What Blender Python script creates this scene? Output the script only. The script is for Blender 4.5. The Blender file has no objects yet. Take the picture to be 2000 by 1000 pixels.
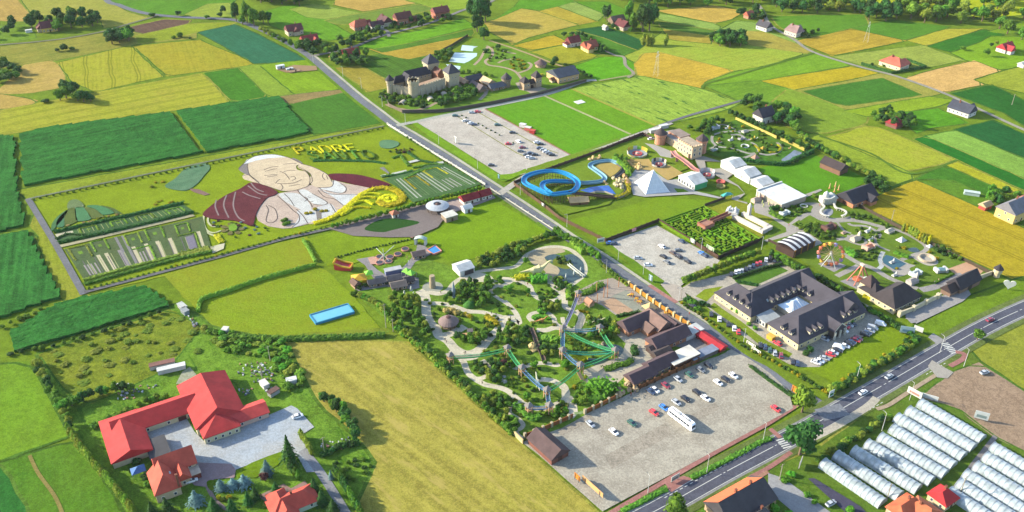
import bpy, math, random
from mathutils import Vector, Matrix, noise
R = math.radians
sc = bpy.context.scene
col = sc.collection
# ------------------------------------------------------------------ camera, sky, sun, exposure
CAM_H, FOC, PITCH = 240.0, 1750.0, R(32.0)      # metres, photo pixels (2000 wide), downwards
cd = bpy.data.cameras.new('camera'); cam = bpy.data.objects.new('camera', cd); col.objects.link(cam)
cd.sensor_width = 36.0; cd.lens = FOC/2000*36.0; cd.clip_start = 1.0; cd.clip_end = 20000.0
cam.location = (0, 0, CAM_H); cam.rotation_euler = (math.pi/2-PITCH, 0, 0)
sc.camera = cam
SUN_EL, SUN_AZ = R(23.0), math.atan2(-1.0, 0.20)      # azimuth measured from +Y towards +X
world = bpy.data.worlds.new('World'); sc.world = world; world.use_nodes = True
nt = world.node_tree; sky = nt.nodes.new('ShaderNodeTexSky'); sky.sky_type = 'NISHITA'; sky.sun_disc = False
sky.sun_elevation = SUN_EL; sky.sun_rotation = SUN_AZ % (2*math.pi); sky.altitude = 300
bgn = nt.nodes['Background']; bgn.inputs['Strength'].default_value = 0.15
nt.links.new(sky.outputs['Color'], bgn.inputs['Color'])
sl = bpy.data.lights.new('sun', 'SUN'); sl.energy = 4.4; sl.angle = R(0.6); sl.color = (1.0, 0.90, 0.72)
sun = bpy.data.objects.new('sun', sl); col.objects.link(sun)
sd = Vector((math.sin(SUN_AZ)*math.cos(SUN_EL), math.cos(SUN_AZ)*math.cos(SUN_EL), math.sin(SUN_EL)))
sun.rotation_euler = sd.to_track_quat('Z', 'Y').to_euler(); sun.location = (-200, 400, 300)
vs = sc.view_settings; vs.view_transform = 'Standard'; vs.look = 'None'; vs.gamma = 1.0; vs.use_curve_mapping = False
vs.exposure = 1.72
sc.cycles.max_bounces = 5; sc.cycles.transparent_max_bounces = 8
# ------------------------------------------------------------------ ground points from the photograph
CP, SP = math.cos(PITCH), math.sin(PITCH)
def G(x, y, z=0.0):
    u = (x-1000)/FOC; v = (500-y)/FOC
    dy = CP+v*SP; dz = -SP+v*CP
    t = (CAM_H-z)/-dz
    return Vector((u*t, dy*t, z))
def P(*a):
    """pixel list -> ground points"""
    return [G(*p) for p in a]
def head(a, b):
    d = G(*b)-G(*a); return math.atan2(d.y, d.x)
DA, DB = R(127), R(31.5)      # along the park road; across it
rnd = random.Random(7)
# ------------------------------------------------------------------ colours and materials
KA = (0.41, 0.42, 0.40)
def lin(c):
    return tuple(((v/255)/12.92 if v/255 <= .04045 else ((v/255+.055)/1.055)**2.4) for v in c)
def A(r, g, b):
    """colour a level sunlit surface shows -> its base colour"""
    l = lin((r, g, b)); return (min(l[0]*KA[0], .85), min(l[1]*KA[1], .85), min(l[2]*KA[2], .85), 1)
MATS = {}
def newmat(name):
    m = bpy.data.materials.new(name); m.use_nodes = True
    n = m.node_tree.nodes; b = n['Principled BSDF']; b.inputs['Roughness'].default_value = .85
    if 'Specular IOR Level' in b.inputs: b.inputs['Specular IOR Level'].default_value = .25
    return m, n, m.node_tree.links, b
def plain(name, c, rough=.8, var=.12, scale=1.2, metal=0.0, spec=.25):
    """one colour with fine uneven wear"""
    if name in MATS: return MATS[name]
    m, n, l, b = newmat(name); b.inputs['Roughness'].default_value = rough; b.inputs['Metallic'].default_value = metal
    b.inputs['Specular IOR Level'].default_value = spec
    tc = n.new('ShaderNodeTexCoord'); nz = n.new('ShaderNodeTexNoise'); nz.inputs['Scale'].default_value = scale; nz.inputs['Detail'].default_value = 7; nz.inputs['Roughness'].default_value = .72
    l.new(tc.outputs['Object'], nz.inputs['Vector'])
    mx = n.new('ShaderNodeMix'); mx.data_type = 'RGBA'
    lo = tuple(v*(1-var) for v in c[:3])+(1,); hi = tuple(min(1, v*(1+var)) for v in c[:3])+(1,)
    mx.inputs['A'].default_value = lo; mx.inputs['B'].default_value = hi
    mr = n.new('ShaderNodeMapRange'); mr.inputs['From Min'].default_value = .3; mr.inputs['From Max'].default_value = .7
    l.new(nz.outputs['Fac'], mr.inputs['Value']); l.new(mr.outputs['Result'], mx.inputs['Factor'])
    l.new(mx.outputs['Result'], b.inputs['Base Color']); MATS[name] = m; return m
def mathn(n, l, op, a, b=None, c=None):
    q = n.new('ShaderNodeMath'); q.operation = op
    for i, v in enumerate((a, b, c)):
        if v is None: continue
        if isinstance(v, (int, float)): q.inputs[i].default_value = v
        else: l.new(v, q.inputs[i])
    return q.outputs[0]
def mixn(n, l, f, a, b):
    q = n.new('ShaderNodeMix'); q.data_type = 'RGBA'
    for s, v in (('Factor', f), ('A', a), ('B', b)):
        if isinstance(v, (int, float)): q.inputs[s].default_value = v
        elif isinstance(v, tuple): q.inputs[s].default_value = v
        else: l.new(v, q.inputs[s])
    return q.outputs['Result']
def ground_mat(c, ang=0.0, c2=None, big=.035, fine=.55, streak=.5, tram=0.0, tramc=None, clump=0.0, clumpc=None, var=.2, rough=.95, warp=6.0, sfreq=.5):
    """field, lawn or paved ground: large patches, fine grain, streaks along the rows, wheel tracks, dark clumps"""
    key = ('g', c, round(ang, 3), c2, big, fine, streak, tram, tramc, clump, clumpc, var, sfreq)
    if key in MATS: return MATS[key]
    m, n, l, b = newmat('ground_'+'_'.join(map(str, c))); b.inputs['Roughness'].default_value = rough; b.inputs['Specular IOR Level'].default_value = .02
    mute = lambda q: (q[0]+14, q[1]-8, q[2]+14) if q[1] > 1.35*q[0] and q[1] > 135 else (q[0], q[1], q[2]+8)
    c = mute(c); c2 = mute(c2) if c2 else None; a = (lambda q: (q[0]*1.08, q[1]*1.12, q[2]*1.12, 1))(A(*c)); c2a = A(*c2) if c2 else tuple(v*(1-2.2*var) for v in a[:3])+(1,)
    geo = n.new('ShaderNodeNewGeometry'); mp = n.new('ShaderNodeMapping'); mp.inputs['Rotation'].default_value = (0, 0, -ang)
    l.new(geo.outputs['Position'], mp.inputs['Vector'])
    def nz(vec, scale, detail=4, rough=.6):
        q = n.new('ShaderNodeTexNoise'); q.inputs['Scale'].default_value = scale; q.inputs['Detail'].default_value = detail; q.inputs['Roughness'].default_value = rough
        l.new(vec, q.inputs['Vector']); return q.outputs['Fac']
    def rng(v, lo, hi, a0=0, a1=1):
        q = n.new('ShaderNodeMapRange'); q.inputs['From Min'].default_value = lo; q.inputs['From Max'].default_value = hi
        q.inputs['To Min'].default_value = a0; q.inputs['To Max'].default_value = a1; l.new(v, q.inputs['Value']); return q.outputs['Result']
    pos = geo.outputs['Position']
    colr = mixn(n, l, rng(nz(pos, big), .35, .68), a, c2a)
    st = n.new('ShaderNodeMapping'); st.inputs['Scale'].default_value = (.02, sfreq, 1); l.new(mp.outputs['Vector'], st.inputs['Vector'])
    dark = tuple(v*(1-var*2) for v in a[:3])+(1,); lite = tuple(min(.8, v*(1+var*1.3)) for v in a[:3])+(1,)
    if streak > 0:
        s = nz(st.outputs['Vector'], 1.0, 3)
        colr = mixn(n, l, rng(s, .5, .75, 0, streak*1.6), colr, dark); colr = mixn(n, l, rng(s, .5, .25, 0, streak*1.2), colr, lite)
    f = nz(pos, fine, 4, .75); f2 = nz(pos, .16, 3, .65); f3 = nz(pos, 1.9, 2, .6)
    colr = mixn(n, l, rng(f2, .5, .72, 0, 3.2*var), colr, dark); colr = mixn(n, l, rng(f2, .5, .3, 0, 2.6*var), colr, lite)
    colr = mixn(n, l, rng(f, .5, .74, 0, .95), colr, dark); colr = mixn(n, l, rng(f, .5, .28, 0, .8), colr, lite)
    colr = mixn(n, l, rng(f3, .5, .72, 0, .7), colr, dark); colr = mixn(n, l, rng(f3, .5, .3, 0, .6), colr, lite)
    if tram:
        sep = n.new('ShaderNodeSeparateXYZ'); l.new(mp.outputs['Vector'], sep.inputs[0])
        wv = nz(pos, .02, 1); y = mathn(n, l, 'MULTIPLY_ADD', wv, warp, sep.outputs['Y'])
        fr = mathn(n, l, 'FRACT', mathn(n, l, 'DIVIDE', y, tram))
        d = mathn(n, l, 'ABSOLUTE', mathn(n, l, 'SUBTRACT', fr, .5))
        w = .85/tram
        line = mathn(n, l, 'LESS_THAN', mathn(n, l, 'ABSOLUTE', mathn(n, l, 'SUBTRACT', d, 1.0/tram)), w*.55)
        colr = mixn(n, l, mathn(n, l, 'MULTIPLY', line, .75), colr, A(*tramc) if tramc else tuple(v*.55 for v in a[:3])+(1,))
    if clump:
        st2 = n.new('ShaderNodeMapping'); st2.inputs['Scale'].default_value = (.05, .22, 1); l.new(mp.outputs['Vector'], st2.inputs['Vector'])
        k = nz(st2.outputs['Vector'], 1.0, 5, .7)
        colr = mixn(n, l, rng(k, .56, .64, 0, clump), colr, A(*clumpc) if clumpc else tuple(v*.4 for v in a[:3])+(1,))
    l.new(colr, b.inputs['Base Color'])
    bp = n.new('ShaderNodeBump'); bp.inputs['Strength'].default_value = .5; bp.inputs['Distance'].default_value = .25
    l.new(f, bp.inputs['Height']); l.new(bp.outputs['Normal'], b.inputs['Normal'])
    MATS[key] = m; return m
def leaf_mat(name, c, c2=None, transl=.35):
    if name in MATS: return MATS[name]
    m, n, l, b = newmat(name); a = tuple(v*1.9 for v in A(*c)[:3])+(1,); a2 = tuple(v*1.9 for v in A(*c2)[:3])+(1,)
    oi = n.new('ShaderNodeObjectInfo'); geo = n.new('ShaderNodeNewGeometry'); nz = n.new('ShaderNodeTexNoise'); nz.inputs['Scale'].default_value = .8; nz.inputs['Detail'].default_value = 3
    l.new(geo.outputs['Position'], nz.inputs['Vector'])
    mr = n.new('ShaderNodeMapRange'); mr.inputs['From Min'].default_value = .35; mr.inputs['From Max'].default_value = .65; l.new(nz.outputs['Fac'], mr.inputs['Value'])
    cc = mixn(n, l, mr.outputs['Result'], a, a2)
    hs = n.new('ShaderNodeHueSaturation'); l.new(cc, hs.inputs['Color'])
    l.new(mathn(n, l, 'MULTIPLY_ADD', oi.outputs['Random'], .035, .485), hs.inputs['Hue'])
    l.new(mathn(n, l, 'MULTIPLY_ADD', oi.outputs['Random'], .5, .75), hs.inputs['Value'])
    l.new(hs.outputs['Color'], b.inputs['Base Color']); b.inputs['Specular IOR Level'].default_value = .15
    tr = n.new('ShaderNodeBsdfTranslucent'); l.new(hs.outputs['Color'], tr.inputs['Color'])
    ms = n.new('ShaderNodeMixShader'); ms.inputs[0].default_value = transl
    l.new(b.outputs[0], ms.inputs[1]); l.new(tr.outputs[0], ms.inputs[2]); l.new(ms.outputs[0], n['Material Output'].inputs['Surface'])
    MATS[name] = m; return m
# ------------------------------------------------------------------ mesh building
class MB:
    """collects faces; build() links them as one mesh object"""
    def __init__(s): s.v = []; s.f = []; s.mi = []; s.cur = 0
    def add(s, vs, fs):
        o = len(s.v); s.v += [tuple(v) for v in vs]
        for f in fs: s.f.append(tuple(i+o for i in f)); s.mi.append(s.cur)
        return s
    def box(s, c, d, rz=0.0, tap=1.0):
        """box standing on c (bottom centre), size d, top scaled by tap"""
        ca, sa = math.cos(rz), math.sin(rz); vs = []
        for z, k in ((0, 1), (d[2], tap)):
            for sx, sy in ((-1, -1), (1, -1), (1, 1), (-1, 1)):
                x, y = sx*d[0]/2*k, sy*d[1]/2*k
                vs.append((c[0]+x*ca-y*sa, c[1]+x*sa+y*ca, c[2]+z))
        return s.add(vs, [(3, 2, 1, 0), (4, 5, 6, 7), (0, 1, 5, 4), (1, 2, 6, 5), (2, 3, 7, 6), (3, 0, 4, 7)])
    def prism(s, pts, z0, z1, bottom=False):
        n = len(pts); ar = sum(pts[i][0]*pts[(i+1) % n][1]-pts[(i+1) % n][0]*pts[i][1] for i in range(n))
        if ar < 0: pts = pts[::-1]
        vs = [(p[0], p[1], z0) for p in pts]+[(p[0], p[1], z1) for p in pts]
        fs = [tuple(range(n, 2*n))]+[(i, (i+1) % n, n+(i+1) % n, n+i) for i in range(n)]
        if bottom: fs.append(tuple(range(n-1, -1, -1)))
        return s.add(vs, fs)
    def lathe(s, c, prof, seg=16, cap=True):
        """prof: list of (radius, z)"""
        vs = []; fs = []
        for r, z in prof:
            for i in range(seg):
                a = 2*math.pi*i/seg; vs.append((c[0]+r*math.cos(a), c[1]+r*math.sin(a), c[2]+z))
        for j in range(len(prof)-1):
            for i in range(seg): k = (i+1) % seg; fs.append((j*seg+i, j*seg+k, (j+1)*seg+k, (j+1)*seg+i))
        if cap: fs.append(tuple(range((len(prof)-1)*seg, len(prof)*seg)))
        return s.add(vs, fs)
    def tube(s, a, b, r, r2=None, seg=6):
        a, b = Vector(a), Vector(b); d = (b-a).normalized(); u = d.orthogonal().normalized(); w = d.cross(u); r2 = r if r2 is None else r2; vs = []
        for p, q in ((a, r), (b, r2)):
            for i in range(seg): t = 2*math.pi*i/seg; vs.append(p+u*q*math.cos(t)+w*q*math.sin(t))
        fs = [(i, (i+1) % seg, seg+(i+1) % seg, seg+i) for i in range(seg)]+[tuple(range(seg-1, -1, -1)), tuple(range(seg, 2*seg))]
        return s.add(vs, fs)
    def strip(s, pts, w, z=0.0, off=0.0):
        """flat ribbon along ground points"""
        o = offset(pts, off+w/2); i = offset(pts, off-w/2); n = len(pts)
        return s.add([(p.x, p.y, z+p.z) for p in o]+[(p.x, p.y, z+p.z) for p in i], [(k, n+k, n+k+1, k+1) for k in range(n-1)])
    def ribbon(s, pts, w, h, z=0.0, off=0.0, tap=1.0):
        """wall or bank: solid of width w, height h along ground points"""
        n = len(pts); vs = []
        for zz, ww in ((0, w), (h, w*tap)):
            for sg in (1, -1):
                vs += [(p.x, p.y, p.z+z+zz) for p in offset(pts, off+sg*ww/2)]
        fs = []
        for k in range(n-1):
            fs += [(2*n+k, 3*n+k, 3*n+k+1, 2*n+k+1), (k, 2*n+k, 2*n+k+1, k+1), (n+k+1, 3*n+k+1, 3*n+k, n+k)]
        fs += [(0, n, 3*n, 2*n), (n-1, 3*n-1, 4*n-1, 2*n-1)]
        return s.add(vs, fs)
    def build(s, name, mat, parent=None, origin=None, smooth=False):
        o = Vector(origin) if origin is not None else Vector((0, 0, 0))
        me = bpy.data.meshes.new(name)
        me.from_pydata([(v[0]-o.x, v[1]-o.y, v[2]-o.z) for v in s.v], [], s.f)
        for m in (mat if isinstance(mat, (list, tuple)) else [mat]): me.materials.append(m)
        if isinstance(mat, (list, tuple)): me.polygons.foreach_set('material_index', s.mi)
        if smooth: me.polygons.foreach_set('use_smooth', [True]*len(me.polygons))
        me.update()
        ob = bpy.data.objects.new(name, me); col.objects.link(ob)
        ob.location = o
        if parent is not None:
            ob.parent = parent
            if origin is not None: ob.location = o-parent.location if parent.rotation_euler.z == 0 else o
        return ob
def offset(pts, d):
    n = len(pts); out = []
    for i in range(n):
        a = pts[max(i-1, 0)]; b = pts[min(i+1, n-1)]
        t = Vector((b.x-a.x, b.y-a.y, 0)).normalized(); nn = Vector((-t.y, t.x, 0)); k = 1.0
        if 0 < i < n-1:
            t1 = Vector((pts[i].x-a.x, pts[i].y-a.y, 0)).normalized(); k = 1/max(.5, abs(t1.dot(t)))
        out.append(Vector((pts[i].x, pts[i].y, pts[i].z))+nn*d*k)
    return out
def smooth_line(pts, per=5, closed=False):
    n = len(pts); out = []
    rng_ = range(n) if closed else range(n-1)
    for i in rng_:
        if closed: p0, p1, p2, p3 = pts[i-1], pts[i], pts[(i+1) % n], pts[(i+2) % n]
        else: p0, p1, p2, p3 = pts[max(i-1, 0)], pts[i], pts[i+1], pts[min(i+2, n-1)]
        for k in range(per):
            t = k/per
            out.append(.5*((2*p1)+(-p0+p2)*t+(2*p0-5*p1+4*p2-p3)*t*t+(-p0+3*p1-3*p2+p3)*t**3))
    if not closed: out.append(pts[-1].copy())
    return out
def resample(pts, step):
    out = [pts[0].copy()]; acc = 0
    for a, b in zip(pts, pts[1:]):
        L = (b-a).length; d = step-acc
        while d <= L: out.append(a+(b-a)*(d/L)); d += step
        acc = (acc+L) % step
    return out
def tag(o, label=None, cat=None, group=None, kind=None):
    if label: o['label'] = label
    if cat: o['category'] = cat
    if group: o['group'] = group
    if kind: o['kind'] = kind
    return o
def empty(name, loc, rz=0.0):
    o = bpy.data.objects.new(name, None); col.objects.link(o); o.location = loc; o.rotation_euler = (0, 0, rz); o.empty_display_size = .5; return o
def thing(name, label, cat, loc, rz=0.0, group=None): return tag(empty(name, loc, rz), label, cat, group)
def inst(src, name, loc=(0, 0, 0), rz=0.0, parent=None, s=None):
    """object sharing mesh data"""
    o = bpy.data.objects.new(name, src); col.objects.link(o); o.location = loc; o.rotation_euler = (0, 0, rz)
    if s is not None: o.scale = s if isinstance(s, tuple) else (s, s, s)
    if parent is not None: o.parent = parent
    return o
def copy_tree(o, parent=None):
    c = o.copy(); col.objects.link(c); c.parent = parent
    for ch in o.children: copy_tree(ch, c)
    return c
ONES = 'zeroth first second third fourth fifth sixth seventh eighth ninth tenth eleventh twelfth thirteenth fourteenth fifteenth sixteenth seventeenth eighteenth nineteenth'.split()
TENS = {2: 'twent', 3: 'thirt', 4: 'fort', 5: 'fift', 6: 'sixt', 7: 'sevent', 8: 'eight', 9: 'ninet'}
def nth(i):
    if i < 20: return ONES[i]
    if i >= 100: return 'hundred-and-'+nth(i-100) if i > 100 else 'hundredth'
    return TENS[i//10]+('ieth' if i % 10 == 0 else 'y-'+ONES[i % 10])
# ------------------------------------------------------------------ ground, fields, lawns
gm = MB(); gm.add([(-2500, -900, -.05), (2500, -900, -.05), (2500, 3600, -.05), (-2500, 3600, -.05)], [(0, 1, 2, 3)])
tag(gm.build('ground', ground_mat((128, 152, 34), big=.02, fine=.4, streak=0, var=.2)), kind='structure')
hz = bpy.data.materials.new('haze_air'); hz.use_nodes = True; hn = hz.node_tree.nodes; hn.remove(hn['Principled BSDF']); hv_ = hn.new('ShaderNodeVolumePrincipled'); hv_.inputs['Color'].default_value = (.9, .94, 1, 1); hv_.inputs['Density'].default_value = .00002; hz.node_tree.links.new(hv_.outputs[0], hn['Material Output'].inputs['Volume'])
hb = MB(); hb.box((0, 1350, -1.2), (5200, 4700, 246.2)); tag(hb.build('haze', hz), kind='stuff')
ZL = [0.0]
def layer(): ZL[0] += .0015; return ZL[0]
def ragged(pts, amp):
    out = []; n = len(pts)
    for a, b in zip(pts, pts[1:]+pts[:1]):
        k = max(1, int((b-a).length/5)); t = (b-a).normalized(); nn = Vector((-t.y, t.x, 0))
        out += [a+(b-a)*(i/k)+nn*(rnd.uniform(-amp, amp)+amp*noise.noise((a+(b-a)*(i/k))*.08)*2 if i else 0) for i in range(k)]
    return out
def sheet(name, px, mat, z=None, curve=False, kind='structure', rag=0.0):
    pts = P(*px)
    if rag: pts = ragged(pts, rag)
    if curve: pts = smooth_line(pts, 5, True)
    z = layer() if z is None else z
    m = MB(); n = len(pts)
    ar = sum(pts[i].x*pts[(i+1) % n].y-pts[(i+1) % n].x*pts[i].y for i in range(n))
    if ar < 0: pts = pts[::-1]
    m.add([(p.x, p.y, z) for p in pts], [tuple(range(n))])
    return tag(m.build(name, mat), kind=kind)
def field(px, c, ang=DA, **k):
    o = sheet('field', px, ground_mat(c, ang, **k), rag=.7); pts = P(*px); pts.append(pts[0]); pts = resample(pts, 9)
    cc = rnd.choice([(92,130,40), (104,136,44), (166,164,64), (84,118,36)]); m = MB().strip([p+Vector((rnd.uniform(-.5, .5), rnd.uniform(-.5, .5), 0)) for p in pts], rnd.uniform(.7, 1.5), ZL[0]+.0007); tag(m.build('field_margin', ground_mat(cc, big=.1, var=.25)), kind='structure'); return o
def lawn(px, c, ang=DA, curve=False, **k):
    k.setdefault('streak', .15); k.setdefault('var', .17)
    return sheet('lawn', px, ground_mat(c, ang, **k), curve=curve, rag=0 if curve else .4)
# far left
field([(-150,-60),(0,-60),(35,0),(61,30),(50,42),(-150,38)], (198,164,80), DA, streak=.5)
field([(38,-5),(20,-60),(190,-60),(208,0),(250,22),(298,36),(225,52),(203,55),(195,40),(130,32),(62,30)], (172,166,66), DB, c2=(150,160,50))
field([(212,-1),(195,-60),(480,-60),(462,0),(455,8),(360,29),(300,28),(250,14)], (88,160,26), DB)
field([(360,28),(405,7),(452,5),(452,33),(380,34)], (160,176,60), DB)
field([(-150,70),(0,50),(60,47),(72,76),(0,84),(-150,95)], (112,166,34))
field([(238,56),(322,37),(376,40),(365,47),(300,68),(265,71)], (118,92,70), DA, streak=.5)
field([(-150,96),(0,90),(130,76),(240,58),(300,70),(385,55),(385,75),(260,88),(115,118),(50,128),(-150,150)], (160,152,58), DB, c2=(120,140,46), clump=.5, clumpc=(110,130,44))
field([(262,70),(370,46),(462,43),(452,49),(385,63),(330,78),(268,86)], (158,170,40), DB)
field([(48,126),(100,118),(125,130),(127,170),(60,182),(-150,190),(-150,172),(0,172)], (200,168,86), DB, c2=(176,160,60))
field([(-150,190),(0,182),(75,196),(60,208),(0,214),(-150,240)], (198,166,80), DB)
field([(112,122),(255,89),(320,150),(275,159),(185,180),(140,160)], (170,170,40), R(112), tram=17, c2=(190,178,62), warp=9)
field([(259,89),(390,77),(408,86),(500,122),(495,127),(326,149)], (176,162,40), R(112), c2=(160,166,44))
field([(-150,245),(0,215),(182,181),(395,143),(450,200),(350,215),(90,248),(-150,292)], (170,172,44), DB, tram=13, c2=(184,172,64))
field([(386,63),(457,47),(500,64),(603,118),(497,125)], (58,118,78), DA, var=.2, c2=(48,104,60))
field([(398,142),(465,131),(524,189),(452,199)], (66,144,24), DA, streak=.2)
field([(465,131),(507,125),(577,187),(525,190)], (148,172,50), DA, streak=.4)
field([(505,126),(606,116),(672,173),(577,187)], (130,184,26), DA)
field([(546,190),(672,174),(700,178),(757,238),(612,264)], (86,132,38), DA, c2=(64,120,30), var=.2)
field([(545,188),(605,180),(670,174),(690,177),(560,205)], (164,140,84), DB)
# top middle
field([(515,22),(560,10),(612,8),(650,20),(640,42),(655,48),(692,70),(642,80),(560,62),(528,50)], (100,172,26), DA)
field([(565,18),(612,7),(706,25),(640,38),(600,34)], (158,176,66), DB)
field([(655,-1),(640,-60),(800,-60),(790,0),(815,6),(710,23),(650,9)], (208,172,80), DB, streak=.5)
field([(815,6),(790,0),(800,-60),(980,-60),(962,0),(912,18),(855,20)], (152,176,48), DB)
field([(632,40),(712,24),(818,8),(852,17),(732,46),(660,48)], (100,148,44), DB, streak=.5, c2=(150,166,50))
field([(690,95),(742,74),(830,57),(905,36),(930,52),(800,84),(740,97)], (104,180,24), DB)
field([(722,97),(800,84),(925,56),(926,69),(745,103)], (82,146,32), DB, streak=.4)
field([(706,92),(735,97),(745,103),(916,69),(911,76),(850,106),(795,117),(742,105)], (196,166,56), DB, streak=.5)
field([(690,130),(725,108),(742,105),(795,117),(850,107),(853,130),(840,150),(755,153)], (78,138,30), DA, tram=10)
field([(655,133),(705,128),(750,152),(762,160),(757,172),(715,180),(700,165)], (178,162,58), DA, clump=.5, clumpc=(150,150,44))
# top right
field([(945,45),(1018,16),(1052,22),(1132,49),(1040,71),(1000,88),(955,62)], (198,172,72), DB, streak=.5, c2=(170,166,56))
field([(1052,22),(1085,11),(1168,42),(1132,49)], (196,174,56), DA)
field([(1084,11),(1120,3),(1182,27),(1168,42)], (158,178,78), DA)
field([(962,40),(1005,12),(1030,-20),(1110,-20),(1122,4),(1060,20),(1018,16)], (90,168,24), DB)
field([(1122,3),(1185,3),(1228,20),(1228,36),(1182,28)], (92,166,24), DA)
field([(1002,89),(1080,68),(1106,80),(1106,86),(1036,99)], (204,176,44), DB)
field([(1036,101),(1108,86),(1167,108),(1167,112),(1100,129),(1075,116)], (176,172,44), DB)
field([(1124,58),(1182,50),(1288,92),(1250,102),(1170,72)], (52,108,48), DA)
field([(1110,64),(1126,60),(1172,72),(1252,101),(1214,110),(1165,106)], (78,148,32), DA)
field([(1112,133),(1167,112),(1214,111),(1240,124),(1240,140),(1226,152),(1165,158)], (96,184,20), DB, streak=.15)
field([(1246,98),(1300,56),(1385,72),(1462,88),(1577,104),(1500,128),(1432,140),(1290,103),(1240,122),(1214,110)], (162,180,54), DB, c2=(176,176,60))
field([(1238,124),(1256,104),(1290,102),(1434,138),(1376,160),(1373,173),(1320,167),(1243,147)], (216,180,58), DB, streak=.5)
field([(1292,56),(1386,70),(1390,86),(1308,78)], (188,168,60), DB)
field([(1280,20),(1395,10),(1456,22),(1430,38),(1396,46),(1290,24)], (216,180,76), DB, streak=.4)
field([(1285,25),(1397,46),(1412,55),(1398,60),(1285,39)], (154,180,76), DB)
field([(1282,40),(1398,60),(1386,70),(1292,56)], (88,146,34), DB)
field([(1405,58),(1440,40),(1478,43),(1492,62),(1562,76),(1550,90),(1462,88)], (156,184,78), DA)
field([(1444,60),(1492,62),(1590,98),(1577,105),(1462,88)], (186,170,68), DA)
field([(1112,173),(1252,148),(1375,174),(1450,201),(1420,215),(1282,248)], (164,190,66), DA, clump=.95, clumpc=(62,110,52), streak=.6)
field([(1375,170),(1378,160),(1434,140),(1500,128),(1598,104),(1662,128),(1484,158),(1380,168)], (120,182,32), DB)
field([(1376,168),(1484,157),(1560,176),(1500,205),(1450,200)], (124,162,40), DB, clump=.5, clumpc=(78,130,40))
field([(1484,158),(1662,129),(1722,143),(1650,158),(1552,176)], (204,180,34), DB, streak=.5)
field([(1552,176),(1652,158),(1722,142),(1752,150),(1842,182),(1815,190),(1650,216),(1600,200)], (172,162,70), DA, c2=(150,160,50))
field([(1568,178),(1722,152),(1802,186),(1652,207),(1620,200)], (78,132,36), DB, streak=.5)
field([(1540,172),(1620,200),(1655,216),(1700,225),(1690,245),(1600,262),(1540,250),(1500,205)], (140,166,44), DA, c2=(112,156,40), var=.2)
field([(1650,216),(1815,188),(1870,196),(1832,208),(1752,222),(1690,228)], (154,180,36), DB)
field([(1748,221),(1832,211),(1892,240),(1812,252),(1790,262)], (90,174,22), DB)
field([(1505,31),(1690,27),(1696,48),(1602,70),(1560,73),(1520,52)], (84,152,26), DB, c2=(104,172,24))
field([(1660,56),(1697,48),(1740,38),(1856,52),(1846,57),(1767,78)], (84,156,30), DB)
field([(1552,80),(1662,56),(1772,80),(1625,110)], (204,172,54), DB, streak=.4, tram=16)
field([(1622,110),(1802,88),(1884,118),(1820,131),(1760,138),(1682,128)], (168,180,70), DB)
field([(1770,79),(1848,56),(1922,56),(1812,91)], (194,184,54), DB)
field([(1810,90),(1922,57),(1964,68),(1858,103)], (66,128,30), DB)
field([(1856,103),(1910,84),(1936,70),(2000,72),(2150,66),(2150,110),(2000,126),(1960,138),(1886,118)], (124,184,24), DB)
field([(1768,153),(1800,142),(1902,118),(1957,139),(1902,155),(1922,166),(1842,181)], (232,186,106), DB, streak=.4)
field([(1902,156),(1960,138),(2000,128),(2150,110),(2150,170),(2000,182),(1922,164)], (168,176,50), DB)
field([(1855,182),(1938,165),(2000,195),(2150,240),(2150,310),(2000,246),(1962,222)], (50,112,32), DA, var=.22)
field([(1590,-1),(1580,-60),(2150,-60),(2150,20),(1990,30),(1920,38),(1850,15),(1760,18),(1600,10)], (196,206,30), DB)
field([(1930,62),(2000,40),(2150,30),(2150,66),(2000,72)], (120,176,30), DB)
# right
field([(1862,254),(1876,249),(1940,234),(2000,262),(2150,322),(2150,370),(2000,309)], (42,106,44), DA, var=.22)
field([(1806,266),(1866,254),(2000,310),(2150,370),(2150,410),(2000,349)], (146,184,70), DA)
field([(1782,272),(1808,265),(2000,349),(2150,410),(2150,440),(2000,372),(1990,368)], (48,124,30), DA)
field([(1612,268),(1640,262),(1690,246),(1720,250),(1868,313),(1770,336)], (168,176,42), DA, c2=(186,178,70), streak=.5)
field([(1545,270),(1592,260),(1612,268),(1778,336),(1786,348),(1738,366),(1640,318)], (158,176,46), DA, streak=.5)
field([(1846,322),(1870,315),(1994,372),(1970,377)], (194,190,40), DA, clump=.4)
field([(1786,350),(1815,334),(1848,323),(1964,376),(1932,386),(1862,352)], (66,142,26), DA)
field([(1788,352),(1862,352),(1940,386),(2000,400),(2150,440),(2150,500),(2000,442),(1900,398)], (92,152,30), DA)
field([(1672,399),(1788,351),(1900,399),(2000,446),(2150,510),(2150,610),(2000,557),(1945,532),(1850,490),(1760,440)], (190,166,38), DA, c2=(178,164,34), streak=.45, tram=20)
lawn([(1480,330),(1590,302),(1700,352),(1660,372),(1570,390),(1535,372)], (88,164,20), fine=.9)
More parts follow.
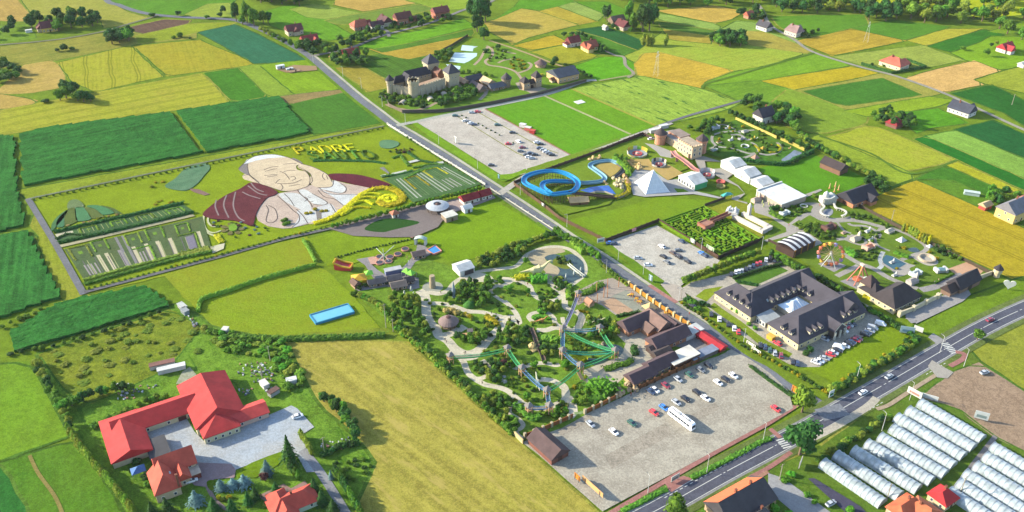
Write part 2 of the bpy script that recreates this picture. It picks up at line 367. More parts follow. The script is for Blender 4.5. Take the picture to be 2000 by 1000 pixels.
# left middle: maize stands tall (built below); grass verges
field([(30,372),(760,240),(790,258),(60,400)], (150,164,40), DB, streak=.4)
field([(58,440),(75,396),(170,575),(330,590),(120,592)], (150,160,40), R(118), streak=.6, c2=(172,160,62))
field([(0,455),(60,446),(80,470),(62,452),(0,462)], (140,168,40))
lawn([(50,388),(770,243),(955,372),(640,440),(440,494),(160,576)], (146,164,26), fine=.8)
lawn([(165,576),(430,500),(600,462),(630,505),(610,520),(500,548),(395,585),(388,612),(340,560),(322,540)], (144,160,32), fine=.8, c2=(160,160,40))
lawn([(392,612),(397,590),(502,552),(618,520),(640,530),(700,590),(752,655),(560,662),(445,662),(410,640)], (138,162,30), fine=.8, c2=(156,160,40))
lawn([(560,655),(752,640),(810,668),(700,690),(550,682)], (128,150,40), c2=(150,150,50), var=.2)
field([(545,672),(640,664),(800,668),(830,700),(1005,855),(1180,1010),(1260,1090),(660,1090),(690,1000),(735,905),(700,860),(620,790)], (180,166,70), R(136), c2=(162,160,60), streak=1.0, var=.2, sfreq=.3, clump=.7, clumpc=(206,186,106))
field([(70,690),(350,590),(420,640),(560,670),(620,790),(700,860),(735,905),(690,1000),(660,1090),(300,1090),(140,850)], (122,156,44), DA, c2=(88,132,38), clump=.7, clumpc=(62,110,32), streak=0, var=.28)
field([(75,692),(330,604),(395,640),(330,720),(180,790),(130,770)], (142,148,40), DA, c2=(98,132,34), clump=.5, streak=0, var=.25)
field([(-100,720),(55,706),(140,850),(-100,940)], (124,162,34), R(118), c2=(104,150,32), streak=.1)
field([(-100,935),(150,858),(250,1010),(300,1090),(-100,1090)], (88,146,28), R(118), c2=(70,130,28), streak=.4)
field([(-100,930),(0,905),(55,985),(80,1090),(-100,1090)], (60,124,44), R(118), streak=.4)
lawn([(820,470),(950,385),(1075,450),(985,495),(880,512)], (134,166,24), fine=.8)
lawn([(590,470),(660,450),(790,460),(830,470),(760,490),(690,515),(640,520)], (140,164,28), fine=.8)
# park side lawns
lawn([(1105,432),(1230,402),(1285,385),(1400,392),(1375,402),(1290,434),(1180,468),(1160,462)], (112,164,22), fine=.8, c2=(142,162,28))
lawn([(950,211),(1056,185),(1232,264),(1122,304)], (92,170,20), DA, c2=(108,176,28), streak=.3)
lawn([(1062,184),(1112,172),(1282,246),(1234,263)], (108,178,24), DA, streak=.3)
# lower right
field([(1780,640),(1890,580),(1985,542),(2150,530),(2150,545),(2000,588),(1870,655),(1840,668)], (112,162,26), R(35), streak=.2)
field([(1600,870),(1900,660),(2000,605),(2150,560),(2150,1090),(1500,1090),(1290,1010)], (96,140,34), R(35), c2=(76,124,30), var=.2, streak=0, clump=.3)
field([(1890,680),(2000,618),(2150,570),(2150,840),(2000,762),(1915,706)], (156,158,50), DA, c2=(138,150,46), streak=0, var=.2)
field([(1790,775),(1868,722),(1912,708),(2000,764),(2150,850),(2150,960),(2000,880),(1935,850),(1875,800)], (178,150,120), DA, c2=(160,134,104), streak=.2)
# ------------------------------------------------------------------ roads, paved areas, paths
def Z(ox, oy, s, *pts): return [(ox+p[0]*s, oy+p[1]*s)+tuple(p[2:]) for p in pts]      # points read off an enlarged view
def road(name, px, w, c, off=0.0, curve=True, z=None, **k):
    pts = P(*px); pts = smooth_line(pts, 6) if curve and len(pts) > 2 else pts
    k.setdefault('streak', 0); k.setdefault('var', .14); k.setdefault('fine', .8); k.setdefault('big', .06)
    z = layer() if z is None else z
    return tag(MB().strip(pts, w, z, off).build(name, ground_mat(c, **k)), kind='structure')
def paved(name, px, c, curve=False, **k):
    k.setdefault('streak', 0); k.setdefault('var', .1); k.setdefault('fine', .9); k.setdefault('big', .05)
    return sheet(name, px, ground_mat(c, **k), curve=curve)
ZL[0] = .25
MAIN = [(195,-40),(208,0),(232,10),(250,17),(278,25),(310,30),(360,34),(410,36),(455,39),(485,48),(520,63),(556,81),(584,97),(604,110),(632,134),(660,158),(700,192),(738,221),(768,244),(810,269),(870,306),(940,352),(1000,391),(1060,431),(1112,467),(1170,503),(1270,571),(1390,649),(1455,692),(1530,744),(1590,784),(1630,812)]
road('verge', MAIN[11:30], 13, (118,150,34), 1.0, big=.05, var=.2)
road('road', MAIN, 5.6, (136,136,138))
road('pavement', MAIN[13:30], 1.9, (206,196,172), 4.0)
road('pavement', MAIN[18:24], .9, (150,140,122), -3.6)
road('road', [(604,110),(640,104),(690,92),(740,72),(800,56),(840,45),(880,30),(905,20),(960,3),(1000,-30)], 3.6, (158,152,142))
road('road', [(760,72),(755,60),(735,55)], 3, (150,146,136))
road('track', [(310,30),(290,36),(235,52),(200,62),(130,75),(60,83),(0,88),(-120,100)], 3.2, (140,138,104))
road('road', [(1480,8),(1490,22),(1505,50),(1550,77),(1588,102),(1680,131),(1750,149),(1840,181),(1900,208),(1960,236),(2000,254),(2150,320)], 3.2, (176,168,148))
road('path', [(1226,152),(1237,143),(1222,128),(1218,112),(1200,108),(1175,96)], 2.6, (176,164,140))
road('path', [(1170,158),(1240,146)], 2.2, (170,168,110), curve=False)
road('farm_track', [(1372,173),(1380,164),(1440,147),(1500,129),(1590,104)], 2.4, (104,134,42))
road('farm_track', [(1600,266),(1700,300),(1776,340),(1870,313)], 2.0, (104,134,42))
road('farm_track', [(262,700),(225,640),(200,600)], .1, (104,134,42))
road('path', [(58,890),(75,925),(110,975),(135,1040)], 1.3, (160,144,76))
road('path', [(1055,184),(1232,263)], 2.0, (190,186,130), curve=False)
road('path', [(1112,172),(1280,246)], 2.0, (178,172,66), curve=False)
# highway
HWY = [(1180,1050),(1255,1012),(1320,977),(1420,921),(1520,868),(1600,824),(1735,747),(1850,680),(1920,641),(2000,603),(2160,535)]
road('verge', HWY, 15, (120,134,64), big=.05, var=.2)
road('road', HWY, 9.6, (162,158,152))
road('road', HWY, 8.0, (104,104,112))
hp = smooth_line(P(*HWY), 14)
white = plain('road_paint', A(236,236,232), .7)
zp = layer()
tag(MB().strip(hp, .22, zp, 3.75).build('edge_marking', white), kind='structure')
tag(MB().strip(hp, .22, zp, -3.75).build('edge_marking', white), kind='structure')
cl = MB()
for k in range(0, len(hp)-1):
    a, b = hp[k], hp[k+1]
    if k % 14 in (12, 13): b = a+(b-a)*.5
    cl.strip([a, b], .26, zp)
tag(cl.build('centre_marking', white), kind='structure')
dm = MB()
for seg in ([(1310,985),(1500,880)], [(1604,838),(1720,772)], [(1795,724),(1840,698)]):
    q = resample(P(*seg), 2.4)
    for a, b in zip(q, q[1:]): dm.strip([a, a+(b-a)*.55], .3, zp+.003, -3.3 if seg[0][0] > 1500 else 3.3)
tag(dm.build('dashed_marking', white), kind='structure')
def crossing(p0, p1):
    a, b = P(p0, p1); d = (b-a).normalized(); n = Vector((-d.y, d.x, 0)); m = MB(); L = (b-a).length; t = .4
    while t < L-.3: m.add([(a+d*t+n*k1+d*k2)+Vector((0, 0, zp+.006)) for k1, k2 in ((-1.8, 0), (1.8, 0), (1.8, .55), (-1.8, .55))], [(0, 1, 2, 3)]); t += 1.1
    tag(m.build('zebra_crossing', white), kind='structure')
crossing((1843,670), (1864,690)); crossing((1522,857), (1540,878))
red = (186,130,116)
road('footway', [(1180,1010),(1300,940),(1395,885),(1500,828),(1560,790)], 1.9, red, curve=False)
paved('footway', [(1298,944),(1335,930),(1352,936),(1310,963)], red)
road('footway', [(1504,838),(1524,856)], 2.0, red); road('footway', [(1545,884),(1500,915),(1455,938)], 1.8, red)
road('footway', [(1866,688),(1882,692),(1880,702),(1855,716)], 2.2, red); road('footway', [(1838,727),(1800,750),(1760,776),(1735,792),(1712,800)], 1.8, (196,172,140))
road('footway', [(1380,1010),(1440,960),(1500,922)], 1.5, (200,150,120))
road('layby', [(1560,868),(1620,840),(1690,798),(1712,778)], 3.2, (206,194,172))
paved('driveway', [(1500,925),(1530,935),(1620,1000),(1700,1060),(1620,1060),(1500,960)], (176,172,168))
road('driveway', [(1600,812),(1625,806),(1650,800)], 7, (150,150,152))
paved('driveway', [(1820,704),(1836,714),(1862,728),(1850,740),(1830,738),(1812,716)], (186,176,160))
# car parks
lot = dict(var=.17, big=.08, fine=1.1)
paved('car_park', Z(1000,640,.36,(55,625),(330,505),(640,360),(1000,195),(1190,120),(1300,180),(1400,250),(1500,345),(1525,440),(490,1000),(140,690)), (196,185,163), c2=(172,160,140), **lot)
for q in ([(500,700),(830,520),(870,580),(540,770)], [(960,480),(1100,410),(1130,440),(990,520)], [(240,550),(420,470),(450,500),(270,590)]):
    paved('paving_stain', Z(1000,640,.36,*q), (176,163,142), c2=(190,178,156), var=.22, big=.25)
paved('car_park', [(812,238),(940,210),(1122,308),(1060,330),(1000,347),(980,343)], (210,198,180), c2=(196,184,166), **lot)
lawn([(796,236),(812,238),(976,342),(1000,340),(1026,330),(1032,336),(985,356),(966,350),(870,290)], (132,170,34))
road('kerb_strip', [(940,210),(1125,309)], 1.0, (190,140,120), curve=False)
for q in ([(890,226),(1010,300),(1035,310)], [(930,218),(1060,290),(1090,300)]): road('planting_strip', q, .7, (150,150,60), curve=False)
paved('car_park', [(1183,474),(1283,441),(1406,510),(1395,522),(1345,548),(1326,562),(1300,556),(1240,520),(1200,488)], (212,202,184), c2=(196,186,168), **lot)
lawn([(1182,474),(1196,480),(1298,550),(1290,558),(1272,555)], (104,160,28))
paved('forecourt', [(1290,556),(1300,552),(1330,560),(1345,585),(1320,590)], (206,190,170)); road('footway', [(1268,558),(1296,576),(1322,592)], 2.4, (190,136,122), curve=False)
# lanes beside the fields and the upper parks
road('lane', [(775,246),(850,230),(960,208),(1070,184),(1140,160),(1165,157)], 4.0, (196,192,176)); road('verge', [(800,238),(960,202),(1068,181),(1140,158)], 1.5, (120,160,60))
road('lane', [(975,380),(1040,338),(1122,308),(1200,280),(1290,248),(1310,240)], 4.5, (206,196,178)); road('verge', [(1060,324),(1130,300),(1210,272)], 3, (130,160,50))
road('lane', [(1285,247),(1340,228),(1420,205),(1455,195)], 2.6, (130,128,124))
# hotel grounds
lawn([(1345,588),(1400,575),(1500,640),(1545,662),(1600,735),(1640,758),(1560,760),(1450,690),(1390,640)], (128,150,36))
paved('hotel_yard', [(1328,566),(1350,552),(1420,536),(1512,506),(1536,516),(1640,575),(1672,585),(1700,600),(1728,632),(1700,648),(1660,676),(1600,718),(1575,722),(1540,712),(1490,684),(1440,650),(1380,600)], (200,188,166), c2=(184,172,152), **lot)
lawn([(1728,634),(1775,658),(1745,690),(1640,752),(1600,735),(1560,718),(1600,718),(1660,678)], (138,162,26), fine=.8)
lawn([(1358,580),(1376,566),(1412,560),(1395,575),(1380,590)], (150,166,40)); lawn([(1395,592),(1500,668),(1548,692),(1540,700),(1480,672),(1385,600)], (140,158,40))
lawn([(1428,540),(1520,520),(1540,530),(1470,560),(1440,555)], (96,134,40))
# big house yard, lower left
paved('yard', Z(170,700,.3,(390,490),(640,380),(700,480),(780,560),(1190,370),(1330,310),(1370,330),(1480,450),(1400,500),(1480,680),(1533,740),(1430,745),(1370,640),(1270,610),(965,730),(900,690),(700,680),(640,600),(480,630)), (190,196,200), c2=(206,196,176), var=.14)
paved('yard', Z(170,700,.3,(690,680),(940,690),(970,730),(960,780),(830,790),(770,840),(700,830),(640,770)), (176,150,146))
road('driveway', [(590,880),(612,905),(640,945),(680,1010)], 3.2, (166,164,164)); road('path', Z(170,700,.3,(780,830),(830,920),(900,980),(980,1010)), 1.4, (160,140,130))
lawn(Z(170,700,.3,(970,740),(1180,640),(1260,612),(1290,640),(1240,700),(1100,780),(980,780)), (110,160,20)); lawn(Z(170,700,.3,(780,810),(820,795),(860,830),(850,870),(800,860)), (90,140,20), curve=True)
paved('yard', Z(170,700,.3,(1110,900),(1280,820),(1330,850),(1420,800),(1440,830),(1200,960)), (176,140,124))
paved('gravel_patch', Z(170,700,.3,(620,90),(670,60),(715,110),(640,170),(580,170)), (190,186,160), c2=(120,140,60), big=.3)
# tunnel nursery
paved('nursery_lane', [(1800,985),(1850,965),(1900,900),(1940,850),(1948,856),(1905,915),(1870,985),(1830,1000)], (150,142,136)); paved('bed_strip', [(1578,936),(1590,935),(1680,990),(1700,1010),(1660,1010)], (90,86,100))
# dinosaur park and amusement ground
lawn([(690,572),(745,520),(800,500),(900,525),(1000,492),(1100,470),(1160,505),(1215,553),(1300,620),(1420,688),(1250,758),(1118,826),(1030,860),(1000,852),(880,740),(800,665)], (124,158,44), fine=.5, c2=(94,136,38), var=.24)
sand = (232,218,188)
def path(px, w, c=sand): return road('path', px, w*1.2, c)
T2 = lambda *p: Z(740,560,.14,*p)
T3 = lambda *p: Z(880,470,.14,*p)
T4 = lambda *p: Z(960,590,.14,*p)
T5 = lambda *p: Z(860,680,.19,*p)
T6 = lambda *p: Z(1060,690,.14,*p)
T7 = lambda *p: Z(1110,520,.2,*p)
T1 = lambda *p: Z(640,460,.14,*p)
path(T2((560,60),(640,130),(660,230),(660,350),(680,430),(720,510),(800,600),(840,690),(960,760),(1060,870),(1200,940),(1340,920),(1440,850),(1510,760),(1590,680),(1680,590),(1720,480),(1800,440),(1900,450)), 3.6)
path(T2((660,250),(800,240),(950,255),(1100,300),(1250,350),(1450,365),(1600,410),(1720,450)), 2.4)
path(T2((640,100),(720,90),(830,105),(930,80),(1040,10)), 2.6); path(T2((850,690),(950,680),(1060,640),(1130,600),(1200,560)), 3.4)
paved('plaza', T2((650,540),(760,520),(860,560),(840,640),(760,620)), sand, curve=True); paved('plaza', T2((980,860),(1150,900),(1340,920),(1420,860),(1390,1000),(1200,1040),(1060,980)), sand, curve=True)
path(T3((-30,700),(60,590),(200,510),(400,440),(700,400),(900,370),(1000,280),(1060,210),(1180,150),(1350,100),(1520,95),(1680,140),(1800,240),(1870,360),(1860,480),(1760,570),(1660,640),(1560,730)), 2.2)
path(T3((230,530),(420,560),(600,580),(700,640),(800,600),(880,560),(1000,590),(1100,640),(1140,730),(1220,810),(1350,850),(1480,830),(1560,760)), 2.2)
path(T3((650,640),(570,680),(570,740),(680,820),(800,900),(900,1000)), 1.6); path(T3((1330,460),(1370,570),(1450,660),(1550,740),(1590,830),(1600,930),(1680,980)), 2.4)
paved('plaza', T3((210,520),(400,460),(560,500),(600,590),(380,580),(240,570)), sand, curve=True); paved('plaza', T3((720,520),(860,530),(870,580),(760,580)), sand, curve=True)
paved('plaza', T3((1080,210),(1250,130),(1500,110),(1600,160),(1450,200),(1320,260),(1420,340),(1520,400),(1500,520),(1400,560),(1300,420),(1150,340)), (204,184,146), curve=True)
path(T4((180,-10),(280,90),(350,180),(390,300),(300,260),(60,190),(-60,180)), 2.0)
path(T4((960,350),(890,300),(860,220),(760,150),(660,150),(560,170),(520,220),(570,280)), 1.9); path(T4((630,400),(760,400),(860,370),(960,370),(1100,400),(1300,420),(1400,440)), 2.6)
path(T4((1160,130),(1250,200),(1250,280),(1180,380),(1050,380)), 2.8); path(T4((990,220),(1000,290),(1040,350)), 1.6)
path(T4((460,910),(600,870),(750,860),(880,890),(950,880)), 2.0); path(T4((250,890),(330,930),(420,930)), 1.6)
path(T5((110,30),(190,90),(240,150),(280,250),(340,310),(460,380),(600,410),(700,450),(780,520),(880,590),(1020,630),(1150,600),(1250,560),(1300,470),(1250,400),(1180,350),(1080,330),(1000,330)), 2.3)
path(T5((430,130),(510,200),(510,260),(440,310),(380,320)), 1.9); path(T5((790,560),(720,620),(720,680),(800,730),(850,790),(830,830),(780,860),(800,900),(850,935)), 1.5)
path(T5((1290,500),(1350,570),(1368,680)), 3.0); path(T5((1160,600),(1300,540),(1368,520)), 2.4)
path(T6((380,900),(420,830),(360,700),(320,620),(310,500),(260,440)), 2.6); path(T6((440,850),(560,830),(680,760)), 1.2, (150,170,110))
paved('plaza', T6((560,250),(760,170),(980,90),(1240,0),(1500,0),(1600,120),(1400,220),(1180,300),(1050,420),(980,470),(860,440),(700,440),(620,500),(600,420)), (214,200,172), c2=(200,186,160))
paved('plaza', T7((470,560),(600,560),(800,700),(830,760),(790,860),(860,900),(720,980),(560,1010),(430,960),(520,860),(560,760),(480,680)), (210,198,174))
paved('playground', T7((60,260),(280,150),(430,120),(590,200),(760,330),(900,420),(1180,600),(1250,650),(1150,680),(900,500),(700,440),(560,470),(470,490),(330,390),(200,330),(90,390)), (190,172,152), c2=(172,160,142))
paved('play_surface', T7((420,300),(560,240),(720,330),(840,380),(720,430),(640,450)), (168,166,144)); paved('play_surface', T7((310,360),(440,310),(640,440),(500,490)), (206,168,132))
paved('service_yard', T7((1000,780),(1130,700),(1250,680),(1420,830),(1300,930),(1100,800)), (160,152,144))
grey = (166,158,152)
paved('plaza', T1((400,340),(640,300),(820,380),(600,400),(700,490),(830,570),(1000,500),(1120,380),(1230,250),(1250,130),(1350,150),(1480,250),(1340,320),(1220,380),(1100,560),(1270,600),(1280,740),(1200,760),(820,720),(400,790),(380,760),(660,640),(520,420)), grey, c2=(150,144,140))
paved('plaza', T1((560,320),(640,300),(780,330),(820,400),(600,410)), (226,176,150)); paved('footway', T1((1110,0),(1320,0),(1220,80)), (196,140,122))
# miniature parks
lawn([(1375,402),(1400,392),(1432,382),(1480,412),(1520,425),(1500,440),(1486,468),(1440,440)], (156,160,44))
lawn([(1560,400),(1620,385),(1700,415),(1780,465),(1870,500),(1935,540),(1860,560),(1800,600),(1640,560),(1560,505),(1500,480),(1500,440)], (104,150,34), c2=(84,136,34))
M1 = lambda *p: Z(1480,370,.14,*p)
M2 = lambda *p: Z(1600,440,.16,*p)
M3 = lambda *p: Z(1580,480,.2,*p)
M4 = lambda *p: Z(1330,220,.135,*p)
M5 = lambda *p: Z(1200,250,.14,*p)
M6 = lambda *p: Z(1390,300,.125,*p)
M7 = lambda *p: Z(740,100,.12,*p)
M8 = lambda *p: Z(900,80,.13,*p)
pg = (186,176,162)
paved('plaza', M1((-60,240),(0,130),(170,110),(300,190),(480,110),(620,90),(870,0),(900,20),(600,150),(330,250),(180,270),(160,330),(300,420),(430,490),(560,380),(580,430),(470,500),(640,570),(860,720),(900,760),(700,840),(540,900),(480,880),(820,720),(590,590),(420,660),(120,740),(80,720),(400,600),(390,540),(180,400),(-40,330)), pg, c2=(200,188,170))
path(M1((560,430),(700,350),(800,380),(900,430),(1100,450),(1300,440),(1500,470),(1650,510),(1760,540)), 2.6, pg); paved('plaza', M1((600,200),(860,200),(900,300),(1000,400),(1200,400),(1300,380),(1340,440),(1000,440),(800,370),(740,320),(760,240)), pg, curve=True)
path(M1((1110,470),(1200,580),(1300,620)), 1.2, pg); path(M1((1100,700),(1250,690),(1330,640)), 1.6, pg); path(M1((1260,480),(1320,510),(1500,520),(1620,570),(1700,640),(1660,690)), 1.6, pg)
path(M2((270,150),(350,190),(360,130)), 1.6, pg); path(M2((210,190),(320,180),(380,210),(500,245),(570,220),(540,170),(480,130),(400,150),(350,180)), 1.3, pg)
path(M2((730,60),(850,40),(960,70),(1100,130),(1250,220),(1310,290),(1250,340),(1180,360),(1000,430)), 2.0, pg); path(M2((730,60),(680,180),(720,260),(860,320)), 1.3, pg)
path(M2((780,330),(740,420),(760,500),(720,540)), 1.8, (206,204,200)); path(M2((280,350),(460,460),(620,520),(700,560),(850,650),(1020,720),(1200,780)), 2.6, pg)
paved('plaza', M2((800,370),(900,390),(1100,480),(1180,500),(1100,530),(1120,590),(1040,620),(960,640),(880,560),(760,480)), pg); paved('plaza', M2((1140,380),(1300,350),(1420,410),(1450,470),(1380,500),(1290,490),(1160,420)), (206,194,176), curve=True)
paved('pad', M2((-20,480),(120,420),(330,500),(180,580)), (178,168,164)); paved('pad', M2((250,690),(470,620),(700,660),(460,790)), (176,168,164))
road('footway', M2((210,630),(480,500)), 3, pg, curve=False); paved('sand_arena', M2((1570,540),(1800,455),(2000,570),(1870,690),(1650,600)), (222,176,138), c2=(210,164,124), var=.06)
paved('forecourt', M3((1050,740),(940,720),(1000,640),(1280,500),(1550,430),(1580,480),(1500,550),(1040,770)), (182,174,166)); road('lane', M3((1090,440),(1250,400),(1400,320),(1500,290)), 4, (178,170,164))
paved('driveway', [(1812,660),(1822,652),(1848,668),(1830,674)], (176,170,164)); road('driveway', [(1785,632),(1775,620),(1782,610)], 3, (176,170,164))
# upper miniature park
lawn([(1375,262),(1440,234),(1575,300),(1530,322),(1440,322),(1380,300)], (78,124,36), c2=(108,150,38), fine=.4, var=.25)
path(M4((1060,260),(700,280),(560,300),(460,340),(450,420),(500,490),(420,530)), 1.5, pg); path(M4((500,500),(700,520),(850,560),(1000,600),(1120,570),(1080,480),(1010,440)), 1.6, pg)
path(M4((1390,440),(1450,520),(1380,590),(1250,620),(1100,600),(950,650),(830,690)), 1.7, pg); path(M4((720,330),(850,330),(950,400),(1000,390)), 1.6, pg); path(M4((560,180),(650,190),(800,260),(860,310)), 1.2, pg)
# gardens by the pink castle
lawn([(1030,330),(1110,305),(1200,285),(1260,268),(1300,275),(1330,300),(1345,330),(1290,350),(1230,360),(1190,400),(1105,420),(1010,370)], (112,158,32), c2=(128,150,40))
paved('sand_yard', M5((190,450),(480,440),(560,560),(760,520),(960,640),(740,740),(560,600),(400,640),(220,530)), (206,172,104), c2=(188,164,84))
paved('forecourt', M5((200,700),(300,580),(540,610),(740,740),(880,720),(900,760),(1120,880),(1500,980),(1500,1000),(1100,930),(420,970),(260,940)), (196,190,182))
paved('forecourt', M5((420,220),(560,240),(760,320),(880,400),(800,430),(640,400),(580,330)), (196,188,176)); paved('forecourt', M5((1120,440),(1240,400),(1340,430),(1500,480),(1260,470),(1280,580),(1370,640),(1300,660),(1180,580)), (188,176,158))
lawn(M5((1100,880),(1290,780),(1560,940),(1500,970)), (92,150,28)); lawn(M5((830,850),(960,860),(1040,900),(880,910)), (120,160,40))
paved('plaza', M6((0,250),(160,240),(330,330),(240,400),(420,510),(520,640),(400,740),(550,770),(560,800),(300,720),(330,690),(510,630),(400,520),(200,430),(0,310)), (190,180,164)); road('path', M6((920,480),(1240,650)), 1.6, (196,190,178), curve=False)
# castle grounds
lawn([(755,172),(800,160),(890,130),(925,75),(1000,92),(1075,130),(1145,160),(1060,182),(890,212),(800,222)], (112,150,40), c2=(136,164,44), fine=.5)
road('path', M7((120,870),(220,920),(360,950),(560,970),(760,930),(930,850),(1130,740),(1290,660),(1330,590),(1250,520)), 2.6, (196,170,140)); road('path', M7((1640,800),(1740,680),(1600,560),(1540,520)), 2.6, (190,172,150))
road('path', M8((300,880),(390,760),(340,680),(200,640)), 2.6, (190,172,150)); road('path', M8((430,0),(800,120),(1100,230),(1320,320),(1530,390)), 2.2, (196,170,120), curve=False)
for q in [((930,620),(900,560),(820,470),(700,420),(560,390)), ((560,390),(420,370),(370,310),(470,230),(470,140),(390,80)), ((200,370),(290,280),(340,190),(400,100)), ((860,490),(1000,440),(1060,370),(1010,330)), ((560,340),(640,300),(760,280)), ((600,150),(720,180),(830,200))]: road('path', M8(*q), 2.2, (198,172,142))
paved('plaza', M8((820,640),(960,610),(1080,660),(1300,730),(1060,800),(980,760),(880,740)), (196,176,152))
# portrait garden: walks and entrance plaza
dk = (124,120,128)
road('garden_walk', [(55,389),(110,480),(164,576)], 3.2, (136,134,132), curve=False); road('garden_walk', [(62,388),(400,318),(750,247)], 1.6, (138,142,110), curve=False)
road('garden_walk', [(165,572),(300,537),(440,500),(560,466),(660,444)], 2.4, (126,122,116), curve=False)
paved('entrance_plaza', [(640,447),(700,430),(800,405),(880,392),(950,376),(962,380),(955,392),(900,412),(870,425),(855,445),(810,464),(760,465),(690,462)], (146,132,122), c2=(134,122,114))
paved('forecourt', [(870,398),(950,376),(960,380),(968,388),(930,402),(885,415)], (196,172,160)); paved('shrub_mound', [(712,449),(738,432),(770,428),(820,436),(770,450),(745,455)], (56,96,34), curve=True)
# ------------------------------------------------------------------ plants
LEAF = {k: leaf_mat('leaf_'+k, *v) for k, v in dict(
    mid=((104,146,44), (64,104,32)), dark=((66,106,46), (38,74,34)), light=((128,156,48), (92,132,40)), yellow=((186,176,30), (150,144,24)),
    blue=((128,160,160), (84,118,122)), maroon=((104,66,64), (70,44,50)), olive=((146,158,54), (104,124,44)), tan=((190,172,110), (160,142,80)), gold=((214,204,30), (180,168,20)), bright=((98,152,40), (72,124,32))).items()}
bark = plain('bark', (.10, .07, .045, 1))
def leaves(m, r, c, rad, n, size, inner=.55, squash=0.0):
    for _ in range(n):
        d = Vector((r.gauss(0, 1), r.gauss(0, 1), r.gauss(0, 1))).normalized(); k = r.uniform(inner, 1.05)
        p = Vector((c[0]+d.x*rad[0]*k, c[1]+d.y*rad[1]*k, c[2]+d.z*rad[2]*k))
        nn = (d+Vector((r.uniform(-.7, .7), r.uniform(-.7, .7), r.uniform(-.4, .9)))).normalized()
        u = nn.orthogonal().normalized(); w = nn.cross(u); a = r.uniform(0, 6.28); u, w = u*math.cos(a)+w*math.sin(a), w*math.cos(a)-u*math.sin(a)
        s = size*r.uniform(.6, 1.3); m.add([p-u*s-w*s*.6, p+u*s*.8-w*s*.5, p+u*s+w*s*.7, p-u*s*.7+w*s*.6], [(0, 1, 2, 3)])
def core(m, r, c, rad, seg=7):
    prof = []
    for j in range(6): t = -1.25+2.5*j/5; prof.append((max(.02, math.cos(t)), math.sin(t)))
    o = len(m.v); m.lathe((0, 0, 0), prof, seg)
    for i in range(o, len(m.v)):
        x, y, z = m.v[i]; k = r.uniform(.75, 1.08); m.v[i] = (c[0]+x*rad[0]*k, c[1]+y*rad[1]*k, c[2]+z*rad[2]*k)
PROTO = {}
def proto(kind):
    """unit plant (height 1, width 1): list of (trunk mesh data, crown mesh data)"""
    if kind in PROTO: return PROTO[kind]
    out = []
    for v in range(5 if kind in ('round', 'shrub') else 3):
        r = random.Random(hash((len(kind), v, kind[0] == 's'))); t = MB(); m = MB()
        if kind == 'round':
            t.tube((0, 0, -.03), (0, 0, .3), .05, .035); t.tube((0, 0, .28), (.16, .05, .6), .03, .012); t.tube((0, 0, .28), (-.13, .1, .62), .03, .012); t.tube((0, 0, .28), (0, -.14, .58), .025, .01)
            lobes = [((0, 0, .62), (.33, .33, .33))]
            for k in range(6): a = k*1.05+r.uniform(-.3, .3); q = r.uniform(.17, .27); lobes.append(((q*math.cos(a), q*math.sin(a), r.uniform(.38, .75)), (r.uniform(.17, .26),)*2+(r.uniform(.16, .24),)))
            for c, rad in lobes: core(m, r, c, tuple(x*.8 for x in rad)); leaves(m, r, c, rad, 62, .055, .75)
        elif kind == 'shrub':
            t.tube((0, 0, -.05), (0, 0, .3), .06, .04)
            for k in range(5): a = k*1.3+r.uniform(-.3, .3); q = r.uniform(.05, .26); c = (q*math.cos(a), q*math.sin(a), r.uniform(.35, .6)); rad = (r.uniform(.2, .28),)*2+(r.uniform(.3, .38),); core(m, r, c, tuple(x*.85 for x in rad)); leaves(m, r, c, rad, 36, .075, .8)
        elif kind == 'fir':
            t.tube((0, 0, -.03), (0, 0, .9), .035, .01)
            for k in range(11):
                z = .1+.85*k/11; rr = .5*(1-k/11.5)
                core(m, r, (0, 0, z), (rr*.7, rr*.7, .08))
                for i in range(max(7, int(26*rr*2))):
                    a = r.uniform(0, 6.28); q = rr*r.uniform(.55, 1.08); p = Vector((q*math.cos(a), q*math.sin(a), z-.03+r.uniform(-.03, .03))); d = Vector((math.cos(a), math.sin(a), -.45)); w = Vector((-math.sin(a), math.cos(a), 0)); s = .05*r.uniform(.7, 1.4)
                    m.add([p-d*s-w*s*.8, p+d*s*1.3, p-d*s+w*s*.8], [(0, 1, 2)])
        else:       # column
            t.tube((0, 0, -.03), (0, 0, .3), .08, .05)
            for k in range(6): z = .1+.8*k/5; rr = .5*math.sin(.5+2.35*k/5.3); c = (r.uniform(-.05, .05), r.uniform(-.05, .05), z); core(m, r, c, (rr*.8, rr*.8, .14)); leaves(m, r, c, (rr, rr, .15), 34, .06, .8)
        tm = t.build('t', bark); cm = m.build('c', bark); td, cdm = tm.data, cm.data
        bpy.data.objects.remove(tm); bpy.data.objects.remove(cm); out.append((td, cdm))
    PROTO[kind] = out; return out
CROWNS = {}
PART = {'round': 'crown', 'shrub': 'foliage', 'fir': 'crown', 'column': 'foliage'}
WAIT = []      # every group of plants, set out at the end: the 300 largest of a kind as things, the rest as one mass
def plant(grp, p, h, w, kind, mat, name, label, cat, group=None):
    grp.append((p, h, w, kind, mat, name, label, cat, group, rnd.uniform(0, 6.28), rnd.randrange(5)))
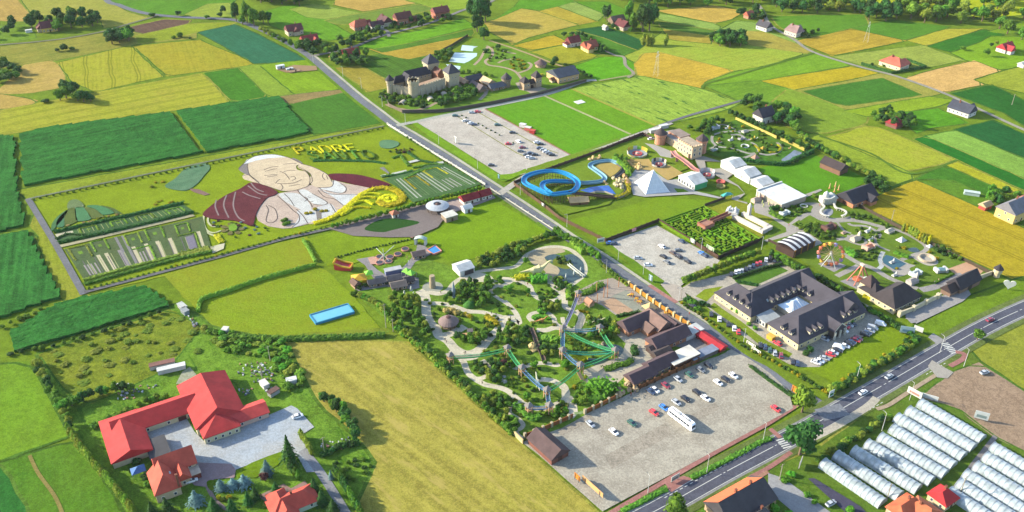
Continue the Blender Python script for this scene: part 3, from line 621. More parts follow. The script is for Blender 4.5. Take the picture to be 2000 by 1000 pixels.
def plant_thing(p, h, w, kind, mat, name, label, cat, group, rz, i):
    """tree (trunk and crown) standing on p; small shrubs are one mesh"""
    pr = proto(kind); i %= len(pr); key = (kind, i, mat)
    if key not in CROWNS: q = pr[i][1].copy(); q.materials.clear(); q.materials.append(LEAF[mat]); CROWNS[key] = q
    if h >= 4.5:
        e = thing(name, label, cat, p, rz, group); e.scale = (w, w, h)
        inst(pr[i][0], 'trunk', parent=e); inst(CROWNS[key], PART[kind], parent=e); return e
    o = inst(CROWNS[key], name, p, rz, s=(w, w, h)); return tag(o, label, cat, group)
def set_out_plants(keep=295):
    import numpy as np
    size = lambda g: sum(q[1]*q[2]/(q[0].length_squared+CAM_H**2) for q in g)/len(g)
    count = {}; mass = {}
    for g in sorted(WAIT, key=size, reverse=True):
        c = g[0][7]
        if count.get(c, 0)+len(g) <= keep and 'low planting' not in g[0][6]:
            count[c] = count.get(c, 0)+len(g)
            for q in g: plant_thing(*q)
        else: mass.setdefault(c, []).extend(g)
    for c, lst in mass.items():
        names = sorted(LEAF); V = []; F = []; MI = []; o = 0; cache = {}
        for p, h, w, kind, mat, name, label, cat, group, rz, i in lst:
            pr = proto(kind); i %= len(pr)
            if (kind, i) not in cache:
                me = pr[i][1]; v = np.empty(len(me.vertices)*3, np.float32); me.vertices.foreach_get('co', v); cache[kind, i] = (v.reshape(-1, 3), [tuple(f.vertices) for f in me.polygons])
            v, fs = cache[kind, i]; ca, sa = math.cos(rz), math.sin(rz); x = v*np.array((w, w, h), np.float32)
            V.append(np.stack((x[:, 0]*ca-x[:, 1]*sa+p.x, x[:, 0]*sa+x[:, 1]*ca+p.y, x[:, 2]), 1)); F += [tuple(k+o for k in f) for f in fs]; MI += [names.index(mat)]*len(fs); o += len(v)
        me = bpy.data.meshes.new('m'); me.from_pydata(np.concatenate(V).tolist(), [], F)
        for k in names: me.materials.append(LEAF[k])
        me.polygons.foreach_set('material_index', MI); ob = bpy.data.objects.new({'tree': 'distant_trees', 'shrub': 'low_shrubbery'}.get(c, c+'_planting'), me); col.objects.link(ob)
        tag(ob, f'small {c} planting spread over the parks and field edges', c, kind='stuff')
NM = {'round': ('tree', 'tree'), 'shrub': ('shrub', 'shrub'), 'fir': ('fir_tree', 'fir'), 'column': ('columnar_thuja', 'thuja')}
def inside(p, poly):
    c = False; n = len(poly)
    for i in range(n):
        x1, y1 = poly[i]; x2, y2 = poly[i-1]
        if (y1 > p[1]) != (y2 > p[1]) and p[0] < (x2-x1)*(p[1]-y1)/(y2-y1)+x1: c = not c
    return c
def place(lst, kind, mats, desc, where, hr, wr, name=None, order=True):
    """lst: pixel positions; every plant gets its own label by its order from the left"""
    nm, cat = NM[kind]; nm = name or nm; lst = sorted(lst) if order else lst; one = len(lst) == 1; g = []; WAIT.append(g)
    for i, q in enumerate(lst):
        h = rnd.uniform(*hr); w = rnd.uniform(*wr)
        if len(q) > 2: h = q[2]
        if len(q) > 3: w = q[3]
        lab = f'{desc} {where}' if one else f'{nth(i+1)} {desc} from the left {where}'
        plant(g, G(q[0], q[1]), h, w, kind, mats[rnd.randrange(len(mats))], nm, lab, cat, None if one else f'{desc} {where}')
def grove(poly, n, kind, mats, desc, where, hr, wr, gap=4.0):
    xs = [p[0] for p in poly]; ys = [p[1] for p in poly]; out = []; gs = []; t = 0
    while len(out) < n and t < 4000:
        t += 1; q = (rnd.uniform(min(xs), max(xs)), rnd.uniform(min(ys), max(ys)))
        if not inside(q, poly): continue
        g = G(*q)
        if any((g-o).length < gap for o in gs): continue
        gs.append(g); out.append(q)
    place(out, kind, mats, desc, where, hr, wr)
def row(px, n, kind, mats, desc, where, hr, wr, jit=.4, start='from the upper left', curve=True):
    pts = P(*px); pts = smooth_line(pts, 6) if len(pts) > 2 and curve else pts
    L = sum((b-a).length for a, b in zip(pts, pts[1:])); rs = resample(pts, L/max(1, n-.5))[:n]; nm, cat = NM[kind]; g = []; WAIT.append(g)
    for i, p in enumerate(rs):
        plant(g, p+Vector((rnd.uniform(-jit, jit), rnd.uniform(-jit, jit), 0)), rnd.uniform(*hr), rnd.uniform(*wr), kind, mats[rnd.randrange(len(mats))], nm, f'{nth(i+1)} {desc} {where}, {start}', cat, f'{desc} {where}')
def hedge(px, w, h, mat, label, curve=False, name='hedge', cat='hedge', closed=False, group=None, step=.9, ground=None, parent=None):
    """clipped hedge: uneven rounded ribbon with leaf tufts"""
    pts = ground if ground else P(*px)
    if curve: pts = smooth_line(pts, 6, closed)
    if closed: pts = pts+[pts[0]]
    pts = resample(pts, step)+[pts[-1]]; m = MB(); r = random.Random(int(pts[0].x*7+pts[0].y*3)); n = len(pts); o = pts[0].copy(); o.z = 0
    prof = [(-.5, 0), (-.5, .55), (-.36, .95), (0, 1.03), (.36, .95), (.5, .55), (.5, 0)]; vs = []
    for i in range(n):
        a, b = pts[max(0, i-1)], pts[min(n-1, i+1)]; t = (b-a); t.z = 0; t.normalize(); nn = Vector((-t.y, t.x, 0))
        for u, v in prof: k = 1+r.uniform(-.2, .2); vs.append(pts[i]+nn*u*w*k+Vector((0, 0, v*h*(1+r.uniform(-.2, .16)))))
    q = len(prof); m.add(vs, [(i*q+j, i*q+j+1, (i+1)*q+j+1, (i+1)*q+j) for i in range(n-1) for j in range(q-1)]+[tuple(range(q)), tuple(range((n-1)*q+q-1, (n-1)*q-1, -1))])
    for i in range(n):
        for _ in range(3+int(w*1.6)):
            u = r.uniform(-.55, .55)*w; p = pts[i]+Vector((u, r.uniform(-.5, .5)*w, h*r.uniform(.75, 1.12))); s = .2+.12*h*r.random(); a = r.uniform(0, 3); d = Vector((math.cos(a), math.sin(a), r.uniform(-.5, .5)))*s; e = Vector((-math.sin(a), math.cos(a), r.uniform(-.5, .5)))*s*.7
            m.add([p-d-e, p+d-e, p+d+e, p-d+e], [(0, 1, 2, 3)])
    if parent is not None: return m.build(name, LEAF[mat], parent, parent.location)
    return tag(m.build(name, LEAF[mat], None, o), label, cat, group)
# ---- maize: stands over two metres tall, rows show as ridges
def maize(px, ang, label, c=(60,122,44), c2=(42,98,38), h=1.45, step=2.0):
    poly = P(*px); xy = [(p.x, p.y) for p in poly]; xs = [p.x for p in poly]; ys = [p.y for p in poly]; ca, sa = math.cos(ang), math.sin(ang)
    us = [p.x*ca+p.y*sa for p in poly]; vs_ = [-p.x*sa+p.y*ca for p in poly]; u0, u1, v0, v1 = min(us), max(us), min(vs_), max(vs_); nu = int((u1-u0)/step)+2; nv = int((v1-v0)/step)+2; m = MB(); idx = {}; r = random.Random(3)
    for i in range(nu):
        for j in range(nv):
            u = u0+i*step; v = v0+j*step; x, y = u*ca-v*sa, u*sa+v*ca
            if inside((x, y), xy): idx[i, j] = len(m.v); m.v.append((x+r.uniform(-.5, .5), y+r.uniform(-.5, .5), h*(.92+.06*(j % 2)+.12*noise.noise(Vector((x*.05, y*.05, 1)))+r.uniform(-.07, .07))))
    fs = []; edge = {}
    for (i, j), a in idx.items():
        q = [(i, j), (i+1, j), (i+1, j+1), (i, j+1)]
        if all(k in idx for k in q):
            f = [idx[k] for k in q]; fs.append(f)
            for s in range(4): e = (f[s], f[(s+1) % 4]); edge[e] = 1
    for a, b in list(edge):
        if (b, a) not in edge:
            va, vb = m.v[a], m.v[b]; n = len(m.v); m.v += [(va[0], va[1], 0), (vb[0], vb[1], 0)]; fs.append([b, a, n, n+1])
    m.f = fs; m.mi = [0]*len(fs)
    o = m.build('maize_field', ground_mat(c, ang, c2=c2, fine=.9, streak=1.0, var=.27, sfreq=.45)); return tag(o, label, 'maize', kind='stuff')
maize([(36,264),(92,249),(334,219),(399,300),(180,340),(42,366)], DB, 'tall green maize above the portrait garden, left block')
maize([(338,218),(546,188),(610,261),(500,282),(403,300)], DB, 'tall green maize above the portrait garden, right block')
maize([(-150,300),(0,266),(31,266),(37,366),(54,442),(0,455),(-150,490)], R(112), 'tall green maize at the left margin')
maize([(-150,500),(0,461),(60,452),(78,490),(126,582),(0,625),(-150,670)], R(112), 'tall green maize left of the garden walk')
maize([(12,652),(118,590),(286,557),(336,594),(326,606),(28,690)], DB, 'tall green maize below the garden walk', step=1.8)
# ---- groves, rows and hedges
D, M_, L_ = ['dark', 'dark', 'mid'], ['mid', 'mid', 'dark', 'olive'], ['light', 'bright', 'mid']
grove([(50,40),(195,36),(205,60),(130,67),(108,60),(55,60)], 16, 'round', D, 'dark tree', 'behind the yellow house with the plum roof', (10,14), (9,12), 7)
grove([(-60,42),(30,42),(28,72),(-60,80)], 7, 'round', D, 'dark tree', 'on the lawn at the upper left margin', (7,11), (7,11), 7)
grove([(212,76),(264,72),(264,87),(212,87)], 7, 'round', D, 'round tree', 'in the clump on the dry meadow', (9,11), (10,13), 5)
grove([(-40,130),(55,132),(50,150),(0,166),(-40,166)], 9, 'round', D, 'low tree', 'beside the tan hillock at the left margin', (6,8), (8,11), 5)
place([(118,196,9,9),(130,192,10,10),(142,190,9,9),(152,197,8,9),(128,178,9,9),(145,180,9,10),(164,199,9.5,11.5),(178,198,6,8)], 'round', D, 'round tree', 'in the clump between the two striped fields', (8,9), (8,9))
place([(125,99,6,8),(112,101,3,5),(141,97,3,5),(352,73,5.5,7),(340,75,3,5),(371,77,2.5,4),(8,124,6,8),(88,200,2.5,7)], 'shrub', D, 'dark bush', 'scattered on the dry meadow', (3,4), (4,5))
place([(298,33,4,8),(349,31,5,7),(437,26,8,7),(430,34,5,6),(405,37,4,6)], 'round', D, 'small tree', 'beside the far road bend', (4,5), (5,6))
grove([(470,-20),(612,-20),(612,14),(560,16),(500,20)], 24, 'round', ['dark'], 'dark tree', 'in the small wood at the top edge', (13,17), (11,14), 7)
place([(462,42,19,9),(484,46,20,10),(497,52,18,11),(515,46,12,10),(524,44,11,9),(474,48,9,8)], 'round', D, 'tall dark tree', 'where the road enters the small wood', (12,14), (8,10))
row([(512,62),(535,75),(560,88)], 6, 'round', M_, 'roadside tree', 'along the road beside the blue-green field', (5,8), (5,7))
grove([(562,92),(625,84),(662,98),(655,109),(608,110),(575,98)], 18, 'round', D, 'garden tree', 'round the two red roofed houses by the lane', (5,9), (5,8), 4)
grove([(640,112),(700,112),(726,112),(722,130),(650,131)], 18, 'round', D, 'garden tree', 'round the lone red roofed house on the road', (5,9), (5,8), 4)
grove([(660,80),(700,68),(740,62),(750,75),(700,92),(665,96)], 16, 'round', D, 'garden tree', 'below the farm with the orange roof', (5,8), (5,8), 5)
grove([(755,55),(800,40),(880,30),(882,42),(830,52),(768,64)], 18, 'round', D, 'garden tree', 'among the farmhouses along the upper lane', (4,8), (4,7), 5)
place([(925,42,22,15),(938,46,25,17),(948,44,22,14),(932,62,16,13),(945,78,12,11)], 'round', ['dark'], 'large dark tree', 'above the castle ponds', (20,22), (14,16))
place([(1185,42,15,10),(1181,36,13,9),(1228,42,19,10),(1235,60,18,9),(1255,62,24,15),(1268,60,24,14),(1276,46,17,10),(1262,44,20,13),(1252,50,20,10)], 'round', D, 'tall tree', 'over the farm hidden among trees', (12,14), (8,10))
grove([(1150,55),(1225,45),(1250,62),(1225,66),(1170,60)], 10, 'round', M_, 'small tree', 'in the garden of the farm hidden among trees', (4,6), (4,6), 3)
grove([(1080,66),(1155,72),(1185,100),(1178,110),(1150,80),(1090,72)], 14, 'round', D, 'small tree', 'behind the white and the yellow house', (4,7), (4,6), 4)
place([(1256,88,9,6),(1264,90,9,6),(1273,88,9,6),(1300,88,9,5)], 'column', ['olive', 'mid'], 'slender tree', 'beside the pylon field', (8,9), (5,6))
grove([(1390,80),(1450,78),(1450,90),(1395,91)], 11, 'round', ['dark', 'mid'], 'dense tree', 'in the round clump on the light field', (9,12), (10,12), 5)
grove([(1190,-20),(1500,-20),(1500,8),(1390,13),(1280,15),(1200,3)], 44, 'round', ['dark', 'dark', 'mid'], 'woodland tree', 'in the belt along the top edge', (11,15), (10,13), 8)
grove([(1440,28),(1475,22),(1500,30),(1500,40),(1450,38)], 8, 'round', D, 'tree', 'round the red roofed cottage by the far lane', (6,9), (6,9), 5)
grove([(1495,-20),(1600,-10),(1602,28),(1510,31)], 20, 'round', ['dark', 'mid'], 'woodland tree', 'above the far green field', (10,14), (9,12), 8)
grove([(1600,10),(1700,6),(1700,26),(1605,26)], 14, 'round', ['mid', 'olive', 'dark'], 'woodland tree', 'in the thin belt before the yellow meadow', (9,13), (9,12), 7)
grove([(1692,16),(1752,10),(1752,40),(1695,46)], 12, 'round', ['dark'], 'dark woodland tree', 'in the rounded spur of the wood', (10,14), (10,13), 7)
grove([(1750,0),(1860,5),(1908,40),(1880,54),(1760,40)], 26, 'round', ['olive', 'mid', 'light', 'mid'], 'sunlit woodland tree', 'in the wide part of the belt', (11,17), (10,14), 8)
grove([(1880,-30),(2060,-30),(2060,25),(1920,18)], 18, 'round', ['olive', 'mid', 'light'], 'sunlit woodland tree', 'in the upper right corner', (11,15), (10,13), 9)
grove([(1908,40),(1940,22),(2060,22),(2060,85),(1985,78),(1960,62)], 20, 'round', ['olive', 'mid', 'mid'], 'woodland tree', 'at the right margin above the small red farm', (10,14), (10,13), 8)
grove([(1450,196),(1482,200),(1478,222),(1452,212)], 8, 'round', D, 'dark tree', 'beside the white gabled house', (6,8), (6,8), 4)
grove([(1500,222),(1540,212),(1564,246),(1556,262),(1512,240)], 14, 'round', ['dark', 'mid'], 'bushy tree', 'in front of the white gabled house', (6,9), (7,9), 4)
row([(1430,226),(1480,250),(1540,278),(1580,296)], 18, 'round', D, 'hedgerow tree', 'along the yellow wall of the upper miniature park', (4,6), (4,6), 1)
row([(1560,264),(1600,292),(1660,325),(1700,345),(1732,365)], 34, 'shrub', ['mid', 'dark', 'olive'], 'hedgerow shrub', 'between the play lawn and the grain', (3,5), (4,6), 1)
grove([(1690,350),(1735,362),(1728,378),(1690,372)], 9, 'round', D, 'tree', 'beside the black roofed barn', (5,7), (5,7), 3)
grove([(1692,226),(1735,222),(1790,238),(1800,258),(1762,252),(1705,240)], 18, 'round', D, 'tree', 'round the cabin with the crimson roof', (5,8), (5,7), 4)
grove([(1925,384),(1960,375),(1998,386),(1998,400),(1955,404),(1935,410)], 10, 'round', D, 'tree', 'between the yellow house and the red shed', (5,8), (5,7), 3)
place([(1925,110,7,6),(1880,98,4,6),(1935,92,4,4),(1945,88,4,4),(1958,100,4,5),(1972,102,4,5)], 'round', M_, 'small tree', 'round the small red farm', (4,5), (4,5))
grove([(1570,60),(1600,62),(1595,74),(1560,76)], 7, 'shrub', D, 'garden bush', 'round the mansard house on the far lane', (3,5), (3,5), 3)
hedge([(1682,126),(1742,144),(1808,132),(1770,118)], 1.5, 1.8, 'dark', 'low dark hedge round the salmon roofed villa')
grove([(1685,122),(1745,140),(1800,131),(1770,120),(1730,128)], 8, 'shrub', M_, 'garden bush', 'round the salmon roofed villa', (2,3), (2,4), 4)
# near trees
place([(1566,806,13,10)], 'round', ['light'], 'yellow-green tree', 'at the mouth of the park road', (5,6), (5,6)); place([(1562,888,17,15)], 'round', ['dark'], 'large dark tree', 'beside the lower zebra crossing', (5,6), (5,6)); place([(1318,1012,11,10)], 'round', ['mid'], 'leafy tree', 'beside the highway at the lower edge', (5,6), (5,6))
place([(1908,664,6,5.5)], 'round', ['mid'], 'small round tree', 'alone on the meadow right of the highway', (5,6), (5,6))
# park road and hotel
row([(1085,462),(1125,482),(1172,512)], 16, 'round', ['bright', 'mid', 'light'], 'young street tree', 'on the left of the park road', (5,6.5), (3.4,4.4), .3)
row([(975,497),(1020,480),(1085,462)], 22, 'round', ['olive', 'mid', 'dark'], 'hedgerow tree', 'along the top edge of the dinosaur park', (3,5), (3.5,5), .8)
row([(1172,516),(1200,542),(1225,560)], 10, 'shrub', ['olive', 'mid'], 'shrub', 'beside the playground and the park road', (2,3), (2.5,3.2), .3)
row([(1338,556),(1390,534),(1440,514),(1482,500)], 22, 'round', ['olive', 'mid', 'light'], 'clipped tree', 'in the screen above the hotel parking row', (4.5,5.6), (4,5), .5)
row([(1508,504),(1560,534),(1610,560),(1665,592)], 24, 'round', ['mid', 'bright', 'dark'], 'small tree', 'between the hotel and the miniature park', (4.6,5.8), (3.6,4.6), .5)
row([(1668,594),(1720,622),(1762,648),(1790,664)], 24, 'shrub', ['dark', 'mid'], 'shrub', 'beside the dark roofed entrance hall', (2.4,3.4), (3,3.8), .4)
row([(1790,668),(1740,700),(1690,728),(1640,760),(1620,772)], 34, 'shrub', ['mid', 'dark', 'olive', 'dark'], 'leafy shrub', 'in the belt between hotel lawn and highway', (3,4.4), (3.4,5), 1.3, 'from the right')
row([(1778,672),(1730,700),(1680,728),(1640,752)], 9, 'shrub', ['yellow'], 'yellow shrub', 'in the belt between hotel lawn and highway', (2,2.6), (2,2.8), 1, 'from the right')
row([(1535,722),(1580,748),(1624,776)], 15, 'shrub', ['dark', 'mid', 'yellow'], 'low shrub', 'between the park road and the hotel lawn', (1.6,2.4), (2,2.8), .3)
row([(1332,594),(1390,632),(1450,676),(1528,718)], 30, 'shrub', ['mid', 'olive', 'dark', 'yellow'], 'low shrub', 'between the park road and the hotel parking', (1.2,2), (1.8,2.6), .3)
place([(1344,588,3,5),(1352,596,3,5),(1362,606,2.6,4),(1372,594,2,4),(1382,600,2,3.4)], 'shrub', ['mid', 'dark'], 'bush', 'at the hotel entrance corner', (2,3), (3,4))
place([(1574,694,3.4,4),(1582,688,3.6,4),(1668,626,3.4,4),(1676,618,3.8,4.4),(1684,612,3.4,4),(1660,632,3,3.6)], 'shrub', ['dark', 'mid'], 'dark bush', 'against the hotel front', (3,4), (3,4))
place([(1433,606,3,4),(1440,612,3.4,4),(1462,636,2.4,3),(1474,644,2,3)], 'shrub', ['bright', 'light'], 'bright bush', 'against the long hotel wall', (2,3), (3,4))
for k, q in enumerate([[(1432,546),(1498,524),(1530,518)], [(1440,552),(1480,560)]]): hedge(q, 1.4, 1.5, 'dark', ['long clipped hedge above the hotel roof', 'short clipped hedge beside the hotel gable'][k])
# portrait garden
row([(652,446),(760,420),(850,395),(942,373)], 40, 'round', ['bright', 'light'], 'young bright tree', 'in the row behind the entrance plaza', (3.2,4.2), (2.6,3.4), .4, 'from the left')
row([(66,391),(300,344),(560,290),(752,251)], 62, 'shrub', ['light', 'mid', 'light'], 'small bush', 'along the upper garden walk', (1.2,2), (1.6,2.4), .2, 'from the left')
row([(174,566),(300,533),(440,497),(560,464),(640,445)], 44, 'shrub', ['light', 'yellow', 'mid', 'bright'], 'small bush', 'along the lower garden walk', (1.1,1.8), (1.4,2.2), .3, 'from the left')
row([(795,270),(860,312),(940,362),(958,374)], 22, 'shrub', ['mid', 'bright'], 'street shrub', 'between the white wall and the park road', (1.2,1.8), (1.2,1.8), .1)
hedge([(388,610),(390,596),(398,585),(440,572),(505,549),(575,530),(617,519)], 1.6, 1.8, 'light', 'yellow-green hedge bank between the two mown lawns', True)
hedge([(592,470),(604,490),(616,512)], 1.5, 1.5, 'light', 'short yellow-green hedge at the corner of the lawns')
row([(655,505),(700,492),(760,478),(812,466)], 26, 'shrub', ['dark'], 'dark low shrub', 'in the strip above the swing ride', (.9,1.3), (1.3,1.8), .2)
hedge([(445,660),(560,664),(640,662),(752,657)], 3, 1.8, 'mid', 'rough hedge between the blue pool lawn and the mown field', True)
# dinosaur park
row([(705,580),(740,600),(770,640),(810,672),(880,738),(940,795),(1000,850)], 64, 'shrub', ['olive', 'mid', 'light', 'olive'], 'hedge shrub', 'along the mown field side of the dinosaur park', (2.6,3.6), (3,4), .5)
row([(775,636),(830,686),(900,752),(960,808),(1010,850)], 30, 'round', ['mid', 'dark', 'olive'], 'small tree', 'behind the hedge on the mown field side', (3.6,5.4), (3,4.4), 1.2)
row([(690,578),(716,560),(760,556),(768,566)], 10, 'shrub', ['dark', 'mid'], 'dark shrub', 'below the small lodges', (2,3), (2.4,3.4), .5)
def some(f, n, kind, mats, desc, where, hr, wr, *poly, gap=2.6): grove(f(*poly), n, kind, mats, desc, where, hr, wr, gap)
some(T2, 26, 'round', M_, 'park tree', 'between the lodges and the thatched pavilion', (3.6,6), (3,4.6), (150,150),(600,180),(620,420),(640,520),(740,620),(680,740),(540,640),(420,520),(160,440))
some(T2, 20, 'round', M_, 'park tree', 'around the green dome mound', (3.4,5.4), (3,4.4), (700,160),(1000,160),(1150,40),(1500,60),(1560,160),(1500,300),(1200,300),(960,220),(720,200))
some(T2, 12, 'shrub', M_, 'park shrub', 'beside the thatched pavilion', (1.6,2.8), (2,3), (720,290),(860,300),(880,380),(1130,380),(1450,420),(1560,600),(1400,700),(1160,480),(780,480))
place(T2((930,370),(980,360),(1040,370),(1080,390)), 'shrub', ['tan'], 'pale straw coloured shrub', 'behind the thatched pavilion', (3,3.6), (4,5)); place(T2((1200,400),(1240,420),(1280,440)), 'shrub', ['yellow', 'tan'], 'pale yellow shrub', 'right of the thatched pavilion', (2,2.4), (2.6,3.2))
hedge(T2((1500,430),(1560,470),(1620,520),(1660,540)), 2.6, 1.8, 'yellow', 'bright yellow hedge beside the sand path', True)
some(T2, 9, 'round', M_, 'park tree', 'on the lawn island by the wooden ship', (3.4,5), (3,4.2), (1360,700),(1480,690),(1480,800),(1400,840),(1100,760),(1040,740))
some(T3, 22, 'round', ['dark', 'mid', 'olive'], 'dark park tree', 'along the upper park fence', (3.6,5.4), (3.2,4.6), (350,330),(520,260),(800,180),(1040,130),(1020,200),(960,270),(700,360),(420,400))
some(T3, 16, 'round', M_, 'park tree', 'around the little roundabout bed', (3.2,5), (3,4.2), (120,600),(440,580),(560,560),(560,700),(540,800),(360,820),(100,740))
place(T3((820,720,4.6,5.4),(680,560,3.4,3.4),(690,600,2,2.4),(1040,330,4.6,2.6),(520,640,5,5),(1080,740,3.6,3.6),(520,560,3.6,4)), 'round', ['bright', 'mid'], 'single tree', 'on the lawns below the marquee', (4,5), (4,5))
hedge(T3((900,540),(1000,530),(1090,520)), 4, 2.0, 'yellow', 'yellow shrub bank before the cream long-necked dinosaur', True); hedge(T3((1120,570),(1220,560),(1350,560)), 5, 2.6, 'bright', 'bright green shrub bank before the cream long-necked dinosaur', True)
some(T3, 12, 'shrub', M_, 'low shrub', 'on the oval lawn by the sand paths', (1,2.2), (1.6,2.6), (1200,700),(1400,680),(1480,780),(1400,830),(1260,800))
some(T3, 12, 'round', M_, 'park tree', 'above the striped playground', (3,5), (3,4), (1220,880),(1380,860),(1500,900),(1560,1000),(1300,1000))
some(T3, 7, 'round', M_, 'park tree', 'at the pond shore', (3,4.4), (2.6,3.6), (1400,560),(1560,560),(1640,640),(1560,700)); some(T3, 5, 'shrub', M_, 'island shrub', 'on the pond island', (1.6,3), (2,3.4), (1440,260),(1560,240),(1680,330),(1560,360))
hedge(T3((1690,40),(1760,90),(1857,200)), 3.2, 3.4, 'light', 'tall light hedge between the pond and the park road', True)
hedge(T3((1660,640),(1640,740),(1650,840)), 2.4, 1.8, 'light', 'curved light hedge left of the striped playground', True)
hedge(T4((650,150),(710,140),(770,155)), 3.0, 1.6, 'bright', 'round bright bed above the oval flower bed', True); hedge(T4((580,250),(650,220),(730,230),(800,240)), 2.4, 1.4, 'bright', 'bright hedge inside the oval flower bed', True)
place(T4((1240,140),(1285,145),(1335,160)), 'shrub', ['yellow'], 'round yellow bush', 'beside the sand path junction', (1.6,1.8), (2.2,2.4))
some(T4, 24, 'round', M_, 'park tree', 'left of the dark wooden slide track', (3,5), (2.8,4), (60,430),(300,350),(520,420),(560,520),(420,600),(240,640),(90,560))
some(T4, 10, 'round', M_, 'park tree', 'between the blue net bridge and the slide track', (2.8,4.4), (2.8,3.8), (660,600),(840,640),(940,700),(820,800),(740,760))
hedge(T4((670,540),(760,530),(860,540),(930,550)), 4.2, 2.0, 'light', 'yellow-green shrub bank beside the blue net bridge', True)
some(T4, 16, 'round', M_, 'park tree', 'above the little round pond', (3,5), (2.8,4.2), (1290,260),(1480,240),(1740,330),(1760,480),(1600,540),(1480,520),(1340,380))
some(T4, 14, 'shrub', M_, 'low shrub', 'between the green net bridges', (1.2,2.6), (1.8,3), (1080,520),(1300,560),(1400,620),(1300,700),(1080,720)); place(T4((1380,510),(1680,430),(1030,900),(600,930)), 'round', ['bright'], 'single bright tree', 'below the net bridges', (3.4,4.2), (3.4,4.2))
hedge(T4((1140,800),(1220,800),(1310,830)), 3.2, 1.8, 'yellow', 'yellow shrub bank by the little round pond', True); place(T4((170,900,4.4,3.8)), 'round', ['maroon'], 'dark maroon tree', 'beside the green net bridge', (3,4), (3,4))
some(T5, 10, 'round', M_, 'park tree', 'inside the small path loop', (2.6,4), (2.6,3.6), (340,170),(420,160),(480,220),(440,280),(350,260)); some(T5, 12, 'round', M_, 'park tree', 'on the lawn right of the path loop', (3,4.6), (2.8,4), (500,160),(620,140),(700,220),(640,300),(560,380),(480,330))
some(T5, 18, 'round', M_, 'park tree', 'above the lower park hedge', (3,4.8), (2.8,4), (480,490),(620,500),(720,560),(690,720),(620,680),(520,580)); some(T5, 12, 'shrub', M_, 'low shrub', 'on the grassy bowl below the net bridges', (1.2,2.4), (1.8,3), (700,300),(820,300),(960,420),(1000,480),(800,470),(720,400))
hedge(T5((750,620),(820,640),(880,700),(960,740),(1020,730)), 2.8, 2.4, 'mid', 'curved hedge in front of the blue net bridge', True); place(T5((890,530,4,3.6),(1280,210,3.8,3.8),(770,800,4,4),(740,760,4,4)), 'round', ['bright', 'mid'], 'rounded tree', 'on the lower park lawns', (3,4), (3,4))
some(T5, 9, 'shrub', ['bright', 'mid'], 'leafy bush', 'in the bed beside the park wall', (2,3), (2.4,3.4), (1150,640),(1250,580),(1340,660),(1260,720),(1160,720))
hedge(T6((680,560),(760,520),(860,530),(960,570)), 8.5, 4.4, 'bright', 'large bright bush beside the park entrance', True, step=1.2); hedge(T6((660,660),(760,680),(880,640)), 3.6, 2.6, 'mid', 'lower green bush beside the park entrance', True)
some(T6, 9, 'round', ['mid', 'light'], 'small tree', 'left of the large entrance bush', (2.6,4), (2.4,3.4), (470,600),(560,500),(640,560),(620,680),(500,740),(400,700)); place(T6((440,500,2.2,2.6),(600,360,2.4,2.2)), 'shrub', ['yellow'], 'yellow bush', 'beside the wooden ramp', (2,2), (2,2))
hedge(T6((860,240),(960,220),(1050,180),(1160,160),(1240,110)), 3.0, 1.6, 'mid', 'planted strip on the restaurant terrace', True); hedge(T7((640,800),(640,840),(660,880)), 3, 1.8, 'dark', 'dark planter before the restaurant', True)
hedge(T7((320,180),(200,260),(60,280)), 4, 1.6, 'mid', 'curved hedge bank above the playground', True); hedge(T7((380,40),(470,110),(590,200)), 2, 1.5, 'olive', 'hedge between the playground and the park road')
hedge(T7((470,500),(560,480),(680,455)), 1.6, 1.2, 'dark', 'low dark hedge below the sandy playground')
for k, (f, poly) in enumerate(((T2, ((150,140),(640,180),(700,160),(1500,60),(1600,200),(1857,240),(1857,980),(1400,980),(1300,800),(900,600),(560,640),(300,560),(150,420))), (T3, ((60,600),(560,560),(1000,560),(1340,560),(1600,680),(1560,1000),(900,1000),(100,800))), (T4, ((0,350),(520,250),(1240,180),(1740,330),(1740,560),(1500,720),(1200,960),(960,960),(300,980),(0,760))), (T5, ((330,150),(700,120),(1240,260),(1340,660),(1180,720),(900,740),(600,620),(480,480))))): grove(f(*poly), 48, 'shrub', ['mid', 'dark', 'olive', 'bright'], 'low planting', 'spread over the dinosaur park '+'abcd'[k], (.8,2.2), (1.4,3), 1.8)
# castle
some(M7, 40, 'shrub', ['mid', 'bright', 'dark'], 'green shrub', 'on the castle slope', (2,4), (4,6), (0,640),(120,700),(340,740),(480,770),(660,760),(900,700),(1150,600),(1250,560),(1290,620),(1100,690),(930,820),(700,930),(420,900),(150,880),(20,780), gap=3.4)
some(M7, 26, 'round', ['mid', 'dark'], 'bushy tree', 'below the castle lane', (4,6), (5,7), (960,870),(1200,700),(1400,600),(1560,640),(1580,740),(1480,800),(1250,850),(1000,920), gap=4)
some(M7, 10, 'round', ['dark', 'mid'], 'bushy tree', 'beside the castle ponds', (4,7), (5,7), (940,60),(1170,20),(1180,90),(1080,150),(960,180), gap=5)
row(M7((1200,360),(1420,370),(1700,400),(1833,430)), 12, 'round', ['light', 'mid'], 'small tree', 'on the lawn behind the village roofs', (3,4.4), (3,4), 1)
some(M8, 16, 'shrub', M_, 'garden shrub', 'among the paths above the village', (1.6,3), (2.4,4), (320,110),(560,100),(700,200),(850,240),(860,330),(640,300),(480,260),(430,340),(340,200), gap=4); some(M8, 12, 'shrub', ['olive', 'yellow', 'mid'], 'garden shrub', 'on the mottled beds beside the barn', (1.6,2.8), (2.4,4), (680,320),(860,280),(1000,330),(980,420),(860,460),(700,380), gap=3.4)
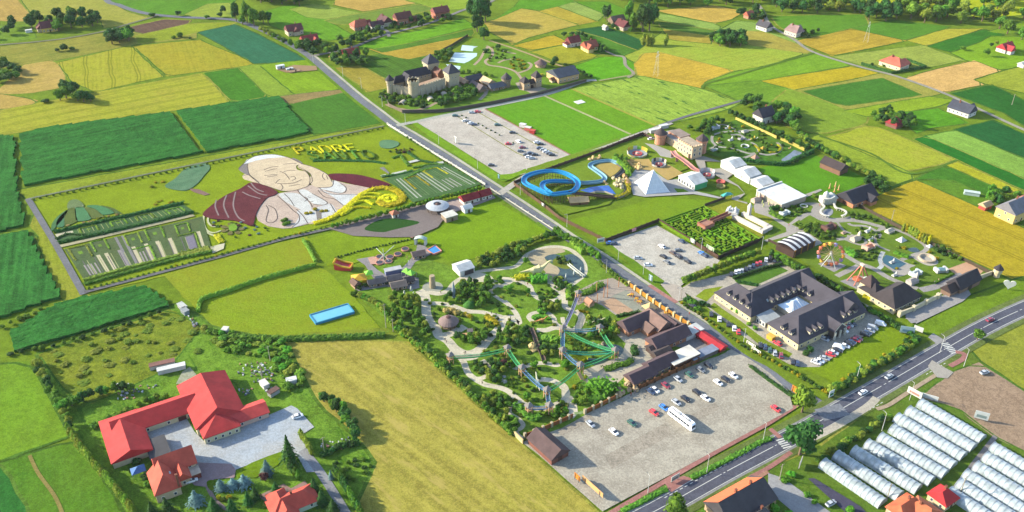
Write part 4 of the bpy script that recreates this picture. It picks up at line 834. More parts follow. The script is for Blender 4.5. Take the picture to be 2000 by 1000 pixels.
place(M8((1420,340,7,7),(1380,390,5,5),(560,130,5,5),(380,180,4,6)), 'round', ['dark'], 'dark tree', 'behind the long grey barn', (4,5), (4,5)); hedge(M8((1160,540),(1230,530)), 3, 2, 'yellow', 'yellow bush at the barn gable')
row(M8((1580,380),(1700,430),(1900,520),(1990,560)), 8, 'shrub', ['mid', 'dark'], 'shrub', 'between the grey barn and the bright meadow', (2,3), (3,4), 1)
# miniature parks
some(M4, 50, 'shrub', ['dark', 'mid', 'mid', 'bright', 'yellow'], 'garden shrub', 'in the upper miniature park', (1.4,3), (2,3.4), (380,250),(680,180),(1000,240),(1350,380),(1500,480),(1500,640),(1200,640),(900,600),(560,620),(400,500),(500,380), gap=2.6)
some(M4, 14, 'round', ['dark', 'mid'], 'tree', 'behind the pink castle keep', (4,6), (4,5.6), (60,270),(300,180),(560,130),(600,170),(420,260),(380,330),(200,280), gap=3.4)
hedge(M4((860,700),(1150,740),(1480,760),(1700,670),(1900,580)), 2.4, 2.2, 'dark', 'tall dark hedge along the lower edge of the upper miniature park', True); hedge(M4((1050,480),(1110,520),(1140,580)), 1.4, 1, 'yellow', 'curved yellow hedge beside the white ring', True); hedge(M4((1400,480),(1440,530),(1380,580),(1280,590)), 1.4, 1, 'yellow', 'curved yellow hedge at the pond end', True)
some(M4, 12, 'shrub', ['mid', 'dark'], 'shrub', 'at the dark pond of the upper miniature park', (1.8,3), (2.4,3.4), (1500,760),(1650,680),(1800,560),(1860,520),(1900,580),(1700,700),(1560,780), gap=2.4)
hedge(M1((170,340),(260,390),(360,430)), 2.6, 2, 'mid', 'clipped hedge at the corner of the maze park'); hedge(M1((520,170),(590,150)), 2.6, 2, 'dark', 'short dark hedge below the white roofed dodgem hall'); hedge(M1((170,290),(290,265)), 2.2, 2.2, 'dark', 'short dark hedge beside the white sheds')
some(M1, 24, 'shrub', ['mid', 'dark', 'mid', 'light'], 'garden shrub', 'around the dark pagoda model', (1.6,3.2), (2.2,3.6), (520,500),(820,490),(860,600),(1080,640),(1120,700),(900,710),(780,660),(600,580), gap=2.4); some(M1, 16, 'shrub', ['mid', 'dark', 'bright'], 'garden shrub', 'around the small bullring model', (1.2,2.4), (1.8,3), (300,280),(500,200),(580,240),(700,330),(520,400),(400,380), gap=2.2)
some(M1, 14, 'shrub', ['dark', 'mid'], 'garden shrub', 'behind the curved colonnade model', (1.8,3), (2.4,3.6), (1290,360),(1500,380),(1700,460),(1830,520),(1820,560),(1600,440),(1320,410), gap=2.6); place(M1((650,140,1.6,3),(790,110,2.4,4),(1200,190,2,4),(490,190,2,2.4)), 'shrub', ['yellow', 'light'], 'yellow bush', 'beside the domed basilica model', (2,2), (3,3))
some(M1, 12, 'shrub', ['mid', 'dark', 'light'], 'garden shrub', 'around the open-air stadium model', (1.4,2.4), (1.8,3), (1350,560),(1500,560),(1680,620),(1640,760),(1500,740),(1380,640), gap=2.4)
row(M2((1020,80),(1080,100),(1140,140),(1220,190),(1290,230),(1350,240)), 10, 'column', ['yellow', 'olive', 'olive'], 'golden columnar cypress', 'along the grain field fence', (4.6,6), (2.4,3), .1)
some(M2, 16, 'shrub', ['dark', 'mid'], 'garden shrub', 'along the grain field fence', (2,3.4), (2.6,4), (1370,250),(1500,290),(1640,360),(1750,420),(1700,440),(1560,400),(1400,320), gap=2.6); hedge(M2((330,320),(390,370),(440,400)), 3, 2.4, 'mid', 'clipped hedge beside the big wheel')
hedge(M2((920,340),(1000,380),(1090,400)), 3, 1.5, 'bright', 'bright bed above the blue basin', True); some(M2, 14, 'shrub', ['mid', 'light', 'dark'], 'garden shrub', 'between the basin and the amphitheatre model', (1.2,2.2), (1.8,3), (440,300),(700,340),(720,380),(600,440),(480,400), gap=2.2); place(M2((960,280,2,3),(1030,290,2,3),(1150,470,1.8,2.6),(940,540,1.6,2),(1340,340,1.8,2.4),(1430,420,2,2.6)), 'shrub', ['light', 'yellow'], 'light bush', 'around the blue basin', (2,2), (2,3))
hedge(M2((530,870),(600,890),(680,930)), 2.4, 1.3, 'yellow', 'orange-yellow flower hedge beside the entrance hall'); hedge(M2((1400,720),(1520,660),(1630,610)), 1.4, 1.2, 'mid', 'clipped hedge below the miniature lawn')
hedge(M5((160,760),(200,900),(100,960),(20,985)), 2.4, 1.6, 'yellow', 'yellow-green hedge around the water ride end', True); hedge(M5((0,440),(100,520),(180,600),(190,680)), 3.4, 2, 'light', 'yellow-green hedge above the rock scenery', True)
row(M5((30,420),(120,450),(180,560),(230,650)), 7, 'round', ['mid', 'light'], 'small tree', 'between the water ride and the sandy yard', (3,4.6), (3,4), .4)
# lower left
row([(138,850),(170,895),(210,940),(265,1010)], 30, 'column', ['olive', 'light'], 'thuja', 'in the long row left of the red roofed works', (4.6,6), (2.6,3.2), .2)
row([(70,715),(95,760),(120,800),(140,845)], 16, 'round', ['mid', 'dark', 'olive'], 'hedgerow tree', 'along the left lawn', (3.5,5.5), (3.4,5), .8); row([(130,800),(170,780),(215,770),(260,760)], 10, 'round', ['mid', 'dark'], 'bushy tree', 'left of the white vans', (4,6), (4,6), 1)
row([(185,835),(230,815),(280,790),(330,775)], 12, 'shrub', ['mid', 'light'], 'shrub', 'behind the long red roof', (2.4,3.6), (3,4.4), .6)
row([(632,782),(660,800),(680,830),(700,862)], 16, 'round', ['dark', 'mid'], 'dark tree', 'between the works yard and the mown field', (4.6,6.4), (4,5.4), 1.2); row([(635,892),(665,876),(700,868)], 9, 'shrub', ['dark'], 'dark shrub', 'below the works tree row', (2.4,3.2), (3,4), .3)
row([(588,856),(600,872),(610,892)], 7, 'column', ['olive'], 'thuja', 'beside the works driveway', (4.6,5.2), (2.2,2.6), .1); row([(558,900),(572,925),(586,940)], 7, 'column', ['mid', 'dark'], 'clipped thuja', 'beside the small red house drive', (4.6,5), (2.4,2.8), .1)
row([(655,925),(675,955),(700,1000),(715,1030)], 20, 'column', ['mid', 'dark'], 'thuja', 'along the field below the vegetable plot', (4.6,5.4), (2.4,3), .2)
place([(567,904,15,8)], 'fir', ['dark'], 'tall dark fir', 'between the yard and the driveway', (8,9), (5,5)); place([(523,928,8.5,6),(432,956,5.5,6),(456,952,5,6),(478,948,6,6.5),(384,985,7.5,7.4),(647,936,5,2.6)], 'fir', ['blue'], 'silver-blue spruce', 'in the house gardens', (8,9), (5,5)); place([(615,962,8,6),(630,985,7.5,6),(652,1002,7.5,6),(500,975,7,5),(486,985,7,5),(540,962,6,5),(455,1002,8,6),(420,1000,8,6),(330,1005,9,7),(300,1010,8,6)], 'fir', ['dark'], 'dark garden fir', 'near the lower edge', (8,9), (5,5))
place([(518,940,5,4)], 'round', ['maroon'], 'dark maroon tree', 'beside the silver-blue spruce', (5,6), (4,5)); place([(428,974,2,2.4),(520,990,2.4,2.4),(436,978,1.8,2.4),(448,974,2,2.4)], 'shrub', ['yellow', 'olive'], 'golden bush', 'in the house garden beds', (2,2), (2,2))
place([(252,870,3,4),(268,905,3,4),(285,935,3,4),(290,950,3,4)], 'shrub', ['mid', 'dark'], 'bush', 'between thujas and the blue tarpaulin', (3,4), (4,5)); grove([(655,905),(700,895),(730,905),(720,925),(690,945),(660,930)], 12, 'shrub', ['mid', 'dark'], 'vegetable bush', 'on the green plot beside the mown field', (1,1.8), (2,3), 2)
grove([(90,690),(330,605),(420,650),(400,690),(300,700),(180,760),(120,740)], 46, 'shrub', ['olive', 'light', 'light'], 'wild bush', 'on the rough ground above the works', (.5,1.5), (2.4,6), 3)
grove([(390,640),(560,672),(600,760),(560,760),(520,700),(440,690)], 50, 'shrub', ['mid', 'light', 'olive', 'bright'], 'wild bush', 'among the scrap beside the works', (1.4,3.2), (3,6), 2.6); row([(25,692),(100,680),(200,650),(320,612)], 16, 'shrub', ['dark', 'mid'], 'wild shrub', 'below the lower maize', (1.6,3), (2.4,4), .8)
row([(5,640),(40,625),(90,600)], 6, 'shrub', ['mid', 'light'], 'wild shrub', 'between the two maize blocks', (1.6,3), (2.4,4), .8)
# nursery side
row([(1600,905),(1650,870),(1700,838),(1740,812)], 20, 'shrub', ['mid', 'olive', 'dark'], 'shrub', 'between the plastic tunnels and the layby', (2,3.4), (3,4.4), .8); place([(1660,1000,3,4),(1590,985,2.4,3),(1575,970,2,3),(1510,1000,4,5),(1490,985,3,4),(1540,1010,3,4),(1532,940,2.4,4),(1545,930,2,4)], 'shrub', ['mid', 'bright'], 'bush', 'around the nursery garden', (3,4), (3,4))
hedge([(1350,935),(1420,900),(1490,862),(1505,858)], 2.2, .9, 'mid', 'low hedge between the footway and the highway'); hedge([(1215,1000),(1260,978),(1300,957)], 2.2, .9, 'mid', 'low hedge on the verge at the lower edge'); hedge([(1465,716),(1500,742),(1548,776)], 2, .8, 'dark', 'low hedge at the right end of the gravel car park')
hedge([(1375,1000),(1420,965),(1460,935)], 1.6, .9, 'mid', 'low hedge in front of the orange roofed house')
# ------------------------------------------------------------------ buildings
def cm(c, rough=.8, var=.16, scale=.45): return plain('paint_'+'_'.join(map(str, c)), A(*c), rough, var, scale)
glass = plain('window_glass', (.03, .04, .055, 1), .15, .2, 1, 0, .6); frame_w = plain('window_frame', (.62, .6, .55, 1))
def rf(c): return plain('roof_'+'_'.join(map(str, c)), A(*c), .85, .3, .22)
def win_mesh(w, h):
    k = ('win', w, h)
    if k not in MATS:
        m = MB(); m.cur = 0; m.box((0, 0, 0), (w, .10, h)); m.cur = 1; m.box((0, 0, .1), (w*.8, .14, h-.2)); o = m.build('w', [frame_w, glass]); MATS[k] = o.data; bpy.data.objects.remove(o)
    return MATS[k]
def door_mesh(w, h, c):
    k = ('door', w, h, c)
    if k not in MATS: m = MB(); m.box((0, 0, 0), (w, .16, h)); m.box((w*.35, .1, h*.5), (.08, .1, .12)); o = m.build('d', cm(c)); MATS[k] = o.data; bpy.data.objects.remove(o)
    return MATS[k]
def roof_mesh(m, u0, u1, v0, v1, h, rh, axis='u', hip0=0.0, hip1=0.0, over=.5, th=.3):
    """pitched roof solid; hip 0 = gable, 1 = full hip"""
    u0 -= over; u1 += over; v0 -= over; v1 += over
    if axis == 'u': w = (v1-v0)/2; r = [(u0+w*hip0, (v0+v1)/2), (u1-w*hip1, (v0+v1)/2)]
    else: w = (u1-u0)/2; r = [((u0+u1)/2, v0+w*hip0), ((u0+u1)/2, v1-w*hip1)]
    e = [(u0, v0), (u1, v0), (u1, v1), (u0, v1)]; vs = [(x, y, h-th) for x, y in e]+[(x, y, h) for x, y in e]+[(x, y, h+rh) for x, y in r]
    fs = [(3, 2, 1, 0), (0, 1, 5, 4), (1, 2, 6, 5), (2, 3, 7, 6), (3, 0, 4, 7)]
    fs += [(4, 5, 9, 8), (6, 7, 8, 9), (7, 4, 8), (5, 6, 9)] if axis == 'u' else [(5, 6, 9, 8), (7, 4, 8, 9), (4, 5, 8), (6, 7, 9)]
    return m.add(vs, fs)
def block(e, b, wall, roofm):
    """b: dict u0 u1 v0 v1 h rh axis hip win door chim; walls and roof as parts of e"""
    u0, u1, v0, v1, h, rh = b['b']; ax = b.get('axis', 'u'); h0, h1 = b.get('hip', (0, 0)); w = MB(); wm = cm(b['wall']) if 'wall' in b else wall; rm = rf(b['roof']) if 'roof' in b else roofm
    w.box(((u0+u1)/2, (v0+v1)/2, 0), (u1-u0, v1-v0, h-.05))
    if rh > 0:
        if ax == 'u':
            for u, hp in ((u0+.02, h0), (u1-.02, h1)):
                if not hp: w.add([(u, v0, h-.1), (u, v1, h-.1), (u, (v0+v1)/2, h+rh*.93)], [(0, 1, 2)])
        else:
            for v, hp in ((v0+.02, h0), (v1-.02, h1)):
                if not hp: w.add([(u0, v, h-.1), (u1, v, h-.1), ((u0+u1)/2, v, h+rh*.93)], [(0, 1, 2)])
    w.build('wall', wm, e)
    r = MB()
    if rh > 0: roof_mesh(r, u0, u1, v0, v1, h, rh, ax, h0, h1, b.get('over', .5))
    else: r.box(((u0+u1)/2, (v0+v1)/2, h), (u1-u0+.4, v1-v0+.4, .3))
    ro = r.build('roof', rm, e)
    for x, y in b.get('chim', ()):
        c = MB(); c.box((x, y, h), (.7, .7, rh+.9)); c.box((x, y, h+rh+.9), (.9, .9, .15)); c.build('chimney', cm((150,90,70)), ro)
    ww, wh = b.get('ws', (1.1, 1.3))
    for side, n, z in b.get('win', ()):
        L = (u1-u0) if side in 'sn' else (v1-v0)
        for i in range(n):
            t = -L/2+L*(i+.5)/n; c = ((u0+u1)/2, (v0+v1)/2)
            pos = {'s': (c[0]+t, v0-.02), 'n': (c[0]+t, v1+.02), 'w': (u0-.02, c[1]+t), 'e': (u1+.02, c[1]+t)}[side]
            inst(win_mesh(ww, wh), 'window', (pos[0], pos[1], z), 0 if side in 'sn' else math.pi/2, e)
    for side, t, w_, h_, c in b.get('door', ()):
        c0 = ((u0+u1)/2, (v0+v1)/2); pos = {'s': (c0[0]+t, v0-.02), 'n': (c0[0]+t, v1+.02), 'w': (u0-.02, c0[1]+t), 'e': (u1+.02, c0[1]+t)}[side]
        inst(door_mesh(w_, h_, c), 'door', (pos[0], pos[1], 0), 0 if side in 'sn' else math.pi/2, e)
    for x, y, z, rz in b.get('dorm', ()):
        d = MB(); d.cur = 0; d.box((0, 0, 0), (1.9, 2.6, 1.3)); d.cur = 1; roof_mesh(d, -.95, .95, -1.3, 1.3, 1.3, .8, 'v', 0, 0, .2, .1); d.cur = 2; d.box((0, -1.32, .3), (1.2, .06, .9)); q = d.build('dormer', [cm((240,226,196)), rm, glass], ro); q.location = (x, y, z); q.rotation_euler = (0, 0, rz)
    for x, y, z, tilt, rz in b.get('sky', ()):
        d = MB(); d.box((0, 0, 0), (1.0, 1.4, .12)); q = d.build('roof_window', cm((200,206,210), .2), ro); q.location = (x, y, z); q.rotation_euler = (tilt, 0, rz)
    return ro
def bld(label, cat, org, rz, wall, roof, blocks, name='house', group=None):
    e = thing(name, label, cat, org, rz, group); wm, rm = cm(wall), rf(roof)
    for b in blocks: block(e, b, wm, rm)
    return e
def house(px, py, L, W, h, rh, rz, wall, roof, label, hip=(0, 0), win=None, chim=True, extra=(), cat='house', name='house', roof2=None):
    b = dict(b=(-L/2, L/2, -W/2, W/2, h, rh), hip=hip, win=win if win is not None else [('s', max(2, int(L/3)), 1), ('n', max(2, int(L/3)), 1), ('w', 2, 1), ('e', 2, 1)]+([('w', 1, h+.3)] if rh > 2.4 and not hip[0] else []), door=[('s', .2, 1.1, 2.1, (96,70,54))])
    if chim: b['chim'] = [(L*.15, W*.08)]
    return bld(label, cat, G(px, py), rz, wall, roof, [b]+list(extra), name)
# ---- scattered farmhouses
house(97,60,12,9,4,4.5,DB,(236,204,104),(122,70,72),'yellow walled house with plum roof before dark trees', extra=[dict(b=(-9,-3,-1,6,3.4,3), axis='v', wall=(236,210,180))])
house(575,66,13,9,4.2,4.2,DB,(232,214,184),(134,76,76),'cream house with plum roof and dormer beside the road', extra=[dict(b=(-2,3,-6,0,3.6,3), axis='v', roof=(134,76,76))])
house(605,84,13,9,3,4,DB,(226,190,160),(178,74,70),'brick-red roofed house below the plum roofed one', extra=[dict(b=(1,6,-7,0,2.8,3), axis='v')])
house(685,112,13,8,3.2,4.2,DB,(236,200,160),(200,88,76),'lone house with bright red gabled roof among trees')
house(650,116,4,3,2,1.6,DB,(226,180,110),(190,140,90),'tiny ochre shed left of the lone red roofed house', win=[], chim=False, name='shed', cat='shed')
house(701,55,12,11,3,4.4,DB,(210,160,130),(204,112,88),'farmhouse with faded orange roof in the upper hamlet', hip=(.6,0)); house(718,52,5,5,3,3,DB,(190,130,110),(160,70,64),'small red outbuilding beside the faded orange roof', chim=False)
house(735,55,11,7,3.2,3.2,DB,(238,230,216),(104,70,76),'long white farmhouse with dark plum roof', win=[('s',4,1)]); house(752,48,11,9,3.6,4.6,DA,(240,226,200),(112,72,76),'house with white gable and plum roof between two farmhouses')
house(787,44,14,10,5,4.4,DB,(214,150,120),(130,76,70),'tall brick house with brown roof on the upper lane'); house(860,33,14,9,5.4,4,DB,(206,126,104),(156,88,84),'red brick house nearest the large dark tree on the upper lane'); house(812,40,6,4,2.6,2,DB,(206,150,120),(160,110,90),'low shed between the two brick houses', win=[], chim=False, name='shed', cat='shed')
house(1216,56,11,9,3.4,4.4,DA,(236,214,190),(124,62,66),'farmhouse with maroon roof under tall trees'); house(1204,44,13,7,3,3.4,DB,(150,130,110),(150,124,110),'weathered brown barn under tall trees', win=[], chim=False, name='barn', cat='barn'); house(1182,58,4,3.4,2.6,1.6,DA,(240,236,230),(214,204,194),'small white shed before the hidden farm', win=[], chim=False, name='shed', cat='shed')
house(1119,88,10,8,3.6,4,DB,(240,234,226),(140,64,66),'white house with maroon roof left of the yellow one', extra=[dict(b=(-8,-3,-3,3,2.8,1.2), wall=(240,234,226))]); house(1151,97,11,8.5,3.4,4.4,DB,(250,226,150),(190,104,82),'yellow house with terracotta roof above the bright meadow', extra=[dict(b=(-6,-1,-7,0,3.2,3.6), axis='v', wall=(250,226,150))])
house(1462,35,7,6,3,3.4,DB,(200,150,120),(200,110,90),'small cottage with orange roof by the far lane', win=[]); house(1492,58,11,8,3.6,4,DA,(244,240,236),(92,90,100),'white house with dark roof at the far lane bend'); house(1550,68,12,10,4,4.6,DA,(240,226,210),(172,140,140),'white house with pinkish mansard roof on the far lane', hip=(.4,.4), extra=[dict(b=(-3,3,-7,0,4,3.4), axis='v')])
bld('cream villa with salmon hipped roof and porch by the far lane', 'house', G(1745,130), DA, (250,232,200), (218,116,96), [dict(b=(-9,9,-6,6,3.6,4.4), hip=(1,1), win=[('s',4,1),('w',2,1),('n',3,1)], chim=[(2,1)]), dict(b=(-7,-1,-9.5,0,3.4,3.4), axis='v', hip=(1,0), win=[('s',1,1)]), dict(b=(3,8,-9,0,3.4,3), axis='v', hip=(1,0), win=[('s',1,1)])], 'villa')
house(1877,221,15,10,3.4,4.6,DA,(246,242,236),(76,80,98),'white bungalow with slate roof on bare brown plot', extra=[dict(b=(-6,0,-7.5,0,3,3.6), axis='v', win=[('s',2,1)])])
house(1746,246,8,8,2.6,4.4,DA,(150,100,90),(166,52,60),'cabin with crimson pyramid roof among trees', hip=(1,1), win=[], chim=False); house(1490,236,11,9,5,5,DB,(246,240,230),(76,72,84),'white gabled house with dark roof beside dark trees')
house(1974,424,14,11,6,5,DB,(250,214,140),(140,138,150),'tall yellow house with grey roof at the right margin', win=[('w',2,1.2),('w',1,4),('s',3,1.2)]); house(1923,407,6,4,2.6,1.6,DB,(206,90,80),(226,200,160),'red shed with pale roof left of the yellow house', chim=False, win=[], name='shed', cat='shed'); house(1999,398,7,6,3,3,DB,(220,170,150),(200,120,100),'pink shed behind the yellow house', chim=False, win=[], name='shed', cat='shed')
house(1962,100,12,8,3.4,4,DB,(246,238,230),(196,64,72),'small white farmhouse with crimson roof at the right', extra=[dict(b=(-5,0,-8,0,3.2,3.4), axis='v')]); house(1998,130,8,5,2.6,1.4,DB,(236,236,232),(226,226,222),'white low hall at the right margin', chim=False, win=[], name='shed', cat='shed')
# ---- long barn, village, shelter, barn by the play lawn
bld('long barn with grey roof and sandy brick gables', 'barn', G(*M8((1530,568))[0]), DB, (236,196,148), (84,92,108), [dict(b=(-9,9,-8,8,5,4), win=[('s',5,1.5)], door=[('w',-5,2.2,3,(150,104,74))]), dict(b=(-12,-8.5,-4,0,2.4,1.6), wall=(240,214,176), roof=(150,110,84))], 'barn')
for q, L, W, h, rh, rz, c, lab in [((190,620),12,7,3,3,DB,(84,86,96),'dark roofed timber house in the castle village'), ((405,660),10,7,2.6,3,DA,(236,204,168),'house with sunlit straw roof in the castle village'), ((40,640),10,5,2.4,2,DA,(232,190,156),'low house with pale straw roof nearest the castle'), ((255,735),13,6,2.6,3,DA,(126,112,116),'long house with grey-brown roof beside the village lane'), ((540,725),12,6,2.6,2.6,DB,(112,114,128),'low house with blue-grey roof at the village edge')]:
    house(*M8(q)[0], L, W, h, rh, rz, (170,140,110), c, lab, win=[('s',3,.8)], chim=False)
def tower(label, p, r, h, roofh, wall, roofc, seg=14, over=.6, square=False, name='tower', band=True, merlon=False, rz=DB):
    """round or square tower with pointed roof"""
    e = thing(name, label, 'tower', p, rz); w = MB()
    if square: w.box((0, 0, 0), (2*r, 2*r, h))
    else: w.lathe((0, 0, 0), [(r*1.04, 0), (r, h*.1), (r*.97, h)], seg)
    w.build('wall', cm(wall), e)
    if band:
        b = MB()
        if square: b.box((0, 0, h-2.2), (2*r+1, 2*r+1, 2.2))
        else: b.lathe((0, 0, h-2), [(r, -.4), (r+.5, 0), (r+.5, 2)], seg)
        b.build('parapet', cm(wall), e)
    if roofh:
        m = MB()
        if square: R_ = r+.5+over; m.add([(-R_, -R_, h), (R_, -R_, h), (R_, R_, h), (-R_, R_, h), (0, 0, h+roofh)], [(3, 2, 1, 0), (0, 1, 4), (1, 2, 4), (2, 3, 4), (3, 0, 4)])
        else: m.lathe((0, 0, h), [(r+.5+over, -.1), (.05, roofh)], seg)
        m.build('roof', cm(roofc), e)
    if merlon:
        for i in range(10):
            a = i*math.pi/5; q = MB(); q.box(((r+.2)*math.cos(a), (r+.2)*math.sin(a), h), (.6, 1.1, 1.0), a); q.build('merlon', cm(wall), e)
    for i in range(6):
        a = rz*0+i*math.pi/3+.3
        if square: continue
        inst(win_mesh(.5, 1.1), 'window', ((r*.99)*math.cos(a), (r*.99)*math.sin(a), h*.62), a+math.pi/2, e)
    if square:
        for k, (dx, dy, rr) in enumerate([(-.3, -1, 0), (.3, -1, 0), (-1, .3, math.pi/2), (-1, -.3, math.pi/2)]): inst(win_mesh(.7, 1.2), 'window', (dx*r, dy*r, h-4.2), rr, e)
    return e
tower('squat stone tower with brown cap roof in the village', G(*M8((685,690))[0]), 3, 7, 4, (170,150,130), (86,80,84)); tower('round hut with brown cone roof behind the barn', G(*M8((1200,390))[0]), 4, 3, 3.4, (226,190,160), (130,104,100), band=False)
bld('village gatehouse with twin dark roofs', 'gatehouse', G(*M8((1040,705))[0]), DB, (206,176,146), (74,66,70), [dict(b=(-7,-2,-3,3,6,3.6), axis='v', hip=(1,1), win=[('s',2,3)]), dict(b=(-2,3,-2,2,4,2.6), door=[('s',0,2.4,3,(70,54,44))]), dict(b=(3,8,-3,3,8,4), axis='v', hip=(1,1), win=[('s',2,4)])], 'gatehouse')
house(*M6((1900,255))[0], 14, 8, 3.6, 3, DA, (150,110,90), (78,66,70), 'wooden shelter with dark roof on the play lawn', win=[], chim=False, name='shelter', cat='shelter'); bld('brick barn with black roof beside the grain', 'barn', G(*M1((1370,150))[0]), DB, (224,150,112), (64,62,74), [dict(b=(-10,10,-6,6,3.4,4.6), win=[('s',4,.8)], door=[('w',0,2,2.4,(110,70,50))]), dict(b=(1,6,-9,0,2.8,3), axis='v')], 'barn')
# ---- castle
cst = (204,190,166); mc = cm(cst)
K0 = G(*M7((575,745))[0])
tower('stout round crenellated castle tower at the front', K0, 3.8, 12.5, 0, (214,198,168), cst, 18, merlon=True)
tower('square castle tower with slate pyramid roof, front right', G(*M7((1105,600))[0])+Vector((3.5,3.5,0)), 4.0, 11.5, 6, (216,200,170), (84,84,94), square=True); tower('square castle tower with slate pyramid roof, at the back', G(*M7((800,500))[0])+Vector((2,6,0)), 4.2, 13.5, 6, (212,196,168), (84,84,94), square=True)
tower('slim round castle turret with black cone roof, at the left', G(*M7((190,690))[0]), 2.3, 10.5, 3.8, (214,198,170), (60,60,68), 12)
def castle_wall(label, a, b, h, back):
    pa, pb = G(*M7(a)[0]), G(*M7(b)[0]); d = pb-pa; L = d.length; rz = math.atan2(d.y, d.x); e = thing('castle_wall', label, 'wall', pa, rz); m = MB(); m.box((L/2, .6, 0), (L, 1.4, h)); m.build('wall', mc, e)
    q = MB(); q.box((L/2, back/2+1.2, 0), (L-.4, back, h-1.2)); q.build('walkway', cm((206,170,140)), e); k = int(L/2.2)
    for i in range(k): inst(MERL, 'merlon', ((i+.5)*L/k, .2, h), 0, e)
    for i in range(int(L/5)): b_ = MB(); b_.add([(0, -1.6, 0), (1.2, -1.6, 0), (1.2, 0, 0), (0, 0, 0), (.2, -.1, h*.8), (1, -.1, h*.8)], [(0, 1, 5, 4), (0, 4, 3), (1, 2, 5), (2, 3, 4, 5)]); o = b_.build('buttress', mc, e); o.location = (2+i*5, 0, 0)
    for i in range(int(L/4)): inst(win_mesh(.6, 1), 'window', (3.6+i*4, -.1, h*.6), 0, e)
_m = MB(); _m.box((0, 0, 0), (1.1, .6, .8)); _o = _m.build('x', mc); MERL = _o.data; bpy.data.objects.remove(_o)
castle_wall('long castle curtain wall between round and square tower', (640,765), (1085,615), 8, 7); castle_wall('short castle curtain wall between turret and round tower', (230,700), (500,745), 6.5, 3)
bld('long castle hall with black roof', 'hall', G(*M7((600,560))[0])+Vector((1,5,0)), DB+R(2), (222,200,166), (62,64,76), [dict(b=(-10,9,-4,4,7,4.4), win=[('s',6,5),('w',2,4)], ws=(.9,1.4)), dict(b=(-13,-8,-8,-1,7,4), axis='v', roof=(66,66,78), win=[('s',1,3)])], 'castle_hall')
bld('half-timbered castle wing beside the square tower', 'hall', G(*M7((930,540))[0])+Vector((1,6,0)), DA, (190,130,104), (150,104,90), [dict(b=(-5,5,-3,3,8,3), win=[('s',3,5)], ws=(.8,1.2))], 'castle_wing')
bld('small black roofed castle house behind the turret', 'house', G(*M7((300,640))[0])+Vector((0,3,0)), DB, (200,180,150), (56,56,66), [dict(b=(-4,4,-3,3,6,4), hip=(1,0), win=[('s',2,3)])])
def culvert(label, p, rz):
    e = thing('tunnel_mouth', label, 'tunnel', p, rz); m = MB(); n = 9
    vs = []
    for y in (0, 5):
        for r_ in (2.4, 1.9):
            vs += [(r_*math.cos(math.pi*i/(n-1)), y, r_*math.sin(math.pi*i/(n-1))) for i in range(n)]
    fs = []
    for i in range(n-1): fs += [(i, i+1, 2*n+i+1, 2*n+i), (n+i, 3*n+i, 3*n+i+1, n+i+1), (i, n+i, n+i+1, i+1)]
    m.add(vs, fs); m.build('arch', cm((206,196,180)), e); k = MB(); k.add([(1.88*math.cos(math.pi*i/(n-1)), 2.5, 1.88*math.sin(math.pi*i/(n-1))) for i in range(n)], [tuple(range(n))]); k.build('gate', cm((70,66,66)), e)
culvert('stone tunnel mouth at the foot of the castle slope', G(*M7((360,880))[0]), R(-20)); culvert('stone arched tunnel mouth below the curtain wall', G(*M7((860,820))[0]), R(20)); culvert('small stone tunnel mouth near the castle lane', G(*M7((1100,740))[0]), R(30))
# ponds and fish basins
water = plain('pond_water', (.30, .38, .36, 1), .08, .06, .1, 0, .6); dwater = plain('dark_water', (.025, .045, .04, 1), .08, .3, .2, 0, .6)
def pond(px, mat, curve=True):
    o = sheet('pond', px, mat, curve=curve); return o
pond(M7((1235,30),(1600,40),(1590,90),(1470,170),(1390,205),(1140,180),(1180,110)), water, False); pond(M7((1090,220),(1330,255),(1320,300),(1210,330),(1180,310),(1120,250)), water, False); pond(M8((20,70),(260,90),(190,120),(180,165),(0,150)), water, False)
pond(T3((1310,250),(1430,200),(1560,220),(1700,200),(1830,290),(1860,380),(1850,500),(1750,560),(1640,600),(1500,520),(1520,420),(1440,340)), dwater); lawn(T3((1420,290),(1500,250),(1640,300),(1710,340),(1660,400),(1560,400),(1450,350)), (130,140,50), curve=True)
pond(T4((1480,640),(1640,600),(1780,620),(1840,680),(1780,760),(1700,740),(1560,690)), dwater); pond(T4((1080,770),(1300,790),(1500,800),(1640,800),(1560,860),(1420,890),(1380,850)), dwater); pond(T2((350,290),(440,260),(500,270),(490,330),(400,330)), dwater)
pond(M2((770,420),(810,370),(890,390),(1060,480),(920,555),(780,470)), plain('basin_water', (.02, .06, .075, 1), .1, .2, .2, 0, .5), False); pond(M2((1080,300),(1160,280),(1230,320),(1180,340),(1110,330)), dwater); pond(M4((1450,700),(1520,640),(1590,590),(1640,550),(1700,570),(1770,600),(1700,650),(1560,720)), plain('slate_water', (.10, .12, .14, 1), .1, .3, .3, 0, .5)); pond(M1((910,310),(950,285),(1040,290),(1040,350),(990,380),(920,350)), plain('court_stone', (.16, .17, .19, 1)))
